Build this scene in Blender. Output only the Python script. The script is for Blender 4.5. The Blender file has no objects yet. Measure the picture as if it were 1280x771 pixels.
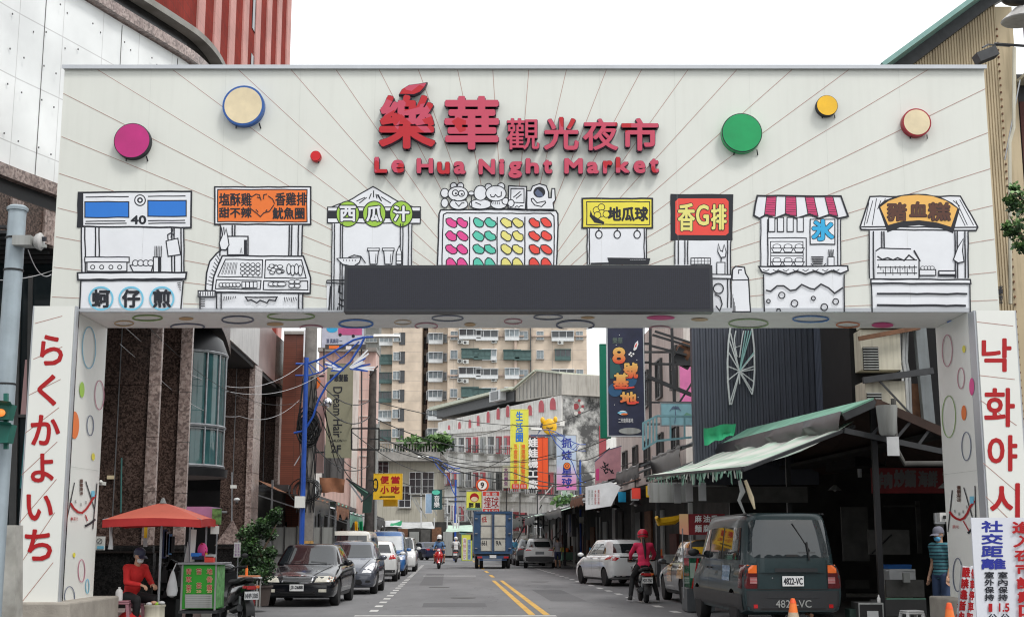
import bpy,bmesh,math,random
from mathutils import Vector,Matrix
from mathutils.bvhtree import BVHTree
R = math.radians
SC = bpy.context.scene
COL = SC.collection
V = Vector
PITCH = R(10.0);F = 1645.0;CAM = V((0,0,1.5));ROLL = R(-0.12)
SC.view_settings.view_transform = 'Standard';SC.view_settings.look = 'None'
SC.cycles.filter_width = 1.15;SC.view_settings.exposure = 0;SC.view_settings.gamma = 1
cd = bpy.data.cameras.new('camera');cam = bpy.data.objects.new('camera',cd);COL.objects.link(cam)
cam.matrix_world = Matrix.Translation(CAM) @ Matrix.Rotation(R(90)+PITCH,4,'X') @ Matrix.Rotation(0,4,'Z')
cd.sensor_width = 36;cd.lens = F/1280*36;cd.clip_end = 1500;cd.clip_start = 0.1
SC.camera = cam
def ray(px,py):
    u = (px-640)/F;v = (385.5-py)/F
    return V((u,math.cos(PITCH)-v*math.sin(PITCH),math.sin(PITCH)+v*math.cos(PITCH)))
def at(px,py,Y):
    d = ray(px,py);return CAM + d*(Y/d.y)
def onplane(px,py,p0,n):
    d = ray(px,py);t = (V(p0)-CAM).dot(V(n))/d.dot(V(n));return CAM + d*t
def zat(py,Y):
    return at(640,py,Y).z
SK = 0.0474
def st(a,b,z=0.0): return V((a-SK*b,b,z))
def aof(px,b):
    return at(px,674,b).x + SK*b
MATS = {}
def mat(name,col,rough=0.6,metal=0.0,var=0.12,scale=3.0,bump=0.0,bscale=40,streak=0.0,spec=0.5,coat=0.0,emit=0.0,dirt=0.0,alpha=1.0,detail=5):
    if name in MATS: return MATS[name]
    m = bpy.data.materials.new(name);m.use_nodes = True;nt = m.node_tree;N = nt.nodes;L = nt.links
    b = N['Principled BSDF']
    b.inputs['Roughness'].default_value = rough;b.inputs['Metallic'].default_value = metal
    b.inputs['Specular IOR Level'].default_value = spec
    b.inputs['Coat Weight'].default_value = coat;b.inputs['Coat Roughness'].default_value = 0.04
    tc = N.new('ShaderNodeTexCoord')
    n = N.new('ShaderNodeTexNoise');n.inputs['Scale'].default_value = scale;n.inputs['Detail'].default_value = detail
    n.inputs['Roughness'].default_value = 0.6
    L.new(tc.outputs['Object'],n.inputs['Vector'])
    mr = N.new('ShaderNodeMapRange');mr.inputs['From Min'].default_value = 0.3;mr.inputs['From Max'].default_value = 0.7
    mr.inputs['To Min'].default_value = 1-var;mr.inputs['To Max'].default_value = 1+var
    L.new(n.outputs['Fac'],mr.inputs['Value'])
    hs = N.new('ShaderNodeHueSaturation');hs.inputs['Color'].default_value = (*col,1)
    L.new(mr.outputs['Result'],hs.inputs['Value'])
    out = hs.outputs['Color']
    if streak > 0 or dirt > 0:
        mp = N.new('ShaderNodeMapping');L.new(tc.outputs['Object'],mp.inputs['Vector'])
        mp.inputs['Scale'].default_value = (5,5,0.35) if streak > 0 else (0.8,0.8,0.8)
        n2 = N.new('ShaderNodeTexNoise');n2.inputs['Scale'].default_value = 1.6;n2.inputs['Detail'].default_value = 6
        L.new(mp.outputs['Vector'],n2.inputs['Vector'])
        m2 = N.new('ShaderNodeMapRange');m2.inputs['From Min'].default_value = 0.48;m2.inputs['From Max'].default_value = 0.72
        m2.inputs['To Min'].default_value = 0;m2.inputs['To Max'].default_value = max(streak,dirt)
        L.new(n2.outputs['Fac'],m2.inputs['Value'])
        mx = N.new('ShaderNodeMix');mx.data_type = 'RGBA';L.new(m2.outputs['Result'],mx.inputs['Factor'])
        L.new(out,mx.inputs['A']);mx.inputs['B'].default_value = (col[0]*.28+.01,col[1]*.26+.008,col[2]*.22+.006,1)
        out = mx.outputs['Result']
    L.new(out,b.inputs['Base Color'])
    if bump > 0:
        n3 = N.new('ShaderNodeTexNoise');n3.inputs['Scale'].default_value = bscale;n3.inputs['Detail'].default_value = 3
        L.new(tc.outputs['Object'],n3.inputs['Vector'])
        bp = N.new('ShaderNodeBump');bp.inputs['Strength'].default_value = bump;bp.inputs['Distance'].default_value = 0.02
        L.new(n3.outputs['Fac'],bp.inputs['Height']);L.new(bp.outputs['Normal'],b.inputs['Normal'])
    if emit > 0:
        b.inputs['Emission Color'].default_value = (*col,1);b.inputs['Emission Strength'].default_value = emit
    if alpha < 1: b.inputs['Alpha'].default_value = alpha
    MATS[name] = m;return m
def M(name):
    return MATS[name]
def stone_mat(name,c1,c2,c3,scale=26,rough=0.25):
    m = bpy.data.materials.new(name);m.use_nodes = True;nt = m.node_tree;N = nt.nodes;L = nt.links
    b = N['Principled BSDF'];b.inputs['Roughness'].default_value = rough
    tc = N.new('ShaderNodeTexCoord')
    v = N.new('ShaderNodeTexVoronoi');v.inputs['Scale'].default_value = scale;L.new(tc.outputs['Object'],v.inputs['Vector'])
    n = N.new('ShaderNodeTexNoise');n.inputs['Scale'].default_value = scale*.55;n.inputs['Detail'].default_value = 6;n.inputs['Roughness'].default_value = .7
    L.new(tc.outputs['Object'],n.inputs['Vector'])
    r = N.new('ShaderNodeValToRGB');r.color_ramp.elements[0].position = .36;r.color_ramp.elements[1].position = .66
    r.color_ramp.elements[0].color = (*c1,1);r.color_ramp.elements[1].color = (*c3,1)
    e = r.color_ramp.elements.new(.5);e.color = (*c2,1)
    mx = N.new('ShaderNodeMix');mx.data_type = 'FLOAT';mx.inputs['Factor'].default_value = .35
    sp = N.new('ShaderNodeSeparateColor');L.new(v.outputs['Color'],sp.inputs['Color'])
    L.new(n.outputs['Fac'],mx.inputs['A']);L.new(sp.outputs['Red'],mx.inputs['B'])
    L.new(mx.outputs['Result'],r.inputs['Fac'])
    n2 = N.new('ShaderNodeTexNoise');n2.inputs['Scale'].default_value = .9;n2.inputs['Detail'].default_value = 4;L.new(tc.outputs['Object'],n2.inputs['Vector'])
    mr = N.new('ShaderNodeMapRange');mr.inputs['From Min'].default_value = .3;mr.inputs['From Max'].default_value = .7;mr.inputs['To Min'].default_value = .7;mr.inputs['To Max'].default_value = 1.25
    L.new(n2.outputs['Fac'],mr.inputs['Value'])
    hs = N.new('ShaderNodeHueSaturation');L.new(r.outputs['Color'],hs.inputs['Color']);L.new(mr.outputs['Result'],hs.inputs['Value'])
    L.new(hs.outputs['Color'],b.inputs['Base Color'])
    MATS[name] = m;return m
def brick_mat(name,c1,c2,cm,bw,bh,mortar=.012,rough=.5,axis='XZ'):
    m = bpy.data.materials.new(name);m.use_nodes = True;nt = m.node_tree;N = nt.nodes;L = nt.links
    b = N['Principled BSDF'];b.inputs['Roughness'].default_value = rough
    tc = N.new('ShaderNodeTexCoord');sx = N.new('ShaderNodeSeparateXYZ');cb = N.new('ShaderNodeCombineXYZ')
    L.new(tc.outputs['Object'],sx.inputs['Vector'])
    ad = N.new('ShaderNodeMath');ad.operation = 'ADD';L.new(sx.outputs['X'],ad.inputs[0]);L.new(sx.outputs['Y'],ad.inputs[1])
    L.new(ad.outputs[0],cb.inputs['X']);L.new(sx.outputs['Z'],cb.inputs['Y'])
    k = N.new('ShaderNodeTexBrick');k.offset = 0;k.inputs['Scale'].default_value = 1
    k.inputs['Brick Width'].default_value = bw;k.inputs['Row Height'].default_value = bh;k.inputs['Mortar Size'].default_value = mortar
    k.inputs['Color1'].default_value = (*c1,1);k.inputs['Color2'].default_value = (*c2,1);k.inputs['Mortar'].default_value = (*cm,1)
    L.new(cb.outputs['Vector'],k.inputs['Vector'])
    n2 = N.new('ShaderNodeTexNoise');n2.inputs['Scale'].default_value = .6;n2.inputs['Detail'].default_value = 6;L.new(tc.outputs['Object'],n2.inputs['Vector'])
    mr = N.new('ShaderNodeMapRange');mr.inputs['From Min'].default_value = .3;mr.inputs['From Max'].default_value = .7;mr.inputs['To Min'].default_value = .8;mr.inputs['To Max'].default_value = 1.1
    L.new(n2.outputs['Fac'],mr.inputs['Value'])
    hs = N.new('ShaderNodeHueSaturation');L.new(k.outputs['Color'],hs.inputs['Color']);L.new(mr.outputs['Result'],hs.inputs['Value'])
    L.new(hs.outputs['Color'],b.inputs['Base Color'])
    MATS[name] = m;return m
def tag(o,label=None,cat=None,group=None,kind=None):
    if label: o['label'] = label
    if cat: o['category'] = cat
    if group: o['group'] = group
    if kind: o['kind'] = kind
    return o
def thing(name,label,cat,loc=(0,0,0),rz=0.0,group=None):
    o = bpy.data.objects.new(name,None);COL.objects.link(o);o.empty_display_size = .1
    o.location = loc;o.rotation_euler = (0,0,rz)
    return tag(o,label,cat,group)
def wm(o):
    if o is None: return Matrix.Identity(4)
    m = Matrix.LocRotScale(o.location,o.rotation_euler,None)
    return (wm(o.parent) @ m) if o.parent else m
def kids(o): return [c for c in bpy.data.objects if c.parent == o]
def copy_tree(o,parent=None):
    c = o.copy();COL.objects.link(c)
    if parent: c.parent = parent
    for k in list(o.children): copy_tree(k,c)
    return c
def link(name,me,parent=None):
    o = bpy.data.objects.new(name,me);COL.objects.link(o)
    if parent: o.parent = parent
    return o
class MB:
    """collects shapes; build() links them as one mesh object"""
    def __init__(s,m=None,T=None):
        s.v = [];s.f = [];s.mi = [];s.sm = [];s.mats = [];s.m = m;s.T = T or Matrix.Identity(4)
    def mid(s,m):
        m = m or s.m
        if isinstance(m,str): m = MATS[m]
        if m not in s.mats: s.mats.append(m)
        return s.mats.index(m)
    def add(s,vs,fs,m=None,smooth=False):
        o = len(s.v);s.v += [s.T @ V(p) for p in vs];i = s.mid(m)
        for f in fs: s.f.append([o+k for k in f]);s.mi.append(i);s.sm.append(smooth)
        return s
    def poly(s,pts,m=None): return s.add(pts,[list(range(len(pts)))],m)
    def hexa(s,p,m=None):
        return s.add(p,[(3,2,1,0),(4,5,6,7),(0,1,5,4),(1,2,6,5),(2,3,7,6),(3,0,4,7)],m)
    def box(s,c,d,m=None,rz=0,rot=None):
        q = rot or Matrix.Rotation(rz,3,'Z');c = V(c);x,y,z = d[0]/2,d[1]/2,d[2]/2
        P = [c + q @ V(p) for p in ((-x,-y,-z),(x,-y,-z),(x,y,-z),(-x,y,-z),(-x,-y,z),(x,-y,z),(x,y,z),(-x,y,z))]
        return s.hexa(P,m)
    def box2(s,a,b,m=None):
        a = V(a);b = V(b);return s.box((a+b)/2,[abs(k) for k in (b-a)],m)
    def bar(s,p,q,w,d=None,m=None,up=(0,0,1)):
        p = V(p);q = V(q);d = d or w;t = (q-p).normalized();u = V(up)
        if abs(t.dot(u)) > .98: u = V((0,1,0))
        a = t.cross(u).normalized()*w/2;b = a.cross(t).normalized()*d/2
        return s.hexa([p-a-b,p+a-b,p+a+b,p-a+b,q-a-b,q+a-b,q+a+b,q-a+b],m)
    def tube(s,pts,r,m=None,seg=8,cap=True):
        pts = [V(p) for p in pts];n = len(pts);rr = r if isinstance(r,(list,tuple)) else [r]*n
        vs = [];fs = [];pa = None
        for i,p in enumerate(pts):
            t = (pts[min(i+1,n-1)]-pts[max(i-1,0)])
            if t.length < 1e-9: t = V((0,0,1))
            t.normalize()
            if pa is None:
                pa = t.orthogonal().normalized()
            else:
                pa = (pa - t*pa.dot(t))
                pa = pa.normalized() if pa.length > 1e-6 else t.orthogonal().normalized()
            b = t.cross(pa)
            for k in range(seg):
                g = 2*math.pi*k/seg;vs.append(p+(pa*math.cos(g)+b*math.sin(g))*rr[i])
        for i in range(n-1):
            for k in range(seg):
                a = i*seg+k;b2 = i*seg+(k+1) % seg;fs.append((a,b2,b2+seg,a+seg))
        s.add(vs,fs,m,True)
        if cap:
            s.add(vs[:seg],[list(range(seg))[::-1]],m);s.add(vs[-seg:],[list(range(seg))],m)
        return s
    def lathe(s,prof,c,m=None,seg=20,axis='Z',rot=None,smooth=True):
        c = V(c);vs = [];fs = [];n = len(prof)
        for (r,z) in prof:
            for k in range(seg):
                g = 2*math.pi*k/seg;a,b = r*math.cos(g),r*math.sin(g)
                p = V((a,b,z)) if axis == 'Z' else V((z,a,b)) if axis == 'X' else V((b,z,a))
                vs.append(c + (rot @ p if rot else p))
        for i in range(n-1):
            for k in range(seg):
                a = i*seg+k;b2 = i*seg+(k+1) % seg;fs.append((a,b2,b2+seg,a+seg))
        fl0 = abs(prof[0][1]-prof[1][1]) < 1e-5 and prof[1][0] < prof[0][0];fl1 = abs(prof[-1][1]-prof[-2][1]) < 1e-5 and prof[-2][0] < prof[-1][0]
        if prof[0][0] > 1e-6 and not fl0: fs.append(list(range(seg))[::-1])
        if prof[-1][0] > 1e-6 and not fl1: fs.append([(n-1)*seg+k for k in range(seg)])
        return s.add(vs,fs,m,smooth)
    def ell(s,c,r,m=None,seg=16,rings=10,rot=None):
        c = V(c);r = (r,r,r) if isinstance(r,(int,float)) else r;vs = [];fs = []
        for i in range(rings+1):
            t = math.pi*i/rings
            for k in range(seg):
                g = 2*math.pi*k/seg
                p = V((r[0]*math.sin(t)*math.cos(g),r[1]*math.sin(t)*math.sin(g),r[2]*math.cos(t)))
                vs.append(c + (rot @ p if rot else p))
        for i in range(rings):
            for k in range(seg):
                a = i*seg+k;b = i*seg+(k+1) % seg;fs.append((a,a+seg,b+seg,b))
        return s.add(vs,fs,m,True)
    def prism(s,pts,d,m=None):
        n = len(pts);P = [V(p) for p in pts];d = V(d);Q = [p+d for p in P]
        return s.add(P+Q,[list(range(n))[::-1],[n+i for i in range(n)]] + [(i,(i+1) % n,n+(i+1) % n,n+i) for i in range(n)],m)
    def sheet(s,rows,m=None,smooth=True,thick=0):
        n = len(rows[0]);vs = [V(p) for r in rows for p in r];fs = []
        for i in range(len(rows)-1):
            for k in range(n-1): fs.append((i*n+k,i*n+k+1,(i+1)*n+k+1,(i+1)*n+k))
        s.add(vs,fs,m,smooth)
        if thick:
            s.add([p+V((0,0,-thick)) for p in vs],[f[::-1] for f in fs],m,smooth)
        return s
    def loft(s,rings,m=None,smooth=True,cap=True):
        n = len(rings[0]);vs = [V(p) for r in rings for p in r];fs = []
        for i in range(len(rings)-1):
            for k in range(n):
                fs.append((i*n+k,i*n+(k+1) % n,(i+1)*n+(k+1) % n,(i+1)*n+k))
        if cap: fs.append(list(range(n))[::-1]);fs.append([(len(rings)-1)*n+k for k in range(n)])
        return s.add(vs,fs,m,smooth)
    def mesh(s,name,inv=None):
        me = bpy.data.meshes.new(name)
        vs = [inv @ p for p in s.v] if inv else s.v
        me.from_pydata(vs,[],s.f)
        for m in s.mats: me.materials.append(m)
        me.polygons.foreach_set('material_index',s.mi);me.polygons.foreach_set('use_smooth',s.sm)
        me.update();return me
    def build(s,name,parent=None,world=False,bevel=0,sharp=40,fixn=False,seg=2):
        inv = wm(parent).inverted() if (world and parent) else None
        me = s.mesh(name,inv)
        if fixn:
            b = bmesh.new();b.from_mesh(me);bmesh.ops.recalc_face_normals(b,faces=b.faces);b.to_mesh(me);b.free()
        if any(s.sm): me.set_sharp_from_angle(angle=R(sharp))
        o = link(name,me,parent)
        if bevel:
            md = o.modifiers.new('bevel','BEVEL');md.width = bevel;md.segments = seg;md.limit_method = 'ANGLE'
        return o
_tc = {}
def glyphs(txt,res=3):
    if txt in _tc: return _tc[txt]
    c = bpy.data.curves.new('t','FONT');c.body = txt;c.size = 1;c.resolution_u = res;c.fill_mode = 'FRONT'
    o = bpy.data.objects.new('t',c);COL.objects.link(o)
    bpy.context.view_layer.update()
    me = bpy.data.meshes.new_from_object(o.evaluated_get(bpy.context.evaluated_depsgraph_get()))
    vs = [(v.co.x,v.co.y) for v in me.vertices];fs = [list(p.vertices) for p in me.polygons]
    bpy.data.objects.remove(o);bpy.data.curves.remove(c);bpy.data.meshes.remove(me)
    _tc[txt] = (vs,fs);return vs,fs
class Art:
    """flat painted work on a surface: frame(x, y, off) gives the point at picture place x, y lifted off the surface"""
    def __init__(s,frame,base=0.010,step=0.0015):
        s.fr = frame;s.mb = MB();s.base = base;s.step = step;s.n = 0
    def off(s):
        s.n += 1;return s.base + s.step*s.n/10.0
    def poly(s,pts,m,o=None):
        if o is None: o = s.off()
        s.mb.poly([s.fr(x,y,o) for x,y in pts],m);return s
    def rect(s,x0,y0,x1,y1,m): return s.poly([(x0,y0),(x1,y0),(x1,y1),(x0,y1)],m)
    def circ(s,x,y,r,m,ry=None,n=28):
        ry = ry or r
        return s.poly([(x+r*math.cos(2*math.pi*k/n),y+ry*math.sin(2*math.pi*k/n)) for k in range(n)],m)
    def ring(s,x,y,r,w,m,ry=None,n=32):
        ry = ry or r
        return s.line([(x+r*math.cos(2*math.pi*k/n),y+ry*math.sin(2*math.pi*k/n)) for k in range(n)],w,m,True)
    def line(s,pts,w,m,closed=False):
        o = s.off();n = len(pts);P = [V((x,y)) for x,y in pts];L = [];Rr = []
        for i in range(n):
            a = P[(i-1) % n] if (closed or i > 0) else P[i];b = P[(i+1) % n] if (closed or i < n-1) else P[i]
            d1 = (P[i]-a);d2 = (b-P[i])
            if d1.length < 1e-9: d1 = d2
            if d2.length < 1e-9: d2 = d1
            d1 = d1.normalized();d2 = d2.normalized();t = (d1+d2)
            t = t.normalized() if t.length > .05 else d1
            k = 1/max(.5,t.dot(d1));nn = V((-t.y,t.x))*w/2*k
            L.append(P[i]+nn);Rr.append(P[i]-nn)
        vs = [s.fr(p.x,p.y,o) for p in L]+[s.fr(p.x,p.y,o) for p in Rr]
        fs = [(i,(i+1) % n,n+(i+1) % n,n+i) for i in range(n if closed else n-1)]
        s.mb.add(vs,fs,m);return s
    def text(s,txt,x0,y0,x1,y1,m,bold=0.0,rot=0,ext=0.0,lift=0.0,stamps=8):
        """fills the rectangle x0,y0 (top left) .. x1,y1 (bottom right); rot=90 turns clockwise"""
        vs,fs = glyphs(txt)
        if not vs: return s
        ax = min(v[0] for v in vs);bx = max(v[0] for v in vs);ay = min(v[1] for v in vs);by = max(v[1] for v in vs)
        sh = [(0,0)] + [(bold*math.cos(2*math.pi*k/stamps),bold*math.sin(2*math.pi*k/stamps)) for k in range(stamps)] if bold else [(0,0)]
        for dx,dy in sh:
            o = s.off() + lift
            q = []
            for (x,y) in vs:
                u = (x-ax)/(bx-ax+1e-9);v = 1-(y-ay)/(by-ay+1e-9)
                if rot == 90: u,v = 1-v,u
                q.append((x0+(x1-x0)*u+dx,y0+(y1-y0)*v+dy))
            s.mb.add([s.fr(a,b,o) for a,b in q],fs,m)
            if ext:
                cnt = {}
                for f in fs:
                    for i in range(len(f)):
                        e = (f[i],f[(i+1) % len(f)]);k = tuple(sorted(e));cnt.setdefault(k,[]).append(e)
                edges = [v[0] for v in cnt.values() if len(v) == 1]
                W = [];WF = []
                for e in edges:
                    k = len(W);a = q[e[0]];b = q[e[1]]
                    W += [s.fr(*a,o),s.fr(*b,o),s.fr(*b,o-ext),s.fr(*a,o-ext)];WF.append((k,k+1,k+2,k+3))
                s.mb.add(W,WF,m)
        return s
    def build(s,name,parent=None,world=True): return s.mb.build(name,parent,world)
def frY(Y,ox=0,oy=0,sc=1.0):
    def f(x,y,o):
        p = at(ox+x/sc,oy+y/sc,Y);p.y -= o;return p
    return f
def frP(p0,n,ox=0,oy=0,sc=1.0):
    n = V(n).normalized()
    def f(x,y,o): return onplane(ox+x/sc,oy+y/sc,p0,n) + n*o
    return f
def frL(o0,ex,ey,nn):
    o0 = V(o0);ex = V(ex);ey = V(ey);nn = V(nn)
    return lambda x,y,o: o0+ex*x+ey*y+nn*o
INK = (0.012,0.014,0.022)
for n_,c_,r_ in (('ink',INK,.6),('paint_white',(.80,.82,.86),.55),('paint_blue',(.02,.19,.66),.5),('paint_sky',(.03,.42,.75),.5),
    ('paint_cyan_line',(.18,.55,.75),.5),('paint_orange',(.85,.19,.03),.5),('paint_lime',(.34,.58,.06),.5),('paint_pink',(.78,.07,.30),.5),
    ('paint_teal',(.10,.58,.43),.5),('paint_yellow',(.82,.72,.07),.5),('paint_soft_yellow',(.80,.74,.22),.5),('paint_red',(.82,.07,.05),.5),('paint_amber',(.85,.48,.12),.5),
    ('paint_brown',(.10,.035,.02),.5),('paint_awning_pink',(.62,.05,.17),.5),('sign_red',(.42,.004,.008),.5),('ray_line',(.42,.22,.18),.6),
    ('ring_green',(.25,.42,.12),.5),('ring_navy',(.10,.13,.22),.5),('ring_pink',(.55,.22,.30),.5),('ring_gold',(.62,.42,.22),.5),
    ('text_blue',(.02,.03,.30),.5),('paint_purple',(.25,.05,.30),.5),('black',(.008,.008,.009),.5),('sign_yellow',(.86,.52,.02),.5),
    ('sign_lemon',(.78,.80,.10),.5),('sign_orange',(.85,.10,.02),.5),('sign_green',(.0,.19,.11),.5),('white_letter',(.85,.85,.85),.5)):
    mat(n_,c_,r_,var=.05,scale=2.0)
mat('board_white',(.725,.74,.69),.5,var=.03,scale=.7,streak=.05)
mat('panel_white',(.80,.81,.77),.4,var=.03,scale=.7)
mat('beam_grey',(.62,.62,.58),.5,var=.05,scale=.7)
mat('cap_metal',(.50,.52,.55),.35,metal=.4,var=.05)
mat('steel',(.35,.36,.38),.4,metal=.7,var=.15,scale=8)
mat('dark_steel',(.05,.052,.056),.5,metal=.3,var=.2,scale=5)
mat('rusty',(.16,.075,.04),.8,var=.4,scale=6)
mat('concrete',(.30,.29,.27),.85,var=.2,scale=2,bump=.3,dirt=.5)
mat('plinth',(.33,.30,.26),.8,var=.15,scale=4,bump=.3)
mat('pole_concrete',(.21,.195,.18),.9,var=.25,scale=5,bump=.3)
mat('pole_grey',(.33,.39,.43),.45,metal=.2,var=.1,scale=4,streak=.2)
mat('pole_blue',(.015,.075,.38),.4,var=.15,scale=4)
mat('cable',(.012,.012,.013),.6)
mat('cable_white',(.5,.5,.52),.5)
mat('rubber',(.012,.012,.013),.75,var=.2,scale=20)
mat('rim',(.45,.46,.48),.3,metal=.8)
mat('chrome',(.7,.7,.72),.12,metal=1.0,var=.05)
mat('dark_plastic',(.02,.02,.022),.45,var=.2,scale=10)
mat('plate',(.75,.76,.76),.4,var=.05,scale=20)
mat('glass_car',(.014,.017,.02),.03,var=.2,spec=.9)
mat('glass_dark',(.02,.028,.032),.06,var=.3,scale=1,spec=.8)
mat('glass_teal',(.03,.085,.09),.05,var=.3,scale=1,spec=.9)
mat('lens',(.60,.58,.50),.12,var=.2,scale=14,spec=.9)
mat('lens_white',(.75,.76,.78),.1,var=.1,scale=14,spec=.9)
mat('lens_red',(.45,.006,.01),.12,spec=.9,var=.2,scale=12)
mat('lens_orange',(.85,.16,.02),.15,spec=.9)
mat('arch_dark',(.006,.006,.006),.9)
GY = 20.5;GB = 22.1
gate = thing('market_gate','wide white gate over the street with big red market lettering and drawn food stalls','gate',(0,GY,0))
ZB = 5.06;ZT = zat(86,GY);XL,XR = -7.31,7.71;CLX,CRX = -6.88,7.20
mb = MB();mb.box2((XL,GY,ZB),(XR,GB,ZT),'board_white')
bd = mb.build('board',gate,True)
mb = MB();mb.box2((XL-.03,GY-.05,ZT+.003),(XR+.03,GB+.03,ZT+.045),'cap_metal');mb.box2((XL-.03,GY-.06,ZT-.02),(XR+.03,GY-.052,ZT+.045),'cap_metal')
mb.build('top_flashing',gate,True)
ar = Art(frY(GY),base=.001);cx,cy = 636,400
ends = [(x,87.5) for x in (122,216,298,364,420,474,523,572,616,661,708,758,802,860,921,990,1061,1160)]
ends += [(79,117),(77,171),(74,217),(72,260),(70,296),(67,334),(65,371),(1232,111),(1235,166),(1238,211),(1241,257),(1243,299),(1245,340),(1247,375)]
for ex,ey in ends:
    d = V((ex-cx,ey-cy));s0 = 70/d.length
    p = V((cx,cy))+d*s0
    if p.y > 385: p = V((cx,cy))+d*(1.0 if d.y > 0 else (cy-385)/max(1,-d.y))
    ar.line([(p.x,p.y),(ex,ey)],.6,'ray_line')
ar.build('radial_lines',gate)
mat('joint_grey',(.52,.53,.50),.6)
ar = Art(frL((XL,GY,ZT),(1,0,0),(0,0,-1),(0,-1,0)))
for k in range(1,12): ar.line([(k*1.22+.2,.02),(k*1.22+.2,ZT-ZB)],.0022,'joint_grey')
ar.build('panel_joints',gate)
mb = MB();x0 = at(429.5,391,GY-.28).x;x1 = at(892,391,GY-.28).x;z0 = zat(389.5,GY-.28);z1 = zat(331.5,GY-.28)
def led():
    m = bpy.data.materials.new('led');m.use_nodes = True;nt = m.node_tree;N = nt.nodes;L = nt.links;b = N['Principled BSDF']
    tc = N.new('ShaderNodeTexCoord');k = N.new('ShaderNodeTexBrick');k.offset = 0
    sx = N.new('ShaderNodeSeparateXYZ');cb = N.new('ShaderNodeCombineXYZ');L.new(tc.outputs['Object'],sx.inputs['Vector'])
    L.new(sx.outputs['X'],cb.inputs['X']);L.new(sx.outputs['Z'],cb.inputs['Y']);L.new(cb.outputs['Vector'],k.inputs['Vector'])
    k.inputs['Scale'].default_value = 1;k.inputs['Brick Width'].default_value = .032;k.inputs['Row Height'].default_value = .032;k.inputs['Mortar Size'].default_value = .006
    k.inputs['Color1'].default_value = (.020,.022,.038,1);k.inputs['Color2'].default_value = (.016,.018,.032,1);k.inputs['Mortar'].default_value = (.012,.013,.02,1)
    L.new(k.outputs['Color'],b.inputs['Base Color']);b.inputs['Roughness'].default_value = .45;MATS['led'] = m
led();mat('led_frame',(.03,.032,.04),.4)
mb.box2((x0,GY-.28,z0),(x1,GY-.003,z1),'led_frame');mb.box2((x0+.05,GY-.286,z0+.05),(x1-.05,GY-.281,z1-.05),'led')
led_o = mb.build('led_screen',gate,True)
mb = MB()
mb.box2((XL+.003,GY+.003,.60),(CLX,GB-.003,ZB-.003),'panel_white');mb.build('column',gate,True)
mb = MB();mb.box2((CRX,GY+.003,.60),(XR-.003,GB-.003,ZB-.003),'panel_white');mb.build('column',gate,True)
mat('underside_white',(.92,.92,.89),.5,var=.03)
mb = MB();mb.poly([(CLX+.01,GY+.052,ZB-.001),(CRX-.01,GY+.052,ZB-.001),(CRX-.01,GB-.01,ZB-.001),(CLX+.01,GB-.01,ZB-.001)],'underside_white');mb.build('underside_panel',gate,True)
mb = MB();mb.box2((CLX-.03,GY-.02,ZB-.004),(CRX+.03,GY+.05,ZB+.06),'cap_metal');mb.build('beam_trim',gate,True)
ar = Art(frL((0,0,0),(1,0,0),(0,0,1),(0,-1,0)))
def clampf(fr,a,b):
    return lambda x,y,o: fr(x,min(b,max(a,y)),o)
U = frP((0,0,ZB),(0,0,-1))
def under(ox,oy,sc):
    return clampf2(ox,oy,sc)
def clampf2(ox,oy,sc):
    def f(x,y,o):
        X = ox+x/sc;Y = oy+y/sc;t = (X-80)/1150
        a = 391.2+1.6*t;b = 408.6+3.0*t
        return U(X,min(b,max(a,Y)),o)
    return f
A1 = Art(clampf2(60,220,3.556))
A1.ring(442,629,66,5,'ring_green',12);A1.circ(614,632,33,'ring_gold',7);A1.ring(338,653,42,4,'ring_gold',11);A1.ring(843,637,70,5,'ring_navy',16)
A1.ring(1080,622,105,5,'ring_green',16);A1.circ(1010,656,38,'ring_gold',8);A1.ring(620,668,75,5,'ring_navy',13);A1.ring(1170,672,50,5,'ring_pink',11)
A1.fr = clampf2(400,380,2.56)
A1.ring(115,62,54,5,'paint_blue',13);A1.ring(265,57,27,2,'ring_gold',7);A1.ring(340,69,36,3,'ring_pink',10);A1.ring(408,44,50,3,'ring_navy',9);A1.circ(480,64,18,'ring_gold',6)
A1.ring(618,54,28,2.5,'ring_pink',8);A1.ring(730,40,46,3,'ring_navy',8);A1.ring(817,66,60,4.5,'ring_navy',15);A1.circ(857,42,22,'ring_gold',4);A1.circ(1090,42,45,'paint_pink',7);A1.circ(1215,48,27,'ring_gold',5);A1.ring(1088,76,33,3,'ring_pink',7)
A1.fr = clampf2(930,210,3.657)
A1.ring(20,708,90,5,'ring_green',20);A1.ring(305,688,82,5,'paint_blue',14);A1.ring(475,714,53,4,'paint_orange',12);A1.circ(633,715,50,'paint_pink',12);A1.ring(960,703,30,5,'paint_blue',8)
A1.build('underside_circles',gate)
A = Art(frP((CLX,0,0),(1,0,0),0,370,1.925))
for (x,y,rx,ry,c,fill) in ((213,124,16,50,'paint_cyan_line',0),(196,225,6,19,'paint_lime',1),(238,238,11,35,'ring_pink',0),(178,310,11,33,'paint_orange',1),(216,311,8,24,'ring_navy',0),
        (223,386,4,9,'paint_yellow',1),(195,660,8,27,'ring_pink',0),(209,697,4,17,'paint_cyan_line',0),(166,722,12,24,'ring_navy',0),(177,622,3,6,'paint_yellow',1)):
    (A.circ(x,y,rx,c,ry) if fill else A.ring(x,y,rx,1.8,c,ry))
A.line([(158,408),(236,420)],.8,'joint_grey')
for p in (((178,448),(157,548)),((205,445),(226,512)),((232,450),(222,560))): A.line(p,2.2,'ink')
A.line([(168,497),(176,510),(186,519),(196,521),(206,512),(214,500),(221,488),(229,479)],5,'sign_red')
A.line([(203,553),(216,546),(228,536)],5,'ink');A.line([(204,526),(209,540)],2.5,'sign_red')
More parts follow.
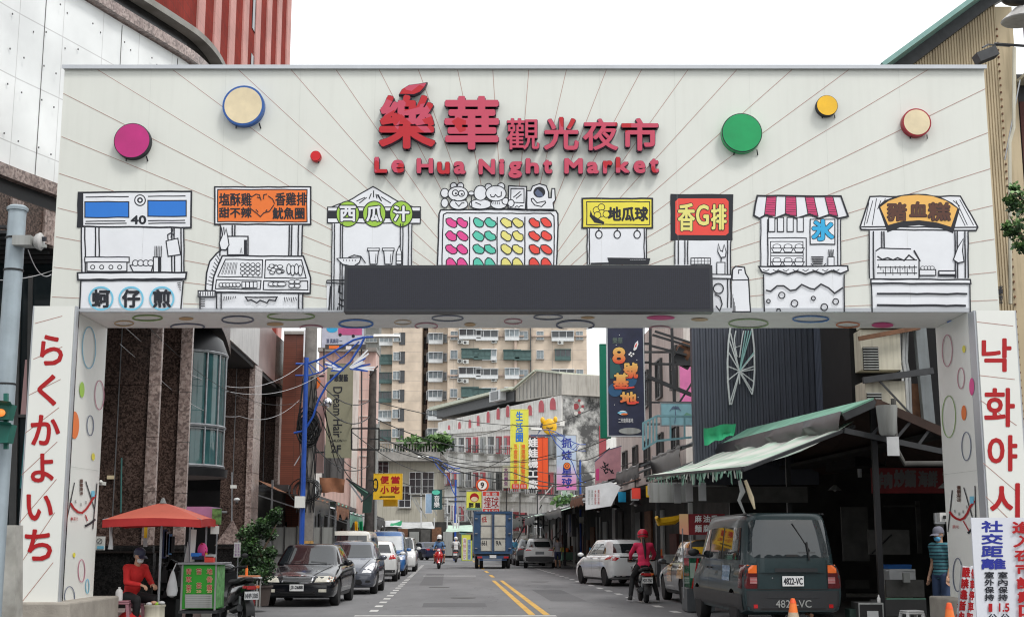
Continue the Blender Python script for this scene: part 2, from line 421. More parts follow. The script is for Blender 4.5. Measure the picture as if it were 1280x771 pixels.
A.text('樂華夜市',190,440,198,478,'paint_brown',.3,90);A.circ(171,535,2,'sign_red',4);A.text('觀光',175,531,186,539,'sign_red');A.rect(218,468,226,482,'paint_cyan_line')
for x,y in ((167,485),(178,490),(191,497),(203,492)): A.text('路',x,y,x+4,y+8,'ink')
A.build('column_pattern',gate)
A = Art(frP((CRX,0,0),(-1,0,0),1130,370,1.92))
for (x,y,rx,ry,c,fill) in ((105,131,12,38,'ring_pink',0),(145,127,4,9,'paint_yellow',1),(138,197,8,25,'ring_pink',0),(164,217,6,21,'paint_pink',1),(109,289,16,50,'ring_green',0),
        (145,280,6,18,'paint_orange',1),(151,360,11,34,'ring_navy',0),(130,668,11,40,'ring_navy',0)):
    (A.circ(x,y,rx,c,ry) if fill else A.ring(x,y,rx,1.8,c,ry))
A.line([(94,428),(176,418)],.8,'joint_grey')
A.fr = frP((CRX,0,0),(-1,0,0),1180,600,4.51)
for p in (((50,55),(25,290)),((115,40),(165,215)),((178,30),(182,210))): A.line(p,5,'ink')
A.line([(35,175),(50,198),(72,215),(95,222),(117,212),(135,185),(150,150),(176,115)],12,'sign_red');A.line([(112,228),(145,285)],6,'sign_red');A.line([(138,298),(160,275)],12,'ink')
A.text('樂華夜市',76,30,98,120,'paint_brown',.8,90);A.text('觀光',52,252,88,270,'sign_red');A.rect(150,90,172,130,'paint_cyan_line')
for x,y in ((60,165),(85,180),(108,168),(128,140)): A.text('路',x,y,x+10,y+18,'ink')
A.build('column_pattern',gate)
SY = 20.18
def sign_pillar(px0,px1,ytop,zb,chars,rays):
    X0 = at(px0,385,SY).x;X1 = at(px1,385,SY).x;zt = zat(ytop,SY)
    mb = MB();mb.box2((X0,SY,zb),(X1,SY+.03,zt),'panel_white')
    mb.box2((X0+.02,SY+.032,zb),(X1-.02,GY-.003,zt-.02),'chrome_dark')
    mb.box2((X0-.03,SY+.02,zb),(X0-.003,SY+.30,zt+.005),'cap_metal');mb.box2((X1+.003,SY+.02,zb),(X1+.03,SY+.12,zt+.005),'cap_metal')
    p = mb.build('sign_pillar',gate,True)
    A = Art(frY(SY),base=.002)
    for a,b in rays: A.line([a,b],.8,'ray_line')
    for t,r,bo in chars: A.text(t,*r,'sign_red',bo)
    A.build('pillar_lettering',p)
mat('chrome_dark',(.10,.10,.11),.15,metal=.9,var=.5,scale=3)
j = lambda x,y: (x/1.925,370+y/1.925)
def jr(t,x0,y0,x1,y1,b=1.0): a = j(x0,y0);c = j(x1,y1);return (t,(a[0],a[1],c[0],c[1]),b)
sign_pillar(43,93,382.5,.60,[jr('ら',98,95,150,165),jr('く',92,190,134,262),jr('か',76,287,143,357),jr('よ',76,380,128,446),jr('い',66,478,126,538),jr('ち',62,562,124,634)],
    [(j(84,66),j(150,48)),(j(80,152),j(150,122)),(j(70,238),j(146,200)),(j(60,330),j(142,268)),(j(52,430),j(138,350)),(j(47,545),j(136,440)),(j(45,650),j(132,520)),(j(45,745),j(128,640))])
k = lambda x,y: (1130+x/1.92,370+y/1.92)
def kr(t,x0,y0,x1,y1,b=1.0): a = k(x0,y0);c = k(x1,y1);return (t,(a[0],a[1],c[0],c[1]),b)
sign_pillar(1220,1268,388,.60,[kr('낙',188,103,256,180),kr('화',194,222,264,312),kr('야',202,335,270,418),kr('시',208,450,276,530),kr('장',214,560,280,640)],
    [(k(175,62),k(262,72)),(k(180,190),k(266,200)),(k(184,250),k(270,310)),(k(190,400),k(272,470)),(k(196,480),k(278,560))])
mb = MB();mb.box2((-8.0,19.95,0),(-6.55,22.45,.60),'plinth');mb.build('plinth',gate,True,bevel=.03)
mb = MB();mb.box2((6.95,19.95,0),(8.35,22.45,.60),'plinth');mb.build('plinth',gate,True,bevel=.03)
for nm,x,y,r,cf,cr in (('pink',165,176,22,'disc_pink',None),('cream',304,132,25.5,'cream','disc_rim_blue'),('red',394.5,195,6.6,'paint_red2',None),('green',927.5,166,25,'disc_green',None),
        ('yellow',1034,132,13,'disc_yellow',None),('cream2',1146,153,17.3,'cream','disc_rim_red')):
    mat('cream',(.78,.66,.44),.4);mat('disc_rim_blue',(.02,.10,.36),.4);mat('disc_pink',(.50,.018,.19),.4);mat('paint_red2',(.6,.004,.01),.4);mat('disc_green',(.0,.33,.10),.35);mat('disc_yellow',(.86,.50,.02),.35);mat('disc_rim_red',(.32,.005,.02),.4)
    dp = .09 + r*.0015;c = at(x,y,GY-dp);rr = r/1645*(c-CAM).length*.99
    mb = MB();side = cr or 'ink'
    if not cr: side = {'green': 'disc_green','red': 'paint_red2'}.get(nm,'ink')
    mb.lathe([(rr,0),(rr,dp-.004)],(c.x,c.y,c.z),side,40,'Y')
    mb.lathe([(rr*.90 if cr else rr*.96,-.004),(rr,.0)],c,cr or 'ink',40,'Y')
    mb.lathe([(rr*.90 if cr else rr*.955,-.006),(rr*.9,-.005)],c,cf,40,'Y')
    for sx in ((-.35,.75) if r > 10 else (.4,)):
        mb.bar(c+V((sx*rr,dp*.6,-rr*.8)),c+V((sx*rr*1.08,dp-.01,-rr*1.04)),.016,None,'ink')
    o = mb.build('round_lamp',gate,True)
def letter_mat(name,thr):
    m = bpy.data.materials.new(name);m.use_nodes = True;nt = m.node_tree;N = nt.nodes;L = nt.links;b = N['Principled BSDF'];b.inputs['Roughness'].default_value = .35
    tc = N.new('ShaderNodeTexCoord');n = N.new('ShaderNodeTexVoronoi');n.inputs['Scale'].default_value = 4.5
    L.new(tc.outputs['Object'],n.inputs['Vector']);s = N.new('ShaderNodeSeparateColor');L.new(n.outputs['Color'],s.inputs['Color'])
    g = N.new('ShaderNodeMath');g.operation = 'LESS_THAN';L.new(s.outputs['Red'],g.inputs[0]);g.inputs[1].default_value = thr
    mx = N.new('ShaderNodeMix');mx.data_type = 'RGBA';L.new(g.outputs[0],mx.inputs['Factor']);mx.inputs['A'].default_value = (.56,.06,.115,1);mx.inputs['B'].default_value = (.50,.005,.015,1)
    L.new(mx.outputs['Result'],b.inputs['Base Color']);MATS[name] = m
letter_mat('faded_red',.06);letter_mat('patchy_red',.62);mat('letter_side',(.05,.02,.05),.5)
def letters(txt,r,m,b1=1.3,b2=.4,stamps=8):
    A = Art(frY(GY));x0,y0,x1,y1 = r
    A.text(txt,x0+b2,y0+b2,x1-b2,y1-b2,'letter_side',b1,0,.09,.10,6)
    A.text(txt,x0+b2,y0+b2,x1-b2,y1-b2,m,b2,0,0,.118,stamps)
    return A
A = letters('樂',(474,122,545,189),'patchy_red',2.7,1.9)
fl = [(499,122),(503,115),(512,109.5),(524,108),(535,106),(532,112),(526,119),(518,122.5),(508,122)]
A.mb.prism([A.fr(x,y,.12) for x,y in fl],(0,.1,0),'letter_side');A.poly([(505+(x-505)*.93+.8,116+(y-116)*.86-.2) for x,y in fl],'patchy_red',.132)
A.build('lettering',gate)
letters('華',(556,123.5,624,190),'faded_red',2.6,1.9).build('lettering',gate)
letters('觀',(633,151,674,190),'faded_red',1.0,.4).build('lettering',gate)
letters('光',(679.5,149.5,723,190.5),'faded_red',1.7,1.0).build('lettering',gate)
letters('夜',(728,151.5,772,191),'faded_red',1.5,.8).build('lettering',gate)
letters('市',(776,151,822,191.5),'faded_red',1.8,1.1).build('lettering',gate)
for ch,x0,x1,y0,y1,m in (('L',469,485,199,219,'patchy_red'),('e',490,506,202.5,219,'faded_red'),('H',521.5,542,200.5,219.5,'faded_red'),('u',547,562.5,205,220.5,'patchy_red'),('a',567.5,582.5,204.5,220.5,'faded_red'),
        ('N',598.5,619,201.5,221,'faded_red'),('i',624,630.5,201.5,221,'faded_red'),('g',635.5,652.5,204.5,225.5,'faded_red'),('h',657,673.5,200.5,220,'faded_red'),('t',678.5,690,202,220,'faded_red'),
        ('M',705,728,200.5,220,'faded_red'),('a',733,748,205,220,'faded_red'),('r',753,765,203.5,220,'faded_red'),('k',769,786.5,199,219,'faded_red'),('e',791,806,203.5,219.5,'faded_red'),('t',811,822.5,200.5,219,'faded_red')):
    letters(ch,(x0,y0,x1,y1),m,1.8,1.25,6).build('lettering',gate)
W,K = 'paint_white','ink'
def blob(A,x,y,rx,ry,rot,m,w=4,seed=0):
    r2 = random.Random(seed);pts = []
    for k in range(12):
        g = 2*math.pi*k/12;rr = 1+.10*r2.uniform(-1,1)-(.22 if k in (9,) else 0);a = rx*rr*math.cos(g);b = ry*rr*math.sin(g)
        pts.append((x+a*math.cos(rot)-b*math.sin(rot),y+a*math.sin(rot)+b*math.cos(rot)))
    A.poly(pts,m);A.line(pts,w,K,True)
def wob(A,pts,w,closed=False,m=K):
    """hand drawn line: slight wobble"""
    r2 = random.Random(int(pts[0][0]*7+pts[0][1]));q = []
    n = len(pts)
    for i in range(n if closed else n-1):
        a = pts[i];b = pts[(i+1) % n];L_ = math.dist(a,b);k = max(1,int(L_/45));q.append(a)
        for t in range(1,k): q.append((a[0]+(b[0]-a[0])*t/k+r2.uniform(-1.5,1.5),a[1]+(b[1]-a[1])*t/k+r2.uniform(-1.5,1.5)))
    if not closed: q.append(pts[-1])
    A.line(q,w,m,closed)
def box(A,x0,y0,x1,y1,w=6,fill=W):
    if fill: A.rect(x0,y0,x1,y1,fill)
    wob(A,[(x0,y0),(x1,y0),(x1,y1),(x0,y1)],w,True)
A = Art(frY(GY,60,220,3.556))
A.rect(148,225,604,470,W);A.rect(145,460,600,592,W)
A.poly([(137,75),(638,70),(636,230),(133,226)],W);A.poly([(137,75),(158,73),(158,226),(133,226)],K)
wob(A,[(137,75),(638,70),(636,230),(133,226)],8,True)
for a,b,y in ((168,360,95),(445,612,92),(168,345,203),(165,350,213),(445,610,200),(447,612,212)): wob(A,[(a,y),(b,y-2)],5)
for x0,x1,y0,y1 in ((165,360,116,185),(445,615,110,180)): box(A,x0,y0,x1,y1,5,'paint_blue')
A.circ(410,109,26,K);A.circ(410,109,21,W);A.circ(410,109,13,K);A.circ(410,109,6,W)
A.text('40',370,178,436,214,K,2)
for x in (150,165,212,228,550,562,592,604): wob(A,[(x,228),(x+2,432)],6)
A.rect(500,232,605,300,W) if False else None
A.poly([(526,290),(578,278),(590,350),(535,358)],W);wob(A,[(526,290),(578,278),(590,350),(535,358)],5,True);wob(A,[(535,285),(533,262),(545,255),(560,262),(562,280)],5);wob(A,[(556,235),(548,275)],5)
box(A,165,362,362,384,5);box(A,175,384,352,424,5)
for x in (200,240,281,320): A.ring(x,406,9,4,K)
A.poly([(366,398),(468,398),(460,426),(380,426)],W);wob(A,[(366,398),(468,398),(460,426),(380,426)],5,True)
for x in (390,413,437,458): A.circ(x,388,15,K);A.circ(x,388,11,W)
A.rect(470,362,502,428,W);wob(A,[(470,362),(502,362),(502,428),(470,428)],5,True);A.rect(490,362,502,428,K)
for x in (476,483,490,498,505): A.line([(x,362),(x+1,312)],3,K)
A.poly([(133,432),(617,430),(613,458),(135,462)],W);wob(A,[(133,432),(617,430),(613,458),(135,462)],8,True);wob(A,[(150,466),(600,464)],5)
wob(A,[(148,465),(142,592)],6);wob(A,[(603,465),(592,592)],6)
for t,x in (('蚵',237),('仔',371),('煎',508)):
    A.ring(x,545,52,8,'paint_cyan_line',50);A.text(t,x-38,508,x+38,584,K,3.0)
for k in range(5): A.line([(575+k*3,478+k*8),(592,476+k*8)],3.5,K)
A.build('stall_drawing',gate)
A = Art(frY(GY,60,220,3.556))
A.rect(765,215,1130,520,W);A.rect(680,520,1135,592,W)
A.poly([(700,500),(706,430),(720,380),(750,345),(800,315),(825,320),(822,350),(780,352),(756,400),(745,450),(735,520)],W)
wob(A,[(700,510),(706,430),(720,380),(750,345),(790,315),(825,318),(826,350)],7)
wob(A,[(736,500),(745,430),(760,390),(785,352)],6)
for k in range(9): A.line([(706+k*5.5,480-k*16),(732+k*4.5,486-k*13)],3.5,K)
box(A,742,50,1168,216,7);box(A,755,62,1152,205,5,'paint_orange')
A.text('塩酥雞',762,78,905,134,K,1.5);A.text('香雞排',1012,76,1150,132,K,1.5);A.text('甜不辣',762,142,905,186,K,1.5);A.text('魷魚圈',1000,142,1140,192,K,1.5)
for p in ([(905,95),(925,82),(940,85),(948,110)],[(958,105),(960,85),(975,82)],[(980,90),(1000,105),(1008,125)],[(895,112),(900,145),(930,168),(945,182),(960,165),(985,158),(1005,130)],[(930,95),(945,100)],[(925,150),(935,162)],[(975,150),(968,160)]): wob(A,p,4)
for x in (768,820,832,1074,1085,1115,1132): wob(A,[(x,220),(x-3,356)],6)
box(A,800,270,890,352,6);A.rect(872,285,886,352,K);wob(A,[(855,345),(860,320),(864,345)],3)
A.poly([(770,240),(778,262),(762,300),(770,328),(792,330),(806,308),(800,270),(793,238),(786,262)],W);wob(A,[(770,228),(778,262),(762,300),(770,328),(792,330),(806,308),(800,270),(793,236),(786,262),(782,228)],5)
q = [(776,356),(1136,358),(1168,455),(1166,522),(730,516),(738,450)];A.poly(q,W);wob(A,q,7,True)
for q in ([(790,372),(955,374),(952,452),(756,448)],[(968,375),(1128,374),(1148,455),(964,455)],[(750,462),(948,466),(944,505),(745,502)],[(960,468),(1155,468),(1156,508),(958,506)]): wob(A,q,5,True)
for k in range(5): A.line([(775+k*14,438),(792+k*12,386)],7,K);A.line([(775+k*14,438),(792+k*12,386)],2.5,W)
for i in range(4):
    for jj in range(3): A.circ(866+i*23,396+jj*18,11,K,9);A.circ(866+i*23,396+jj*18,7.5,W,6)
    A.line([(866+i*23,440),(867+i*23,448)],3,K)
r2 = random.Random(4)
for k in range(12): x = r2.uniform(985,1045);y = r2.uniform(398,432);A.circ(x,y,13,K,9);A.circ(x,y,9,W,6)
for k in range(4): A.circ(1072+k*17,415+(k % 2)*6,11,K,24);A.circ(1072+k*17,415+(k % 2)*6,7,W,20)
for k in range(6): A.circ(772+k*15,485,12,K,10);A.circ(772+k*15,485,8,W,7)
for k in range(4): box(A,864+k*17,472,880+k*17,498,3.5)
for k in range(3): A.circ(1000+k*20,482,22,K,10);A.circ(1000+k*20,482,18,W,7)
for x,y in ((1085,472),(1110,472),(1085,490),(1110,490)): A.circ(x,y,15,K,9);A.circ(x,y,11,W,6)
box(A,670,512,745,538,6)
for k in range(6): A.line([(680+k*11,516),(680+k*11,534)],4,K)
for x in (678,752,772,1116,1134): wob(A,[(x,522),(x,592)],6)
for k in range(4): A.line([(682,550+k*10),(700,550+k*10)],4,K)
q = [(880,540),(1020,540),(1012,556),(985,552),(975,566),(945,554),(930,566),(905,552),(890,556)];wob(A,q,6,True)
for k in range(6): A.line([(786+k*10,536),(784+k*10,556-k*2)],3.5,K);A.line([(1052+k*10,540),(1056+k*10,562-(k % 3)*4)],3.5,K)
A.build('stall_drawing',gate)
A = Art(frY(GY,400,225,7.006));s_ = 7.006
A.rect(105,380,810,900,W);A.rect(70,1000,830,1140,W);A.rect(60,880,830,1140,W)
q = [(105,238),(250,185),(465,60),(600,140),(680,188),(815,238)];A.poly(q,W);wob(A,q,11)
for a,b in (((320,188),(395,155)),((345,205),(410,155)),((430,168),(450,120)),((470,155),(470,95)),((490,125),(500,165)),((510,130),(538,185)),((535,150),(620,205)),((500,130),(540,190))): A.line([a,b],9,K)
q = [(68,240),(880,238),(878,382),(66,376)];A.poly(q,W);A.rect(70,270,878,340,K);wob(A,q,10,True)
for x,t in ((244,'西'),(476,'瓜'),(712,'汁')):
    A.circ(x,300,105,K,116);A.circ(x,300,96,'paint_lime',107)
    A.text(t,x-66,234,x+66,362,K,15);A.text(t,x-66,234,x+66,362,W,5)
for x in (108,130,182,200,705,728,778,806): wob(A,[(x,385),(x-8,1140)],9)
q = [(148,690),(360,680),(345,725),(290,760),(200,740)];A.poly(q,W);wob(A,q,9,True);wob(A,[(250,680),(300,660),(360,672),(400,730)],9)
for k in range(5): A.line([(205+k*26,700),(209+k*26,712)],7,K)
for x in (410,540):
    q = [(x+18,615),(x+105,612),(x+90,740),(x+30,740)];A.poly(q,W);wob(A,q,9,True);box(A,x+8,600,x+110,622,8);A.line([(x+82,650),(x+76,730)],6,K)
q = [(695,580),(716,640),(716,740),(668,740),(670,640)];A.poly(q,W);wob(A,q,9,True);A.line([(672,655),(714,655)],7,K);A.line([(672,712),(714,712)],7,K)
wob(A,[(60,882),(230,880)],11);wob(A,[(62,905),(230,908)],11);wob(A,[(62,882),(60,908)],9)
wob(A,[(95,930),(80,1140)],13)
wob(A,[(170,925),(165,985),(200,1000)],11);wob(A,[(170,1030),(190,1060),(215,1050)],11);wob(A,[(160,1110),(155,1140)],10);wob(A,[(160,1085),(210,1110)],10)
A.build('stall_drawing',gate)
A = Art(frY(GY,540,225,7.01))
A.poly([(70,262),(1085,270),(1105,320),(1100,745),(50,745),(60,310)],W)
wob(A,[(48,745),(58,500),(62,300),(76,265),(300,262),(600,258),(900,268),(1085,270),(1103,300),(1105,400),(1092,745)],13)
wob(A,[(88,745),(92,500),(100,305),(130,290),(500,292),(800,296),(1040,294),(1068,320),(1072,500),(1066,745)],11)
for x in (330,572,814): wob(A,[(x,325),(x-2,745)],11)
for ci,(cm,xs) in enumerate((('paint_pink',(170,266)),('paint_teal',(408,510)),('paint_soft_yellow',(652,752)),('paint_red',(897,1002)))):
    for ri,yy in enumerate((376,492,608,712)):
        for xi,xx in enumerate(xs):
            if ri == 3:
                r_ = (46,30);q = [(xx-46,745),(xx-44,705),(xx-20,682),(xx+8,690),(xx+30,715),(xx+46,745)];A.poly(q,cm);A.line(q,9,K)
            else: blob(A,xx,yy,54,36,.62,cm,9,ci*31+ri*5+xi)
def plush(parts):
    for (x,y,rx,ry) in parts: A.circ(x,y,rx+6,K,ry+6);A.circ(x,y,rx-3,W,ry-3)
plush([(190,55,26,26),(250,55,26,26),(112,118,34,38),(112,205,30,38),(235,215,78,45),(228,125,86,62)])
A.ring(205,118,26,9,K);A.ring(258,122,26,9,K);A.circ(210,122,9,K);A.circ(262,128,9,K);wob(A,[(190,175),(220,188),(262,186),(305,178)],9);wob(A,[(205,200),(235,235),(262,205),(285,205)],8)
plush([(345,120,25,16),(425,215,95,42),(425,118,55,64)]);wob(A,[(380,200),(430,222)],9);wob(A,[(345,150),(350,240)],9)
plush([(495,65,28,28),(606,60,30,28),(585,215,70,40),(560,122,88,66)]);wob(A,[(512,130),(520,152),(545,152),(556,132),(580,155),(606,145),(608,105)],9);plush([(645,190,30,28)])
for k in range(5): A.line([(525+k*16,195),(528+k*16,218)],5,K)
q = [(672,55),(830,62),(818,262),(668,250)];A.poly(q,W);wob(A,q,11,True);q = [(692,80),(806,82),(806,205),(690,200)];wob(A,q,9,True)
A.line([(712,158),(775,105)],9,K);A.line([(735,168),(785,128)],9,K);plush([(692,208,26,30)]);wob(A,[(725,245),(745,230),(760,245),(775,230),(800,232)],7)
q = [(832,98),(865,98),(880,60),(940,38),(1000,55),(1020,110),(1022,160),(1045,160),(1050,80),(1075,80),(1082,180),(1060,205),(1068,262),(832,262)];A.poly(q,W);wob(A,q,10,True)
A.circ(940,112,52,K,48);A.poly([(900,115),(925,85),(965,120),(975,150),(925,152)],'ring_navy');wob(A,[(870,170),(885,165),(920,205),(990,190),(995,205),(960,238),(900,225),(872,190)],9,True)
A.build('stall_drawing',gate)
A = Art(frY(GY,700,220,4.06))
A.rect(138,262,440,450,W)
box(A,113,116,468,264,9,'paint_yellow');box(A,135,132,455,248,5,None)
for x,y in ((185,175),(210,160),(212,190),(235,195),(190,200)): A.circ(x,y,19,K);A.circ(x,y,15,'paint_yellow')
A.poly([(155,175),(165,200),(225,235),(222,245),(175,238),(150,205)],K)
A.text('地瓜球',245,160,445,228,K,3)
for x in (138,149,427,438): wob(A,[(x,268),(x,450)],6)
for x in (197,290,391): A.line([(x,266),(x,285)],6,K);A.circ(x,298,19,K,22);A.circ(x,299,13,W,16)
A.poly([(240,415),(458,418),(450,450),(250,450)],K)
for k in range(9): A.line([(355+k*9,426),(362+k*9,426)],1.5,W)
A.line([(155,446),(250,444)],9,K)
A.build('stall_drawing',gate)
A = Art(frY(GY,700,220,4.06))
A.rect(582,325,868,520,W);A.rect(770,450,868,690,W)
q = [(563,95),(876,97),(872,325),(564,325)];A.poly(q,K);wob(A,q,6,True)
q = [(585,130),(600,115),(840,115),(855,130),(855,290),(840,302),(595,300),(585,290)];A.poly(q,'paint_red')
for t,x0,x1,y0,y1 in (('香',600,682,142,278),('G',692,752,150,250),('排',768,842,148,272)): A.text(t,x0,y0,x1,y1,K,7);A.text(t,x0,y0,x1,y1,'paint_soft_yellow',3)
for x in (583,600,633,648,850,866): wob(A,[(x,328),(x,690 if x > 840 else 450)],6)
box(A,664,418,762,450,5)
for k in range(5): A.line([(682+k*17,420),(682+k*17,450)],3,K)
A.line([(664,434),(762,434)],3,K)
q = [(803,345),(800,385),(815,415),(838,412),(842,385),(832,350),(824,385),(812,380)];A.poly(q,W);wob(A,q,5,True);wob(A,[(818,415),(816,435)],6)
box(A,795,440,836,500,5);q = [(770,500),(870,502),(868,522),(770,520)];A.poly(q,W);wob(A,q,6,True)
A.ring(803,572,25,6,K);wob(A,[(785,600),(812,615),(822,650),(810,685),(790,660)],6)
q = [(872,530),(875,475),(890,460),(935,465),(940,495),(955,520),(966,690),(872,690)];A.poly(q,W);wob(A,q,7);wob(A,[(872,530),(955,528)],6);wob(A,[(905,498),(906,478),(922,478)],5)
for k in range(4): A.line([(876+k*4,600+k*20),(876+k*4,688)],3,K)
A.build('stall_drawing',gate)
A = Art(frY(GY,930,210,3.657))
A.rect(72,225,442,460,W);A.rect(88,480,458,658,W)
q = [(60,128),(442,130),(475,222),(430,232),(390,215),(340,232),(300,212),(240,232),(190,212),(140,232),(100,215),(70,232),(44,218)];A.poly(q,W)
for (a,b,c,d) in ((103,147,93,142),(190,236,188,240),(278,318,292,338),(368,404,388,428)):
    q = [(a,130),(b,130),(d,222),(c,214)];A.poly(q,'paint_awning_pink');wob(A,q,4,True)
    for k in range(8): t = (k+.7)/8.5;A.line([(a+(c-a)*t+3,130+90*t),(b+(d-b)*t-3,132+90*t)],2,K)
q = [(60,128),(442,130),(475,222),(430,232),(390,215),(340,232),(300,212),(240,232),(190,212),(140,232),(100,215),(70,232),(44,218)];wob(A,q,8,True)
for x in (76,108,428,441): wob(A,[(x,235),(x,452)],5)
for x in (112,152,196,242): box(A,x,228,x+28,292,4.5)
box(A,302,236,414,350,5);A.text('氷',312,240,406,330,K,8);A.text('氷',312,240,406,330,'paint_sky',4.5)
box(A,108,322,283,450,5);box(A,120,338,268,448,4,None);A.line([(120,390),(268,390)],4,K);A.line([(120,402),(268,402)],4,K)
for yy in (368,430):
    for x in (149,200,250): A.circ(x,yy-8,20,K,12);A.circ(x,yy-8,16,W,9);q = [(x-24,yy),(x+24,yy),(x+15,yy+18),(x-15,yy+18)];A.poly(q,W);wob(A,q,4,True)
for k in range(5): A.line([(305+k*2,408+k*8),(362-k*1,408+k*8)],5,K)
wob(A,[(304,438),(316,450),(362,450),(372,438)],4)
box(A,382,408,410,448,4);
for k in range(3): A.line([(388+k*8,408),(386+k*10,374)],5,K)
q = [(66,452),(472,450),(474,470),(440,484),(400,470),(360,486),(320,472),(280,486),(240,472),(200,486),(160,472),(120,486),(80,476)];A.poly(q,W);wob(A,q,7,True)
for x in (100,145,190,235,280,325,370,420): wob(A,[(x-14,466),(x,474),(x+14,464)],3.5)
wob(A,[(88,488),(92,658)],6);wob(A,[(456,488),(457,658)],6)
wob(A,[(98,560),(120,565),(150,540),(180,540),(210,562),(235,558),(262,534),(300,552),(320,556),(350,532),(385,550),(412,574),(450,548)],7)
for x,y,r in ((171,583,14),(110,610,8),(229,620,15),(315,597,9),(365,637,15),(417,612,13)): A.ring(x,y,r,5,K)
wob(A,[(148,656),(150,645),(162,645),(166,656)],5)
A.build('stall_drawing',gate)
A = Art(frY(GY,930,210,3.657))
A.rect(575,280,1022,510,W);A.rect(582,520,1030,660,W)
q = [(575,132),(988,130),(1068,272),(1060,286),(535,282),(530,270)];A.poly(q,W);wob(A,q,7,True)
for a,b in (((588,150),(560,255)),((605,140),(585,262)),((625,150),(610,190)),((645,140),(640,160)),((968,150),(1020,262)),((985,145),(1048,262)),((955,150),(985,175)),((978,200),(1010,265)),((570,160),(548,265))): A.line([a,b],3.5,K)
wob(A,[(535,270),(1065,272)],6)
q = [(612,175),(640,150),(700,128),(760,119),(830,120),(900,135),(950,160),(985,190),(955,300),(900,278),(800,262),(720,270),(655,295)];A.poly(q,K)
q = [(622,180),(660,152),(720,130),(790,124),(860,130),(920,150),(974,186),(945,270),(880,250),(800,240),(720,245),(658,262)];A.poly(q,'paint_amber')
for t,x0,y0,x1,y1 in (('豬',655,162,740,242),('血',758,158,832,222),('糕',842,162,940,240)): A.text(t,x0,y0,x1,y1,K,5);A.text(t,x0,y0,x1,y1,'paint_brown',3)
for x in (570,590,628,638,962,973,1008,1022): wob(A,[(x,290),(x+2,505)],6)
q = [(600,380),(620,368),(760,372),(800,425),(798,505),(598,505)];A.poly(q,W);wob(A,[(600,382),(620,368),(762,372)],6);wob(A,[(775,378),(803,428)],8);wob(A,[(798,425),(798,505)],6)
wob(A,[(608,405),(630,420),(655,412),(680,422),(700,412),(730,424),(752,400),(780,422)],7)
for yy in (422,455,482): A.line([(606,yy),(790,yy)],5,K)
for k in range(16): A.line([(612+k*11,440+(k*37) % 25),(613+k*11,455+(k*53) % 40)],3,K)
box(A,800,466,874,492,5);box(A,888,472,965,494,6)
for x in (815,830,845,858): A.circ(x,458,11,K,9);A.circ(x,458,8,W,6)
A.line([(890,490),(965,490)],8,K)
q = [(1000,325),(996,380),(1003,430),(975,435),(955,420),(975,365)];A.poly(q,W);wob(A,q,5,True)
q = [(578,510),(1032,512),(1034,530),(578,528)];A.poly(q,W);wob(A,q,7,True)
wob(A,[(580,530),(584,660)],6);wob(A,[(1030,530),(1032,660)],6)
wob(A,[(605,576),(1018,577)],9);wob(A,[(605,628),(1012,631)],10)
A.build('stall_drawing',gate)
def asphalt():
    m = bpy.data.materials.new('asphalt');m.use_nodes = True;nt = m.node_tree;N = nt.nodes;L = nt.links;b = N['Principled BSDF']
    tc = N.new('ShaderNodeTexCoord');n = N.new('ShaderNodeTexNoise');n.inputs['Scale'].default_value = 90;n.inputs['Detail'].default_value = 4
    n2 = N.new('ShaderNodeTexNoise');n2.inputs['Scale'].default_value = .35;n2.inputs['Detail'].default_value = 7;n2.inputs['Roughness'].default_value = .65
    mp = N.new('ShaderNodeMapping');mp.inputs['Scale'].default_value = (1,.25,1)
    L.new(tc.outputs['Object'],n.inputs['Vector']);L.new(tc.outputs['Object'],mp.inputs['Vector']);L.new(mp.outputs['Vector'],n2.inputs['Vector'])
    r = N.new('ShaderNodeValToRGB');r.color_ramp.elements[0].color = (.12,.12,.125,1);r.color_ramp.elements[1].color = (.21,.21,.215,1)
    r.color_ramp.elements[0].position = .32;r.color_ramp.elements[1].position = .68;L.new(n2.outputs['Fac'],r.inputs['Fac'])
    mr = N.new('ShaderNodeMapRange');mr.inputs['To Min'].default_value = .7;mr.inputs['To Max'].default_value = 1.3;L.new(n.outputs['Fac'],mr.inputs['Value'])
    hs = N.new('ShaderNodeHueSaturation');L.new(r.outputs['Color'],hs.inputs['Color']);L.new(mr.outputs['Result'],hs.inputs['Value'])
    v = N.new('ShaderNodeTexVoronoi');v.feature = 'DISTANCE_TO_EDGE';v.inputs['Scale'].default_value = .28
    n4 = N.new('ShaderNodeTexNoise');n4.inputs['Scale'].default_value = 1.4;L.new(tc.outputs['Object'],n4.inputs['Vector'])
    va = N.new('ShaderNodeVectorMath');va.operation = 'ADD';L.new(tc.outputs['Object'],va.inputs[0]);L.new(n4.outputs['Color'],va.inputs[1]);L.new(va.outputs[0],v.inputs['Vector'])
    c = N.new('ShaderNodeMapRange');c.inputs['From Max'].default_value = .006;c.inputs['To Min'].default_value = .55;c.inputs['To Max'].default_value = 1;L.new(v.outputs['Distance'],c.inputs['Value'])
    h2 = N.new('ShaderNodeHueSaturation');L.new(hs.outputs['Color'],h2.inputs['Color']);L.new(c.outputs['Result'],h2.inputs['Value'])
    L.new(h2.outputs['Color'],b.inputs['Base Color']);b.inputs['Roughness'].default_value = .85
    bp = N.new('ShaderNodeBump');bp.inputs['Strength'].default_value = .4;bp.inputs['Distance'].default_value = .01;L.new(n.outputs['Fac'],bp.inputs['Height']);L.new(bp.outputs['Normal'],b.inputs['Normal'])
    MATS['asphalt'] = m
asphalt()
brick_mat('paving',(.30,.22,.20),(.25,.21,.20),(.16,.14,.13),.3,.3,.01,.8)
nt = MATS['paving'].node_tree
for l in list(nt.links):
    if l.to_node.type == 'COMBXYZ': nt.links.remove(l)
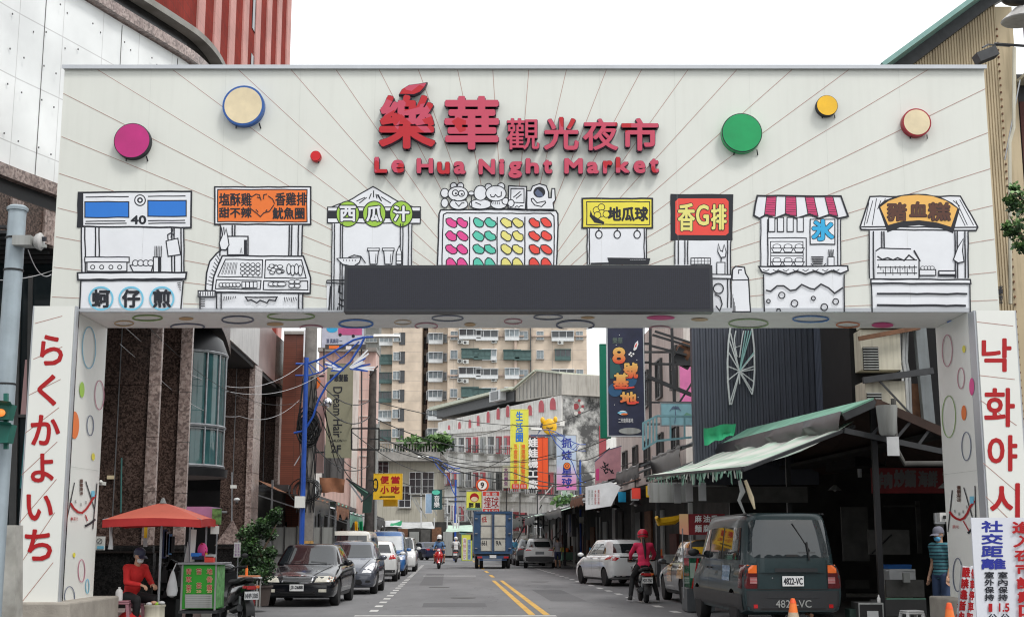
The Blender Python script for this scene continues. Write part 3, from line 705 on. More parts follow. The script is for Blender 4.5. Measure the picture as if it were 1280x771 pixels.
sx = [n for n in nt.nodes if n.type == 'SEPXYZ'][0];cb = [n for n in nt.nodes if n.type == 'COMBXYZ'][0]
nt.links.new(sx.outputs['X'],cb.inputs['X']);nt.links.new(sx.outputs['Y'],cb.inputs['Y'])
mat('ground_grey',(.14,.14,.135),.9,var=.2,scale=.5)
mat('line_yellow',(.62,.36,.06),.7,var=.2,scale=9,dirt=.3);mat('line_white',(.62,.62,.60),.7,var=.2,scale=9,dirt=.3)
mb = MB();mb.poly([(-400,-60,-.008),(400,-60,-.008),(400,900,-.008),(-400,900,-.008)],'ground_grey');tag(mb.build('ground'),kind='structure')
mb = MB();mb.poly([st(-5.0,-20),st(7.6,-20),st(7.6,150),st(-5.0,150)],'asphalt');tag(mb.build('road'),kind='structure')
mb = MB();mb.poly([st(-16,19,.002),st(-5.0,19,.002),st(-5.0,26.5,.002),st(-16,26.5,.002)],'asphalt');tag(mb.build('side_road'),kind='structure')
mb = MB();mb.hexa([st(-13,26.5,0),st(-4.85,26.5,0),st(-4.85,120,0),st(-13,120,0),st(-13,26.5,.13),st(-4.85,26.5,.13),st(-4.85,120,.13),st(-13,120,.13)],'paving');tag(mb.build('pavement',bevel=.02),kind='structure')
mb = MB();mb.hexa([st(-4.84,26.4,0),st(-4.62,26.4,0),st(-4.62,120,0),st(-4.84,120,0),st(-4.84,26.4,.15),st(-4.62,26.4,.15),st(-4.62,120,.15),st(-4.84,120,.15)],'concrete');tag(mb.build('kerb',bevel=.02),kind='structure')
mb = MB();mb.hexa([st(7.4,36,0),st(12,36,0),st(14,120,0),st(7.4,120,0),st(7.4,36,.10),st(12,36,.10),st(14,120,.10),st(7.4,120,.10)],'concrete');tag(mb.build('pavement',bevel=.02),kind='structure')
def strip(mb,a0,a1,b0,b1,m,z=.004): mb.poly([st(a0,b0,z),st(a1,b0,z),st(a1,b1,z),st(a0,b1,z)],m)
mb = MB();strip(mb,1.66,1.80,27.75,51.5,'line_yellow');strip(mb,1.96,2.10,27.75,51.5,'line_yellow')
for b in range(56,120,8): strip(mb,1.80,1.95,b,b+4,'line_yellow')
tag(mb.build('road_centre_line'),kind='structure')
mb = MB();strip(mb,-1.9,2.2,27.2,27.55,'line_white');
tag(mb.build('road_stop_line'),kind='structure')
mb = MB()
for k in range(28): strip(mb,-1.70,-1.52,29+k*2.0,29.75+k*2.0,'line_white');strip(mb,4.78,4.96,28.5+k*2.4,29.3+k*2.4,'line_white')
strip(mb,-1.1,1.2,58,58.5,'line_white')
tag(mb.build('road_parking_lines'),kind='structure')
mat('patch',(.115,.115,.12),.9,var=.2,scale=30,bump=.4);mat('iron',(.06,.058,.055),.6,metal=.4,var=.3,scale=30)
mb = MB();strip(mb,2.6,3.5,34,42,'patch',.003);strip(mb,-1.0,-.2,46,62,'patch',.003);strip(mb,-.6,.9,31,33,'patch',.003);tag(mb.build('road_patches'),kind='structure')
for a,b in ((.4,36),(3.4,50),(-.3,44)):
    mb = MB();p = st(a,b);mb.lathe([(.34,.002),(.34,.006),(.3,.007),(.0,.007)],p,'iron',24);o = mb.build('drain_cover');tag(o,{36: 'round iron drain cover in the lane nearest the stop line',50: 'round iron drain cover on the right side of the yellow lines',44: 'round iron drain cover farther up the lane beside the parked cars'}[b],'drain cover')
stone_mat('granite_brown',(.030,.020,.017),(.075,.049,.041),(.135,.092,.078),34)
stone_mat('granite_pink',(.16,.12,.11),(.30,.225,.205),(.42,.34,.31),22,.3)
stone_mat('granite_black',(.007,.007,.007),(.011,.011,.011),(.016,.015,.015),22,.2)
brick_mat('panel_weathered',(.88,.89,.89),(.83,.85,.85),(.60,.60,.60),1.5,1.2,.012,.6)
nt = MATS['panel_weathered'].node_tree
brick_mat('tile_red',(.27,.040,.030),(.225,.035,.027),(.13,.04,.035),.25,.45,.012,.95)
MATS['tile_red'].node_tree.nodes['Principled BSDF'].inputs['Specular IOR Level'].default_value = .08
brick_mat('tile_rosy',(.60,.31,.28),(.56,.29,.26),(.42,.24,.21),.5,.5,.01,.95)
brick_mat('tile_slab',(.20,.055,.03),(.155,.043,.024),(.08,.03,.02),.7,.07,.008,.5)
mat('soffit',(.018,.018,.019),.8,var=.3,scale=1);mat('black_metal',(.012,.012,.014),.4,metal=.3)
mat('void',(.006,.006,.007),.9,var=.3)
gb = thing('granite_building','brown granite office building with rounded white panelled upper storeys','building',(-9,30,0))
def pbox(mb,px0,px1,Y,dep,z0,z1,m):
    mb.box2((at(px0,440,Y).x,Y,z0),(at(px1,440,Y).x,Y+dep,z1),m)
pts = [(-9.9,18.0),(-9.4,20.2),(-8.9,22.1),(-8.40,23.5),(-7.85,25.1),(-7.35,26.5),(-7.02,27.6),(-6.92,29.0),(-7.1,31.0),(-7.5,34),(-8.2,38)]
def spl(p,n=5):
    out = []
    for i in range(len(p)-1):
        a = V(p[max(i-1,0)]);b = V(p[i]);c = V(p[i+1]);d = V(p[min(i+2,len(p)-1)])
        for k in range(n):
            t = k/n;out.append(.5*((2*b)+(c-a)*t+(2*a-5*b+4*c-d)*t*t+(3*b-a-3*c+d)*t**3))
    out.append(V(p[-1]));return out
cp = spl(pts)
def ribbon(mb,path,off,z0,z1,m,thick=.25):
    n = len(path);P = []
    for i,p in enumerate(path):
        t = (path[min(i+1,n-1)]-path[max(i-1,0)]).normalized();P.append(p+V((t.y,-t.x))*off)
    Q = [];
    for i,p in enumerate(path):
        t = (path[min(i+1,n-1)]-path[max(i-1,0)]).normalized();Q.append(p+V((t.y,-t.x))*(off-thick))
    for i in range(n-1):
        a,b,c,d = P[i],P[i+1],Q[i+1],Q[i]
        mb.hexa([V((a.x,a.y,z0)),V((b.x,b.y,z0)),V((c.x,c.y,z0)),V((d.x,d.y,z0)),V((a.x,a.y,z1)),V((b.x,b.y,z1)),V((c.x,c.y,z1)),V((d.x,d.y,z1))],m)
mb = MB();ribbon(mb,cp,0,7.95,11.75,'panel_weathered');mb.build('upper_wall',gb,True)
mat('rivet',(.12,.12,.12),.6)
mb = MB()
for i in range(2,len(cp)-1):
    t = (cp[i+1]-cp[i]).normalized();p = cp[i]+V((t.y,-t.x))*.003
    for zz in (8.4,9.3,9.95,10.6,11.3):
        if (i*7+int(zz*10)) % 3: mb.box((p.x+t.x*.1*(i % 3),p.y,zz+.05*((i*5) % 3)),(.02,.02,.03),'rivet')
for i in (6,13,20,27,34,41):
    t = (cp[i+1]-cp[i]).normalized();p = cp[i]+V((t.y,-t.x))*.004;mb.bar((p.x,p.y,7.97),(p.x,p.y,11.7),.015,.01,'rivet')
mb.build('panel_seams',gb,True)
mb = MB();ribbon(mb,cp,.16,11.78,12.0,'granite_pink');ribbon(mb,cp,-.05,12.0,12.35,'granite_black');ribbon(mb,cp,.22,12.36,12.5,'concrete',.5);mb.build('cornice',gb,True)
mb = MB();ribbon(mb,cp,.12,7.72,7.94,'granite_pink');ribbon(mb,cp,-.03,7.45,7.72,'black_metal');ribbon(mb,cp,.0,6.75,7.45,'granite_brown');mb.build('stone_band',gb,True)
mb = MB()
for i in (2,8,11,14,18,22):
    t = (cp[i+1]-cp[i]).normalized();nn = V((t.y,-t.x));p = cp[i]+nn*.02;q = cp[i+1]+nn*.02
    mb.bar((p.x,p.y,7.1),(q.x,q.y,7.1),.06,.62,'granite_pink')
mb.build('stone_band_panels',gb,True)
mb = MB();n = len(cp);
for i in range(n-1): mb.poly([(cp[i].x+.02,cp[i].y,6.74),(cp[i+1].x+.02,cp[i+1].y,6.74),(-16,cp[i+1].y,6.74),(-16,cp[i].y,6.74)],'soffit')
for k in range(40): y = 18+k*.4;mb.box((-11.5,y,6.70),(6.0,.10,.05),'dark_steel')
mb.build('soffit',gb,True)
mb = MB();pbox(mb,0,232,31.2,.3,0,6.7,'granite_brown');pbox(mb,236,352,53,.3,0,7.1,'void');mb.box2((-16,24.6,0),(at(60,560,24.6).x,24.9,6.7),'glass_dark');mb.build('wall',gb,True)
PL = [(118,188,28.0,.15,'granite_brown'),(188,202,27.9,.12,'granite_pink'),(204,226,29.4,.15,'granite_brown'),(226,240,29.3,.12,'granite_pink'),(282,313,42.5,1.6,'granite_brown'),(313,320,42.4,1.2,'granite_pink'),(322,347,51,1.6,'granite_brown'),(347,352,50.9,1.6,'granite_pink')]
for p0,p1,Y,dp,m in PL:
    mb = MB();w_ = at(p1,440,Y).x-at(p0,440,Y).x;x0 = at(p0,440,Y).x
    z = 1.42;top = 6.72 if Y < 31 else 7.13
    while z < top:
        z1 = min(top,z+1.12);mb.box2((x0,Y,z),(x0+w_,Y+dp,z1-.012),m);z = z1
    if m == 'granite_brown' and w_ > .6: mb.box2((x0+w_*.47,Y-.012,1.42),(x0+w_*.47+.02,Y-.002,top),'steel')
    mb.box2((x0-.05,Y-.10,0),(x0+w_+.05,Y+dp,1.25),'granite_black')
    mb.tube([(x0-.05,Y-.08,1.32),(x0+w_+.05,Y-.08,1.32)],.09,'granite_black',12)
    mb.build('pillar',gb,True)
mb = MB()
for k,(p0,p1,Y) in enumerate(((282,313,42.5),)):
    xa = at(268,682,Y-.15).x;xb = at(306,682,Y-.15).x;xm = (xa+xb)/2+.05;mb.prism([(xa,Y-.12,1.35),(xb,Y-.12,1.35),(xm,Y-.12,2.15)],(0,.1,0),'granite_pink')
mb.build('stone_gable',gb,True)
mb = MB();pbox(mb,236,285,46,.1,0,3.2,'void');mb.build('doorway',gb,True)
bc = V((at(216,480,33).x,33));rb = 1.30
def arc(r,a0,a1,n): return [(bc.x+r*math.cos(a),bc.y+r*math.sin(a)) for a in [a0+(a1-a0)*k/n for k in range(n+1)]]
mb = MB();P = arc(rb,R(-150),R(25),24);mb.sheet([[(x,y,3.32) for x,y in P],[(x,y,6.1) for x,y in P]],'glass_teal');bay = mb.build('bay_window',gb,True)
mb = MB()
for z in (3.30,4.28,6.1): mb.tube([(x,y,z) for x,y in arc(rb+.02,R(-150),R(25),24)],.045,'steel',6)
mb.tube([(x,y,4.2) for x,y in arc(rb+.02,R(-150),R(25),24)],.02,'steel',6)
for a in (-60,-38,-18,2): mb.tube([(bc.x+(rb+.02)*math.cos(R(a)),bc.y+(rb+.02)*math.sin(R(a)),3.3),(bc.x+(rb+.02)*math.cos(R(a)),bc.y+(rb+.02)*math.sin(R(a)),6.1)],.03,'steel',6)
mb.build('mullions',bay,True)
inv_fix = []
mb = MB();mb.lathe([(rb+.12,3.05),(rb+.14,3.24),(rb+.02,3.26)],(bc.x,bc.y,0),'black_metal',40);mb.lathe([(rb+.05,6.12),(rb-.1,6.5),(rb-.6,6.9),(0,7.0)],(bc.x,bc.y,0),'black_metal',40);mb.build('bay_housing',gb,True)
mat('bay_inside',(.07,.13,.13),.8,var=.5,scale=1.2)
mb = MB();mb.box2((bc.x-.9,bc.y+.1,3.3),(bc.x+.9,bc.y+.3,6.1),'bay_inside')
for k in range(5): mb.box((bc.x-.3+k*.3,bc.y-.3,5.2-(k % 2)*.4),(.08,.03,1.3),'paint_white')
mb.build('bay_interior',gb,True)
mat('fascia',(.50,.49,.48),.35,var=.25,scale=.7,streak=.3);mat('fascia_brown',(.20,.13,.12),.35,var=.3,scale=.9)
mb = MB();mb.hexa([st(-6.5,31.5,7.16),st(-6.3,31.5,7.16),st(-6.3,43,7.16),st(-6.5,43,7.16),st(-6.5,31.5,8.6),st(-6.3,31.5,8.6),st(-6.3,43,8.6),st(-6.5,43,8.6)],'fascia')
mb.hexa([st(-6.55,43.01,7.16),st(-6.35,43.01,7.16),st(-6.35,53,7.16),st(-6.55,53,7.16),st(-6.55,43.01,8.9),st(-6.35,43.01,8.9),st(-6.35,53,8.9),st(-6.55,53,8.9)],'fascia_brown')
mb.build('balcony_fascia',gb,True)
mb = MB();mb.hexa([st(-11,31.6,7.02),st(-6.35,31.6,7.02),st(-6.4,53,7.02),st(-11,53,7.02),st(-11,31.6,7.14),st(-6.35,31.6,7.14),st(-6.4,53,7.14),st(-11,53,7.14)],'soffit');mb.build('balcony_slab',gb,True)
mb = MB()
mb.box2((-15.5,31.6,7.2),(-8.6,54,8.9),'granite_brown');mb.build('rear_wing',gb,True)
tw = thing('striped_tower','red tiled office tower with pale pink vertical ribs above the white panelled building','building',(-13,55,0))
mb = MB();mb.box2((-26,43,6),(-12.9,72.5,60),'tile_red');mb.build('wall',tw,True)
for k in range(8):
    y = 50.9+k*2.9;mb = MB();mb.box2((-12.9,y,6),(-12.82,y+1.15,60),'tile_rosy');mb.build('rib',tw,True)
for k in range(6):
    y = 60.2;z = 9+k*3.5;mb = MB();mb.box2((-12.95,y+1.6,z),(-12.86,y+2.9,z+2.2),'glass_dark');mb.build('window',tw,True)
sl_ = thing('tiled_pier','tall slab pier faced in thin reddish brown tiles beside the blue lamp post','wall',(at(367,560,48).x,48,0))
mb = MB();pbox(mb,354.5,379,48,1.6,0,zat(418,48),'tile_slab');mb.build('wall',sl_,True)
mb = MB();pbox(mb,354,379.5,47.9,1.8,zat(418,48)+.003,zat(418,48)+.12,'concrete');mb.build('coping',sl_,True)
tag(MB().box2((at(379.5,430,47).x,47,zat(446,47)),(at(384.5,430,47).x,47.9,zat(412,47)),'paint_white').build('light_box_sign'),'slim white light box mounted at the top of the tiled pier','sign')
mat('frame_white',(.62,.64,.65),.5);mat('frame_green',(.06,.115,.11),.5,var=.2,scale=3);mat('frame_dark',(.06,.06,.06),.5)
mat('pane_pale',(.20,.24,.26),.12,var=.5,scale=.8,spec=.8);mat('pane_dark',(.035,.042,.048),.1,var=.5,scale=.8,spec=.8);mat('ac_white',(.55,.56,.54),.6,var=.2,scale=4,dirt=.3)
mat('grille',(.10,.10,.10),.6)
def mk_window(name,w,h,fm,pm,bars=2,hb=0,dep=.12,sill=False):
    mb = MB();t = max(.04,w*.045)
    for x in (-w/2+t/2,w/2-t/2): mb.box((x,-dep/2,h/2),(t,dep,h-2*t-.004),fm)
    for z in (t/2,h-t/2): mb.box((0,-dep/2,z),(w,dep+.01,t),fm)
    for k in range(1,bars): mb.box((-w/2+w*k/bars,-dep*.35,h/2),(t*.8,dep*.5,h-2*t-.01),fm)
    for k in range(hb): mb.box((0,-dep*.3,h*(k+1)/(hb+1)),(w-2*t-.01,dep*.35,t*.6),fm)
    if sill: mb.box((0,-.12,-.05),(w+.16,.3,.08),'concrete')
    me = mb.mesh(name)
    mp = MB();mp.box((0,-.02,h/2),(w-2*t+.01,.02,h-2*t+.01),pm);pe = mp.mesh('pane')
    return me,pe
def put_window(kit,parent,loc,rz=0,name='window'):
    o = link(name,kit[0],parent);pi = wm(parent).inverted();o.location = pi @ V(loc);o.rotation_euler = (0,0,rz);p = link('pane',kit[1],o);return o
def mk_bay(w,h,d,fm,pm):
    mb = MB();
    mb.box((0,-d/2,.06),(w,d,.12),fm);mb.box((0,-d/2-.05,h-.05),(w+.1,d+.1,.1),fm)
    for x in (-w/2+.04,-w/6,w/6,w/2-.04): mb.box((x,-d+.04,h/2),(.07,.07,h-.22),fm)
    mb.box((0,-d+.03,h*.35),(w-.16,.04,.06),fm);mb.box((0,-d+.03,h*.18),(w-.16,.03,h*.28-.06),fm)
    me = mb.mesh('bay_window');mp = MB();mp.box2((-w/2+.05,-d+.08,.13),(w/2-.05,-.003,h-.11),pm);return me,mp.mesh('pane')
def mk_ac(s=1):
    mb = MB();mb.box((0,-.18*s,.32*s),(.85*s,.32*s,.6*s),'ac_white');mb.lathe([(.22*s,0),(.22*s,-.012),(.03,-.014)],(-.12*s,-.343*s,.32*s),'grille',18,'Y')
    for x in (-.35,.35): mb.bar((x*s,0,.01),(x*s,-.36*s,.01),.04,.04,'rusty')
    return mb.mesh('air_conditioner')
ac_me = mk_ac()
def put_ac(parent,loc,rz=0):
    o = link('air_conditioner',ac_me,parent);o.location = wm(parent).inverted() @ V(loc);o.rotation_euler = (0,0,rz);return o
K_sm = mk_window('window',1.1,1.3,'frame_white','pane_pale',2,0,.12,True);K_md = mk_window('window',2.0,1.3,'frame_white','pane_pale',3,0,.12,True)
K_dk = mk_window('window',.9,1.9,'frame_dark','pane_dark',2,1,.1);K_bayg = mk_bay(2.4,1.7,.8,'frame_green','pane_dark');K_bayw = mk_bay(2.2,1.7,.8,'frame_white','pane_pale')
K_cage = mk_bay(3.4,1.6,.7,'frame_white','pane_dark');K_shade = mk_bay(2.6,1.5,.9,'frame_green','frame_green')
brick_mat('tan_tile',(.64,.53,.42),(.60,.50,.40),(.50,.42,.35),3.0,1.5,.05,.7)
brick_mat('tan_tile_dark',(.50,.39,.32),(.46,.36,.30),(.4,.31,.26),3.0,1.5,.05,.7)
TY = 200.0
ap = thing('apartment_tower','tall beige tiled apartment tower with caged balconies far behind the arched house','building',(at(600,560,TY).x,TY,0))
def fx(px,Y=TY): return at(px,480,Y).x
mb = MB()
mb.box2((fx(474),TY+2,0),(fx(490),TY+14,46),'tan_tile');mb.box2((fx(489.9),TY,0),(fx(527),TY+14,47),'tan_tile')
mb.box2((fx(527)+.01,TY+5,0),(fx(534)-.01,TY+14,46),'tan_tile_dark')
mb.box2((fx(534),TY+1,0),(fx(560),TY+14,47),'tan_tile');mb.box2((fx(560)+.01,TY-2,0),(fx(733),TY+14,47),'tan_tile')
mb.build('wall',ap,True)
mb = MB()
for x0,x1,y in ((560,596,-2.25),(615,655,-2.25),(664,690,-2.25),(712,733,-2.25)):
    for k in range(4): zz = 20+k*6;mb.box2((fx(x0),TY+y,zz),(fx(x1),TY-2.003,zz+.25),'tan_tile_dark')
mb.box2((fx(643),TY-2.6,0),(fx(646),TY-2.003,47),'tan_tile_dark');mb.box2((fx(662.5),TY-2.5,0),(fx(664),TY-2.003,47),'frame_dark');mb.build('ledges',ap,True)
STH = 2.93
def zz_(py): return zat(py,TY)
z0 = zz_(598)
for k in range(10):
    zb = zz_(595)+k*STH
    if zb > 37: break
    put_window((K_bayw if k % 4 == 3 else K_bayg if k % 3 else K_shade),ap,(fx(481),TY+2,zb-.4))
    put_window(K_sm,ap,(fx(495.5),TY,zb));put_window(K_dk,ap,(fx(502),TY,zb-.5))
    put_window(K_dk,ap,(fx(530),TY+5,zb-.4));put_window(K_sm,ap,(fx(537),TY+1,zb));put_window(K_bayw,ap,(fx(544),TY+1,zb-.3));put_window(K_sm,ap,(fx(553.5),TY+1,zb))
    put_window((K_cage if k % 2 else K_shade),ap,(fx(588),TY-2,zb));
    if k % 2 == 0: put_window(K_shade,ap,(fx(603),TY-2,zb-.2));put_window(K_bayw,ap,(fx(612),TY-2,zb-.3))
    else: put_window(K_cage,ap,(fx(609),TY-2,zb-.2))
    put_ac(ap,(fx(583),TY-2.8,zb-.9));put_ac(ap,(fx(618),TY-2.1,zb-.6))
    put_window(K_md,ap,(fx(652),TY-2,zb)) if k % 2 else put_window(K_shade,ap,(fx(653),TY-2,zb-.3))
    put_window(K_sm,ap,(fx(675),TY-2,zb));put_window(K_sm,ap,(fx(568),TY-2,zb));put_ac(ap,(fx(576),TY-2.1,zb-.7));put_window(K_bayw if k % 3 else K_shade,ap,(fx(640),TY-2,zb-.2));put_window(K_sm,ap,(fx(724),TY-2,zb)) if k % 2 else None;put_window(K_cage if k % 2 else K_bayg,ap,(fx(703),TY-2,zb-.3));
    if k % 2: put_ac(ap,(fx(700),TY-2.9,zb-.9))
gt = thing('grey_tower','narrow grey apartment block squeezed left of the tall beige tower','building',(at(450,560,215).x,215,0))
mat('wall_grey',(.33,.34,.33),.8,var=.15,scale=.4,streak=.4)
mb = MB();mb.box2((fx(428,215),215,0),(fx(473,215),225,46),'wall_grey');mb.build('wall',gt,True)
for k in range(9):
    for px in (437,449,463): put_window(K_bayg if (k+px) % 2 else K_md,gt,(at(px,480,215).x,215,12+k*3.1))
mat('wall_pink',(.66,.47,.42),.8,var=.1,scale=.5,streak=.35);mat('wall_pale',(.68,.64,.60),.8,var=.1,scale=.5,streak=.35)
ph = thing('pink_house','pale pink rendered house with grey shutters behind the olive sign','house',(at(440,560,82).x,82,0))
mb = MB();mb.box2((at(396,560,82).x,82,0),(at(468,560,82).x,84,zat(440,82)),'wall_pink');mb.box2((at(440,560,82).x,81.8,0),(at(447,560,82).x,81.99,zat(440,82)),'wall_pale');mb.build('wall',ph,True)
K_ph = mk_window('window',.9,2.0,'wall_pale','wall_pink',1,2,.1)
for k,py in enumerate((500,560,610)): put_window(K_ph,ph,(at(457,py,82).x,82,zat(py,82)))
K_sh = mk_window('window',1.2,2.4,'frame_dark','grille',3,0,.1)
for px in (402,418): put_window(K_sh,ph,(at(px,600,82).x,81.9,zat(605,82)))
mb = MB();mb.box2((at(395,560,82).x,81.6,zat(440,82)+.003),(at(469,560,82).x,84.2,zat(440,82)+.25),'concrete');mb.build('roof',ph,True)
for (b0,b1,a,h,m,lab) in ((54.5,66,-6.9,8.5,'wall_grey','narrow grey stained house right behind the tiled pier'),(66.5,79,-7.6,6.0,'wall_pale','low pale house between the grey house and the pink house')):
    t = thing('town_house',lab,'house',tuple(st(a-3,b0)))
    mb = MB();mb.hexa([st(a-7,b0),st(a,b0),st(a,b1),st(a-7,b1),st(a-7,b0,h),st(a,b0,h),st(a,b1,h),st(a-7,b1,h)],m);mb.build('wall',t,True)
    for k in range(3):
        for z in (3.6,6.2):
            if z+1.4 < h: put_window(K_md,t,st(a+.005,b0+2+k*3.4,z),R(90)+.047)
EB = 122.0
le = thing('cream_house','low cream two storey house with flat grey roof and balustrade at the street end','house',(at(520,650,EB).x,EB,0))
mat('wall_cream',(.44,.42,.35),.8,var=.1,scale=.4,streak=.45)
ex = lambda px: at(px,620,EB).x
mb = MB();mb.box2((ex(436),EB,0),(ex(546),EB+14,zat(572,EB)),'wall_cream');mb.build('wall',le,True)
mb = MB();mb.box2((ex(428),EB-1.6,zat(577,EB)),(ex(551),EB+14,zat(566,EB)),'concrete');mb.build('roof',le,True)
mb = MB()
for k in range(31): mb.box((ex(440)+k*.26,EB-1.4,zat(561,EB)),(.12,.12,.7),'concrete')
mb.box2((ex(438),EB-1.5,zat(557,EB)+.1),(ex(551),EB-1.3,zat(557,EB)+.25),'concrete');mb.build('balustrade',le,True)
K_le = mk_window('window',1.1,2.0,'frame_white','pane_dark',2,2,.12,True)
for px,py in ((519,617),(506,634),(478,600),(465,601),(535,617)): put_window(K_le,le,(ex(px),EB,zat(py,EB)))
mat('wall_old_white',(.74,.73,.70),.85,var=.12,scale=.8,streak=.55)
def mould():
    m = mat('wall_mould',(.55,.55,.53),.9,var=.25,scale=.5);nt = m.node_tree;N = nt.nodes;L = nt.links;b = N['Principled BSDF']
    src = b.inputs['Base Color'].links[0].from_socket;tc = [n for n in N if n.type == 'TEX_COORD'][0]
    n = N.new('ShaderNodeTexNoise');n.inputs['Scale'].default_value = .45;n.inputs['Detail'].default_value = 9;n.inputs['Roughness'].default_value = .7;L.new(tc.outputs['Object'],n.inputs['Vector'])
    r = N.new('ShaderNodeMapRange');r.inputs['From Min'].default_value = .40;r.inputs['From Max'].default_value = .54;L.new(n.outputs['Fac'],r.inputs['Value'])
    mx = N.new('ShaderNodeMix');mx.data_type = 'RGBA';L.new(r.outputs['Result'],mx.inputs['Factor']);L.new(src,mx.inputs['A']);mx.inputs['B'].default_value = (.075,.075,.075,1);L.new(mx.outputs['Result'],b.inputs['Base Color'])
mould()
mat('attic_metal',(.42,.40,.36),.7,var=.15,scale=.6,streak=.5);mat('roof_cream',(.55,.58,.47),.6,streak=.2);mat('arch_pink',(.52,.10,.12),.7,var=.2,scale=1);mat('arch_red_dark',(.30,.05,.06),.7)
P0 = V((at(703,674,118).x,118));P1 = V((at(546,674,146).x,146));P2 = V((at(762,674,121).x,121))
ah = thing('arched_house','old white four storey house with red arched windows and a sheet metal attic','house',(P0.x,P0.y,0))
fd = (P1-P0);fl_ = fd.length;fd.normalize();fn = V((fd.y,-fd.x));fn = fn if fn.y < 0 else -fn
sd = (P2-P0);sl2 = sd.length;sd.normalize();sn = V((sd.y,-sd.x));sn = sn if sn.y < 0 else -sn
f0 = V((P0.x,P0.y,0));fn3 = V((fn.x,fn.y,0));sn3 = V((sn.x,sn.y,0))
def onF(px,py,o=0): return onplane(px,py,f0,fn3)+fn3*o
def onS(px,py,o=0): return onplane(px,py,f0,sn3)+sn3*o
ztop = onF(703,493).z
mb = MB();P3 = P1+V((14,6));
mb.hexa([V((P0.x,P0.y,0)),V((P2.x,P2.y,0)),V((P2.x+4,P2.y+14,0)),V((P1.x,P1.y,0)),V((P0.x,P0.y,ztop)),V((P2.x,P2.y,ztop)),V((P2.x+4,P2.y+14,ztop)),V((P1.x,P1.y,ztop))],'wall_old_white');mb.build('wall',ah,True)
mb = MB();q = [onS(703.2,493,.05),onS(758,492,.05),onS(758,672,.05),onS(703.2,672,.05)];mb.prism(q,(0,.04,0),'wall_mould');mb.build('gable_wall',ah,True)
mb = MB();zr = onF(703,467).z
mb.prism([onF(645,502,.04),onF(703,493,.04),onF(703,467,.04),onF(672,464,.04),onF(645,486,.04)],-fn3*6,'attic_metal')
mb.prism([onS(703.4,493,.06),onS(757,492,.06),onS(757,473,.06),onS(703.4,467,.06)],(0,4,0),'attic_metal')
for k in range(12): px = 650+k*4.6;a = onF(px,500-(px-645)*.14,.07);b = onF(px,max(466,484-(px-647)*.85) if px < 672 else 466,.07);mb.bar(a,b,.06,.05,'wall_grey')
mb.build('attic',ah,True)
mb = MB();r0 = [onF(672,463.5,.3),onF(703,467,.3),onS(759,473.5,.3),onS(759,470,.3)+V((0,7,0)),onF(672,462.5,.3)+V((3,9,0))];mb.prism(r0,(0,0,.18),'roof_cream')
mb.bar(onF(643,488,.3),onF(672,463.5,.3),.25,.15,'roof_cream');mb.build('roof',ah,True)
mb = MB();mb.prism([onF(548,512,.2),onF(645,488,.2),onF(645,501,.2),onF(548,523,.2)],-fn3*5,'dark_steel');mb.prism([onF(545,509,.8),onF(645,484,.8),onF(645,487,.8),onF(545,513,.8)],-fn3*6,'roof_cream');mb.build('lean_to_roof',ah,True)
def arched(px,py,w,h,parent):
    x0 = onF(px-w/2,py);x1 = onF(px+w/2,py);dxy = (x1-x0);W_ = dxy.length;d = dxy.normalized();Hh = abs(onF(px,py).z-onF(px,py-h).z)
    base = x0+fn3*.06
    def prof(s,o):
        c = base+d*W_/2+fn3*o;pts = [c-d*W_*s/2,c+d*W_*s/2];hz = Hh-W_*.5
        for k in range(9): a = math.pi*k/8;pts.append(c+d*W_*s/2*math.cos(a)+V((0,0,hz+W_*.5*s*math.sin(a))))
        return pts
    m1 = MB();m1.prism(prof(1.25,0),-fn3*.1,'wall_old_white');fr = m1.build('window',parent,True)
    m2 = MB();m2.prism(prof(1,.03),-fn3*.05,'arch_pink');m2.build('pane',fr,True)
    inv_fix.append(0)
for px,py,w,h in ((663,519,5.5,13),(677.5,515,6.5,15),(692,512,7,15),(598.5,532,3.4,13),(611,528,3.6,14),(623.5,524,3.8,14),(635.5,521,3.8,14),(588,535,3,11),(575,538,3,11),(562,541,2.6,10)): arched(px,py,w,h,ah)
mb = MB()
for (pya,pyb) in ((541,537),(582,585),(622,633)):
    a = onF(548,pya,.02);b = onF(703,pyb-8,.02);mb.bar(a,b,.5,.45,'wall_old_white')
mb.build('floor_bands',ah,True)
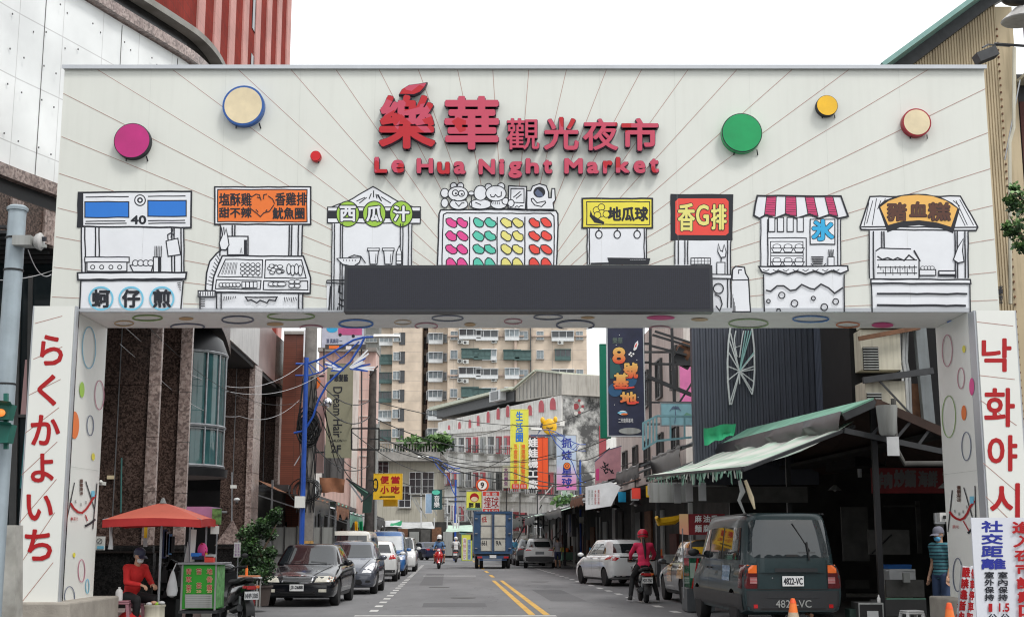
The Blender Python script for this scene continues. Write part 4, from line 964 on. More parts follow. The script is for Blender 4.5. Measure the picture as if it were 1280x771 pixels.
for i,px in enumerate((553,560,568,577,586,595,604,614,624,634,645,655,666,677,688,698)):
    t = (px-548)/155
    for j,(ya,yb) in enumerate(((548,542,),(590,590),(630,645))):
        py = ya+(yb-ya)*t;w_ = 4.5+4*t;h_ = 15+14*t
        q = [onF(px-w_/2,py+h_,.1),onF(px+w_/2,py+h_,.1),onF(px+w_/2,py,.1),onF(px-w_/2,py,.1)]
        m1 = MB();m1.prism(q,-fn3*.12,('arch_red_dark','frame_dark','wall_grey','arch_pink')[(i*3+j) % 4]);wo = m1.build('window',ah,True)
        q = [onF(px-w_*.36,py+h_*.92,.13),onF(px+w_*.1,py+h_*.92,.13),onF(px+w_*.1,py+h_*.1,.13),onF(px-w_*.36,py+h_*.1,.13)];m2 = MB();m2.prism(q,-fn3*.02,'pane_dark');m2.build('pane',wo,True)
        if (i+j) % 2 == 0:
            m3 = MB();
            for k in range(7): m3.bar(onF(px-w_+k*w_/3,py+h_*1.02,1.0),onF(px-w_+k*w_/3,py+h_*.55,1.0),.05,.05,'frame_white' if i % 3 else 'frame_dark')
            m3.bar(onF(px-w_,py+h_*.55,1.0),onF(px+w_,py+h_*.55,1.0),.08,.08,'frame_white' if i % 3 else 'frame_dark');m3.prism([onF(px-w_,py+h_*1.02,1.05),onF(px+w_,py+h_*1.02,1.05),onF(px+w_,py+h_*1.02,.1),onF(px-w_,py+h_*1.02,.1)],(0,0,-.15),'concrete');m3.build('balcony',ah,True)
bx = MB();bx.prism([onF(622,503,.9),onF(635,500,.9),onF(635,487,.9),onF(622,490,.9)],-fn3*.9,'frame_white');bx.prism([onF(624,501,.95),onF(633,499,.95),onF(633,489,.95),onF(624,491,.95)],-fn3*.04,'pane_dark');bx.build('box_window',ah,True)
bx = MB();bx.prism([onF(549,566,.9),onF(566,562,.9),onF(566,541,.9),onF(549,545,.9)],-fn3*.9,'frame_white')
for a in (551,556.5,562): bx.prism([onF(a,563,.95),onF(a+3.5,562,.95),onF(a+3.5,545,.95),onF(a,546,.95)],-fn3*.04,'pane_dark')
bx.build('box_window',ah,True)
mat('rosette_white',(.6,.58,.55),.8);
mb = MB();c = onS(719,508,.1)
for k in range(12):
    a = 2*math.pi*k/12;rr = .62;mb.lathe([(.19 if k % 2 else .14,0),(.19 if k % 2 else .14,-.06)],(c.x+rr*math.cos(a),c.y,c.z+rr*math.sin(a)),'rosette_white' if k % 2 else 'arch_red_dark',8,'Y')
mb.lathe([(.28,0),(.28,-.06)],c,'arch_red_dark',12,'Y');mb.build('rosette',ah,True)
q = MB();q.prism([onS(751,520,.1),onS(757,520,.1),onS(757,502,.1),onS(751,502,.1)],(0,.05,0),'arch_pink');q.build('window',ah,True)
q = MB();q.prism([onS(748,575,.1),onS(757,575,.1),onS(757,532,.1),onS(748,532,.1)],(0,.05,0),'arch_red_dark');q.build('window',ah,True)
def corrug(mb,p0,p1,z0,z1,m,pitch=.16,dep=.04,zt2=None):
    p0 = V(p0);p1 = V(p1);L_ = (p1-p0).length;d = (p1-p0)/L_;n = V((d.y,-d.x));n = n if n.y < 0 else -n
    k = int(L_/pitch);A_ = [];B_ = []
    for i in range(k+1):
        for (s,o) in ((0,0),(.35,0),(.5,dep),(.85,dep)):
            p = p0+d*min(L_,(i+s)*pitch)+n*o;f = min(1,(i+s)*pitch/L_)
            A_.append((p.x,p.y,z0));B_.append((p.x,p.y,z1 if zt2 is None else z1+(zt2-z1)*f))
    mb.sheet([A_,B_],m,False)
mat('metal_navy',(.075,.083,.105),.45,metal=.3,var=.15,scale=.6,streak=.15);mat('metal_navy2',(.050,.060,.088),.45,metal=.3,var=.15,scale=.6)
nb = thing('dark_clad_building','building clad in dark blue grey corrugated metal with leaf shaped line art','building',(at(960,560,36).x,36,0))
mb = MB();corrug(mb,(at(866,480,36).x,36),(at(1020,480,36).x,36),3.5,11,'metal_navy');mb.box2((at(866,480,36).x+.02,36.1,3),(at(1020,480,36).x,36.5,10.9),'metal_navy');mb.build('wall',nb,True)
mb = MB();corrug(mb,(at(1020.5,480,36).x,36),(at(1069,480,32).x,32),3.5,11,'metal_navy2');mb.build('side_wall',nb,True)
mb = MB();mb.tube([(at(1069.5,480,31.8).x,31.8,3),(at(1069.5,480,31.8).x,31.8,11)],.05,'frame_white',8);mb.build('downpipe',nb,True)
mat('neon_white',(.55,.58,.58),.4);mat('neon_teal',(.22,.42,.40),.4)
la = MB();fz = frY(35.8,860,400,3.765)
def tb(pts,m,r=.018): la.tube([fz(x,y,0) for x,y in pts],r,m,6)
tb([(200,30),(190,110),(186,200),(188,290),(198,398)],'neon_white',.028);tb([(205,398),(230,300),(243,240)],'neon_white',.02)
tb([(300,30),(312,130),(314,240),(310,300),(302,350)],'neon_white',.028);tb([(302,350),(270,290),(243,245)],'neon_white',.02)
for p in (((243,240),(192,88)),((243,240),(190,150)),((243,240),(188,218)),((243,240),(190,282)),((243,240),(312,218)),((243,240),(312,150)),((243,240),(298,50)),((243,240),(272,50)),((243,240),(310,290)),((246,236),(285,50)),((240,250),(200,380)),((250,250),(304,335)),((240,232),(200,60)),((247,242),(314,232)),((243,240),(243,300)),((246,240),(312,160))): tb(p,'neon_teal' if p[1][0] > 255 and p[1][1] < 160 else 'neon_white')
tb([(225,50),(218,90),(222,130),(250,120),(255,85),(262,50)],'neon_white');tb([(222,130),(230,170),(243,175),(250,120)],'neon_white')
ln = la.build('tube_light_leaf',nb,True)
mat('cream_metal',(.55,.52,.42),.6,var=.1,scale=1.5,streak=.45);mat('grey_cab',(.18,.20,.21),.5,streak=.3)
eq = thing('equipment_block','cream sheet metal equipment block with louvred vents and pipes behind the gate','building',(at(1120,560,30).x,30,0))
X = lambda px,Y=30: at(px,480,Y).x;Z = lambda py,Y=30: zat(py,Y)
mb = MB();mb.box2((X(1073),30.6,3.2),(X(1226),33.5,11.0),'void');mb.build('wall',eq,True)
mb = MB();mb.box2((X(1078),30,Z(462)),(X(1128),30.58,Z(412)),'cream_metal');mb.box2((X(1077),29.7,Z(545)),(X(1126),30.58,Z(478)),'cream_metal');mb.build('cabinet',eq,True)
for (a,b,c,d) in ((1080,1099,463,434),(1078,1096,505,493)):
    mb = MB();mb.box2((X(a),29.66 if c > 470 else 29.95,Z(c)),(X(b),29.69 if c > 470 else 29.99,Z(d)),'void')
    k = Z(c)+.03
    while k < Z(d): mb.box((X((a+b)/2),29.64 if c > 470 else 29.93,k),(X(b)-X(a),.03,.025),'wall_grey');k += .06
    mb.build('louvre',eq,True)
for px in (1132,1137,1141):
    mb = MB();mb.tube([(X(px),30.2,Z(410)),(X(px-3),30.2,Z(450)),(X(px),30.2,Z(470)),(X(px-1),30.2,Z(530))],.03 if px != 1137 else .045,'frame_white',6);mb.build('pipe',eq,True)
mb = MB();mb.bar((X(1073),29.6,Z(478)),(X(1160),29.6,Z(466)),.12,.14,'dark_steel');mb.bar((X(1158),30,Z(530)),(X(1153),30,Z(405)),.25,.2,'grey_cab');mb.bar((X(1092),29.6,Z(477)),(X(1130),29.6,Z(520)),.04,.04,'dark_steel');mb.box2((X(1128),30.2,Z(525)),(X(1152),30.55,Z(478)),'rusty');mb.box2((X(1078),29.9,Z(410.5)),(X(1145),30.3,8.4),'cream_metal')
mb.bar((X(1073),29.8,Z(425)),(X(1150),29.8,Z(411)),.08,.1,'rusty');mb.build('brackets',eq,True)
bgb = thing('beige_clad_building','beige corrugated metal building with a green sloping roof edge rising behind the gate','building',(10.5,27,0))
mat('metal_beige',(.52,.42,.27),.55,var=.08,scale=.6,streak=.45);mat('roof_green',(.20,.36,.33),.5,var=.1)
Yg = 34.0;x = lambda px,py=200: at(px,py,Yg).x
mb = MB();zA = zat(5,Yg);za = zat(87,Yg)
P = [at(1238,-8,Yg),at(1106,92,Yg)]
xs = [P[1].x + (P[0].x-P[1].x)*k/40 for k in range(41)];A_ = [];B_ = []
for k,xx in enumerate(xs):
    zz = P[1].z+(P[0].z-P[1].z)*k/40-.3
    for s,o in ((0,0),(.04,0),(.05,.025),(.09,.025)): A_.append((xx+s,Yg-o,3));B_.append((xx+s,Yg-o,zz))
mb.sheet([A_,B_],'metal_beige',False)
xr = xs[-1]+.09;mb.box2((xr,Yg-.03,3),(xr+.45,Yg+6,P[0].z-.4),'metal_beige')
mb.build('wall',bgb,True)
mb = MB();a = at(1098,88,Yg-.6);b = at(1218,0,Yg-.6);d = (b-a);b2 = a+d*1.6
mb.bar(a,b2,.9,.12,'roof_green',up=(0,0,1));mb.prism([at(1099,90,Yg-.2),at(1219,0,Yg-.2),at(1262,-32,Yg-.2),at(1262,-6,Yg-.2),at(1238,8,Yg-.2),at(1128,90,Yg-.2)],(0,.3,0),'dark_steel');mb.build('roof_edge',bgb,True)
mb = MB()
for k in range(60): mb.box((xr+.0,Yg-.05,3.4+k*.2),(.04,.03,.05),'rusty')
mb.build('edge_bolts',bgb,True)
A = Art(frY(Yg-.04,1200,0,1.8357));A.text('福利',88,655,98,695,'ink',.5,90);A.build('lettering',bgb)
rd = thing('dark_walled_building','shadowed building with barred balcony and drain pipes at the right edge','building',(12,27,0))
mat('dark_wall',(.05,.05,.055),.8,var=.5,scale=.8,streak=.5);mat('dark_red_wall',(.09,.03,.025),.8,var=.3,scale=2)  # walls coloured near black, with streaks
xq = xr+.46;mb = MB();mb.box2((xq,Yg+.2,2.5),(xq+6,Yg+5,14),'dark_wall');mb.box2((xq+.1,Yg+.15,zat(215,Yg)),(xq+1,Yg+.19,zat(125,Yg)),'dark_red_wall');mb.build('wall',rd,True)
mb = MB()
for k in range(16): mb.bar((xq+.05+k*.12,Yg-.6,zat(100,Yg)),(xq+.05+k*.12,Yg-.6,zat(30,Yg)),.03,.03,'dark_steel')
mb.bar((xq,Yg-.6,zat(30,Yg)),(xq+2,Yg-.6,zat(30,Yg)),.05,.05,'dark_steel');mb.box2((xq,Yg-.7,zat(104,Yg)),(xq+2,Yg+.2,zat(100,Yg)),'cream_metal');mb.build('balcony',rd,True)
mb = MB();mb.tube([at(1268,60,33),at(1267,160,33),at(1262,178,33),at(1263,380,33)],.05,'cream_metal',8);mb.tube([at(1275,100,33),at(1256,200,33)],.02,'steel',6);mb.tube([at(1243,55,26),at(1285,58,26)],.03,'dark_steel');mb.build('pipe',rd,True)
mb = MB();mb.box(at(1232,70,25.5),(.42,.3,.2),'dark_steel',rot=Matrix.Rotation(R(-22),3,'Y'));mb.bar(at(1228,60,25.5),at(1235,56,25.8),.03,.03,'dark_steel');mb.bar(at(1235,56,25.8),at(1262,58,26.4),.03,.03,'dark_steel')
fl2 = mb.build('flood_light');tag(fl2,'black flood light on a bracket above the top right corner of the gate','lamp')
mb = MB();mb.ell(at(1272,-3,26),(.35,.3,.16),'dark_plastic');mb.lathe([(.12,0),(.42,-.28),(.40,-.30)],at(1276,10,26),'fascia',18);tag(mb.build('hood_lamp'),'grey hooded outdoor lamp high at the right edge','lamp')
def side_house(a,b0,b1,h,m,lab,dep=6):
    t = thing('town_house',lab,'house',tuple(st(a+dep/2,b0)))
    mb = MB();mb.hexa([st(a,b0),st(a+dep,b0),st(a+dep,b1),st(a,b1),st(a,b0,h),st(a+dep,b0,h),st(a+dep,b1,h),st(a,b1,h)],m);mb.build('wall',t,True);return t
t = side_house(8.6,48,68,10.5,'wall_pale','stained pale house seen through the scaffold frame')
K_sr = mk_window('window',1.4,1.6,'frame_dark','pane_dark',3,1,.1)
for k in range(5):
    for z in (4.2,7.2): put_window(K_sr,t,st(8.595,50+k*3.6,z),R(-90)+.047)
pn = MB();pn.hexa([st(8.0,45.5,6.2),st(8.9,45.5,6.2),st(8.9,45.6,6.2),st(8.0,45.6,6.2),st(8.0,45.5,7.7),st(8.9,45.5,7.7),st(8.9,45.6,7.7),st(8.0,45.6,7.7)],mat('panel_pink',(.80,.22,.48),.5))
pn_o = pn.build('sign_panel');tag(pn_o,'plain bright pink panel standing behind the scaffold frame','sign');pn_o.name = 'pink_sign'
mat('tarp_green',(.17,.38,.28),.6,var=.2,scale=1.2,dirt=.4);mat('tarp_pale',(.42,.55,.46),.7,var=.15,scale=1.5,dirt=.35);mat('tarp_bright',(.01,.28,.12),.5,var=.15,scale=2);mat('tarp_grey',(.45,.46,.46),.7,var=.2,scale=1.4,dirt=.3)
mat('tarp_black',(.022,.022,.024),.35,var=.4,scale=2);mat('tarp_coal',(.07,.07,.072),.5,var=.4,scale=2);mat('tarp_rust',(.24,.10,.05),.8,var=.35,scale=2);mat('tarp_white',(.55,.56,.57),.6,var=.15,scale=2,dirt=.3);mat('hall_dark',(.035,.034,.032),.85,var=.5,scale=1.5);mat('hall_panel',(.085,.083,.078),.8,var=.3);mat('hall_red',(.16,.008,.01),.7,var=.3)  # hall colours are near black, holding the shade of the enclosed interior
hall = thing('market_hall','dark open market hall under a low roof behind the parked van','building',tuple(st(9.5,30)))
mb = MB()
def sbox(mb,a0,a1,b0,b1,z0,z1,m): mb.hexa([st(a0,b0,z0),st(a1,b0,z0),st(a1,b1,z0),st(a0,b1,z0),st(a0,b0,z1),st(a1,b0,z1),st(a1,b1,z1),st(a0,b1,z1)],m)
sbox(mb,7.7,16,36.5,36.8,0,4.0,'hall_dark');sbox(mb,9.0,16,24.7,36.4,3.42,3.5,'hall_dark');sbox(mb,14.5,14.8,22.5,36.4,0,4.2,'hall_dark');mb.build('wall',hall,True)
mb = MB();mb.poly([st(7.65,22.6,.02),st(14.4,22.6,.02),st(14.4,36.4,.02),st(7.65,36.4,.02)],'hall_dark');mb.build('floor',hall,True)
mb = MB()
e0 = onplane(925,545,st(7.6,30),(1,SK,0));
A0 = st(7.35,37.5,4.05);A1_ = st(7.35,24.6,3.82);B0 = st(8.15,37.5,4.50);B1 = st(7.95,24.6,4.08)
mb.prism([A0,A1_,B1,B0],(0,0,.06),'tarp_green');mb.prism([B0,B1,st(10.2,24.6,3.05),st(10.2,37.5,3.3)],(0,0,.06),mat('roof_brown',(.05,.027,.02),.8,var=.3));mb.build('roof',hall,True)
rows = []
for i in range(25):
    t = i/24;p = A0.lerp(A1_,t);s = .05*math.sin(i*2.1)+.03*math.sin(i*5.3)
    rows.append([p+V((-.02,0,.07)),p+V((-.10+s,0,-.10)),p+V((-.05-s,0,-.28-.1*abs(math.sin(i*.9))))])
mb = MB();mb.sheet(rows,'tarp_black');mb.build('tarp_skirt',hall,True)
mb = MB();mb.bar(B1+V((0,-.1,-.05)),st(10.2,24.5,3.02),.12,.16,'roof_brown');mb.bar(A1_+V((0,-.1,-.05)),B1+V((0,-.1,-.05)),.1,.14,'dark_steel');mb.bar(A1_+V((0,-.08,-.3)),st(10.2,24.5,2.9),.08,.1,'dark_steel')
for t in (0.15,.3,.45,.6,.8): p = (B1+V((0,-.1,-.05))).lerp(st(10.2,24.5,3.02),t);q = (A1_+V((0,-.08,-.3))).lerp(st(10.2,24.5,2.9),t*1.0+.02);mb.bar(p,q,.05,.05,'dark_steel')
mb.build('truss',hall,True)
for a,b in ((7.95,24.7),(7.8,30.5),(7.7,36.3),(12.2,24.6)):
    mb = MB();mb.box(st(a,b,2.0),(.10,.10,3.9),'black_metal');mb.build('post',hall,True)
mb = MB();mb.tube([st(8.25,24.4,4.1),st(8.25,24.4,3.2),st(8.4,24.4,2.9),st(9.6,24.3,2.9),st(9.7,24.3,3.2)],.05,'hall_panel',8);mb.lathe([(.2,0),(.16,-.5),(.12,-.55)],st(8.05,24.2,3.95),'wall_grey',12);mb.box(st(8.1,24.1,3.2),(.22,.02,.35),'tarp_white');mb.build('drain_pipe',hall,True)
mb = MB();q = frY(31,1040,560,3.656)
def hp(name,lab,cat,rects,Yh=31,extra=None):
    mb = MB();f = frY(Yh,1040,560,3.656)
    for (x0,y0,x1,y1,m) in rects: a = f(x0,y1,0);b = f(x1,y0,0);mb.box2((a.x,Yh,max(.02,a.z)),(b.x,Yh+.08,b.z),m)
    if extra: extra(mb,f)
    o = mb.build(name);tag(o,lab,cat);return o
hp('display_board','grey upright display board standing in the dark market hall','board',[(52,268,162,515,'hall_panel')])
hp('back_panel','pale folded table top leaning in the dark hall','table',[(170,372,240,490,'joint_dark'),(245,372,352,470,'joint_dark')] if False else [(170,372,352,485,'hall_panel')],29,lambda mb,f: mb.bar(f(180,480,.05),f(270,395,.05),.03,.03,'void'))
hb = hp('shop_banner','dark red shop banner with white lettering hanging in the hall','banner',[(185,90,505,205,'hall_red')],27.5)
A = Art(frY(27.5,1040,560,3.656));mat('dim_white',(.13,.12,.12),.7);A.text('羊肉',200,112,272,180,'dim_white',4);A.text('炒麵',285,100,380,175,'dim_white',4);A.text('海鮮',395,105,480,175,'dim_white',3);A.build('lettering',hb)  # white lettering darkened in its colour for the unlit hall
hp('work_counter','low stainless counter with dim boxes in the market hall','counter',[(180,690,430,771,'frame_dark'),(250,600,420,680,'hall_panel'),(250,684,430,690,'tarp_green')],27)
tag(hp('steel_pot','small dull steel pot on the counter in the hall','pot',[(328,568,356,612,'wall_grey')],26.8),None)
hp('hanging_bag','pale plastic bag hung from the hall roof near the gate column','bag',[(472,295,515,345,'tarp_white'),(478,345,510,372,'hall_panel')],26)
hp('storage_shelf','dark storage shelf stacked with pans at the back of the hall','shelf',[(60,600,170,640,'hall_panel'),(40,560,60,720,'hall_dark'),(240,260,400,268,'hall_panel'),(395,240,401,480,'hall_panel')],34)
aw = thing('green_awning','faded pale green sloping awning with a torn fringe above the food cart','awning',tuple(st(6.2,27)))
F0 = st(5.0,33.5,3.10);F1 = st(5.0,22.6,2.72);T0 = st(7.55,38.5,4.02);T1 = st(7.62,24.8,3.70)
rows = []
for i in range(31):
    t = i/30;a = F0.lerp(F1,t);b = T0.lerp(T1,t);r = []
    for jx in range(9):
        s = jx/8;p = a.lerp(b,s);sag = -.12*math.sin(math.pi*s)*(1+.3*math.sin(i*1.3)) + .025*math.cos(t*math.pi*10)
        p.z += sag;r.append(p)
    rows.append(r)
def awmat():
    m = mat('awning_cloth',(.42,.56,.46),.75,var=.2,scale=1.2,dirt=.4);nt = m.node_tree;N = nt.nodes;L = nt.links;b = N['Principled BSDF']
    src = b.inputs['Base Color'].links[0].from_socket;tc = [n for n in N if n.type == 'TEX_COORD'][0]
    w = N.new('ShaderNodeTexWave');w.bands_direction = 'Y';w.inputs['Scale'].default_value = .28;w.inputs['Distortion'].default_value = 1.0;w.inputs['Detail'].default_value = 1;L.new(tc.outputs['Object'],w.inputs['Vector'])
    mx = N.new('ShaderNodeMix');mx.data_type = 'RGBA';L.new(w.outputs['Fac'],mx.inputs['Factor']);L.new(src,mx.inputs['A']);mx.inputs['B'].default_value = (.60,.61,.57,1);mx.clamp_factor = True;L.new(mx.outputs['Result'],b.inputs['Base Color'])
awmat()
mb = MB();mb.sheet(rows,'awning_cloth');mb.build('cloth',aw,True)
mb = MB();r2 = random.Random(11)
for i in range(90):
    t = i/90;a = F0.lerp(F1,t);b = F0.lerp(F1,t+.0105);h = .07+.22*r2.random()**1.5*(1 if r2.random() > .3 else .2);dx = r2.uniform(-.05,.05)
    mb.poly([a+V((0,0,.01)),b+V((0,0,.01)),b+V((dx,r2.uniform(-.02,.02),-h)),a+V((dx,r2.uniform(-.02,.02),-h*r2.uniform(.7,1)))],'tarp_green' if r2.random() < .6 else 'awning_cloth')
mb.build('fringe',aw,True)
mb = MB();mb.bar(F0,F1,.05,.05,'dark_steel');mb.bar(T1+V((0,0,-.08)),F1+V((0,0,-.03)),.06,.06,'dark_steel');mb.bar(T0+V((0,0,-.1)),F0+V((0,0,-.1)),.06,.06,'dark_steel')
for t in (.3,.62): mb.bar(F0.lerp(F1,t)+V((0,0,-.12)),T0.lerp(T1,t)+V((0,0,-.16)),.05,.05,'dark_steel')
mb.build('awning_frame',aw,True)
for i,(t,h) in enumerate(((.22,.45),(.36,.4),(.5,.38))):
    p = F0.lerp(F1,t)+V((.35,0,-.1));m = MB();m.box(p+V((0,0,-h/2-.1)),(.16,.02,h),'tarp_white');m.tube([p+V((0,0,.1)),p+V((0,0,-.1))],.008,'cable',4)
    tag(m.build('paper_tag'),('first','second','third')[i]+' of three pale tags hanging under the green awning, counted from its far end','tag')
cl = MB();p = F0.lerp(F1,.93)+V((.1,-.1,-.2));cl.tube([p,p+V((.05,0,-.2)),p+V((-.02,0,-.35)),p+V((.08,0,-.6))],[.03,.05,.03,.015],'wall_grey',7);cl.tube([p+V((.1,0,0)),p+V((.2,0,-.3)),p+V((.25,0,-.5))],[.03,.045,.015],'cream',7);tag(cl.build('knotted_cloth'),'knotted cream cloth dangling from the near corner of the green awning','cloth')
shop = thing('market_shopfronts','row of dark open shopfronts under the awnings on the right of the street','building',tuple(st(8,50)))
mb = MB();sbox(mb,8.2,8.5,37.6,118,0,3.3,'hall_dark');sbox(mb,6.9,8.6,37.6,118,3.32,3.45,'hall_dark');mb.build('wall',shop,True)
r2 = random.Random(3)
for k in range(26):
    b = 38.5+k*3;m = MB();sbox(m,8.10,8.18,b,b+r2.uniform(1.2,2.4),.2,r2.uniform(1.4,2.9),('hall_panel','rusty','frame_dark','wall_grey','tarp_black','dark_red_wall')[r2.randrange(6)]);m.build('shutter',shop,True)
for k in range(14):
    m = MB();m.box(st(7.0,38.6+k*6,1.66),(.12,.12,3.3),('wall_grey','dark_steel','hall_panel')[k % 3]);m.build('post',shop,True)
m = MB();sbox(m,5.6,8.1,36.9,37.2,2.55,3.1,'wall_grey');m.build('beam',shop,True);m = MB();sbox(m,5.4,8.1,30,30.1,2.35,2.7,'hall_panel');m.build('beam',shop,True)
AW = [
 (37.6,43.0,6.6,4.15,4.75,'tarp_black','black tarpaulin awning folded beside the green scrap of tarp'),(43.1,49.0,6.2,3.95,4.7,'tarp_black','charcoal sloping awning just beyond the scrap of bright green tarp'),
 (49.1,55,5.9,3.7,4.4,'tarp_black','long black awning below the tall dark banner sign'),(55.2,61,5.6,3.4,4.1,'tarp_rust','rusty brown awning under the white slanted sign'),
 (61.2,72,5.2,3.0,4.0,'tarp_grey','long grey awning reaching toward the box truck'),(72.5,82,4.7,2.85,3.8,'tarp_pale','pale green awning above the white sport utility car'),(83,100,4.6,3.0,3.7,'tarp_black','black awning at the far right of the street')]
for i,(b0,b1,af,zf,zb,m_,lab) in enumerate(AW):
    t = thing('shop_awning',lab,'awning',tuple(st(af+1.2,b0)))
    rows = []
    for kx in range(13):
        u = kx/12;b = b0+(b1-b0)*u;r = []
        for jx in range(6): s = jx/5;r.append(st(af+(8.0-af)*s,b,zf+(zb-zf)*s-.13*math.sin(math.pi*s)+.05*math.sin(kx*1.7+i)*(1-s)))
        rows.append(r)
    m = MB();m.sheet(rows,m_,True);m.build('cloth',t,True)
    rows = [[r[0]+V((-.01,0,.02)),r[0]+V((-.06,0,-.25-.05*math.sin(k*2.3))),r[0]+V((0,0,-(.62 if i in (0,2,6) else .42)-.07*math.sin(k*3.1)))] for k,r in enumerate(rows)]
    m = MB();m.sheet(rows,('tarp_black','tarp_coal','tarp_black','tarp_rust')[i % 4],True);m.build('valance',t,True)
    m = MB();m.bar(st(af,b0,zf-.05),st(af,b1,zf-.05),.06,.06,'dark_steel');m.bar(st(af,b0+.1,zf-.06),st(8.0,b0+.1,zb-.08),.06,.06,'steel');m.bar(st(af,b1-.1,zf-.06),st(8.0,b1-.1,zb-.08),.06,.06,'steel');m.build('awning_frame',t,True)
m = MB();rows = []
f = frY(30.5,740,400,2.783)
for u in range(9):
    rows.append([f(384+u*14,378-u*2.2+3*math.sin(u),.2),f(386+u*13.6,405-u*2,.1+.05*math.sin(u*2)),f(388+u*12.5,437-u*4.5+4*math.sin(u*1.7),.15)])
m.sheet(rows,'tarp_bright');tag(m.build('green_tarp_scrap'),'bright green scrap of tarp draped over the black awning','tarp')
r2 = random.Random(21);cols = ['tarp_white','paint_orange','tarp_green','paint_red','wall_grey','sign_lemon','rusty','dark_steel','paint_sky','tarp_black']
colw = ['white','orange','dark green','red','grey','lime yellow','rust brown','charcoal','sky blue','black']
seen = set()
def stall(a,b,z0,ci,n,lab):
    t = thing('goods_stall',lab,'stall',tuple(st(a,b)),0)
    m = MB();sbox(m,a-.5,a+.6,b-.8,b+.8,.75,.80,'wall_grey');m.build('tabletop',t,True)
    for dx,dy in ((-.45,-.75),(.55,-.75),(-.45,.75),(.55,.75)):
        m = MB();m.box(st(a+dx,b+dy,.375+.1*0),(.05,.05,.75),'dark_steel');m.build('leg',t,True)
    m = MB();sbox(m,a-.52,a-.50,b-.8,b+.8,.25,.78,cols[ci]);sbox(m,a-.5,a+.6,b-.83,b-.81,.3,.78,cols[ci]);m.build('skirt',t,True)
    m = MB()
    for k in range(n): h = r2.uniform(.1,.4);m.box(st(a+r2.uniform(-.4,.5),b+r2.uniform(-.7,.7),.80+h/2),(r2.uniform(.15,.35),r2.uniform(.15,.4),h),cols[r2.randrange(10)],rz=r2.uniform(-.3,.3))
    m.build('goods',t,True)
pl = ['just beyond the white hatchback on the right','under the long black awning','below the rusty brown awning','beside the man in grey','past the white sport utility car','at the far right end of the shopfronts']
for k,(b,ci) in enumerate(((50.5,0),(56,3),(61,6),(69.5,1),(86,2),(93,5))): stall(7.75,b,0,ci,7,'cluttered goods stall with %s skirt %s' % (colw[ci],pl[k]))
LP = [(6.6,47,'white'),(6.5,52,'white'),(6.4,57,'white')]
for k,(a,b,c) in enumerate(LP):
    m = MB();m.tube([st(a,b,3.7),st(a,b,2.9)],.01,'cable',4);m.lathe([(.05,0),(.2,-.12),(.22,-.14)],st(a,b,2.9),'dark_plastic',14);m.ell(st(a,b,2.76),.07,'tarp_white',10,6)
    tag(m.build('hanging_lamp'),('nearest','middle','farthest')[k]+' of the dark hanging lamps under the black awnings','lamp')
m = MB();p = st(6.7,43,2.25);m.tube([p,p+V((.1,.2,-.15)),p+V((.6,.3,-.1)),p+V((.9,.2,.05))],[.06,.13,.14,.05],'disc_yellow',8);tag(m.build('orange_bundle'),'orange yellow bundle hung behind the rider in pink','bundle')
def board_sign(name,lab,x0,y0,x1,y1,Y,bg,dep=.18,fr='steel',cat='sign',posts=None):
    t = thing(name,lab,cat,(at((x0+x1)/2,y1,Y).x,Y,0))
    a = at(x0,y1,Y);b = at(x1,y0,Y);m = MB();m.box2((a.x,Y,a.z),(b.x,Y+dep,b.z),bg);m.build('panel',t,True)
    w_ = .035;m = MB()
    m.box2((a.x-w_,Y-.01,a.z-w_),(a.x-.002,Y+dep,b.z+w_),fr);m.box2((b.x+.002,Y-.01,a.z-w_),(b.x+w_,Y+dep,b.z+w_),fr);m.box2((a.x,Y-.01,a.z-w_),(b.x,Y+dep,a.z-.002),fr);m.box2((a.x,Y-.01,b.z+.002),(b.x,Y+dep,b.z+w_),fr)
    m.build('sign_frame',t,True)
    if posts:
        m = MB()
        for p,q in posts: m.bar(p,q,.07,.07,'dark_steel')
        m.build('bracket',t,True)
    return t
mat('banner_navy',(.018,.022,.055),.5,var=.3,scale=2)
def grad(name,c0,c1,zlo,zhi):
    m = bpy.data.materials.new(name);m.use_nodes = True;nt = m.node_tree;N = nt.nodes;L = nt.links;b = N['Principled BSDF'];b.inputs['Roughness'].default_value = .5
    g = N.new('ShaderNodeNewGeometry');s = N.new('ShaderNodeSeparateXYZ');L.new(g.outputs['Position'],s.inputs[0]);r = N.new('ShaderNodeMapRange');r.inputs['From Min'].default_value = zlo;r.inputs['From Max'].default_value = zhi;L.new(s.outputs['Z'],r.inputs['Value'])
    mx = N.new('ShaderNodeMix');mx.data_type = 'RGBA';L.new(r.outputs['Result'],mx.inputs['Factor']);mx.inputs['A'].default_value = (*c0,1);mx.inputs['B'].default_value = (*c1,1);L.new(mx.outputs['Result'],b.inputs['Base Color']);MATS[name] = m
SYR = 41
t = board_sign('banner_sign','tall navy banner sign with glowing orange lettering, rocket and saucer',761,413-25,803,544,SYR,'banner_navy',.22,'cap_metal',posts=[(at(805,440,SYR+.1),at(866,440,SYR+3)),(at(805,530,SYR+.1),at(866,530,SYR+3))])
A = Art(frY(SYR,740,400,6.429))
A.poly([(145,300),(175,330),(215,345),(235,400),(200,450),(165,470),(145,470)],'paint_teal2' if 'paint_teal2' in MATS else mat('paint_teal2',(.02,.10,.10),.5))
A.circ(300,480,60,mat('planet_blue',(.02,.09,.20),.5));A.circ(185,560,55,'planet_blue')
grad('fire',(.80,.10,.03),(.80,.55,.12),0,1)
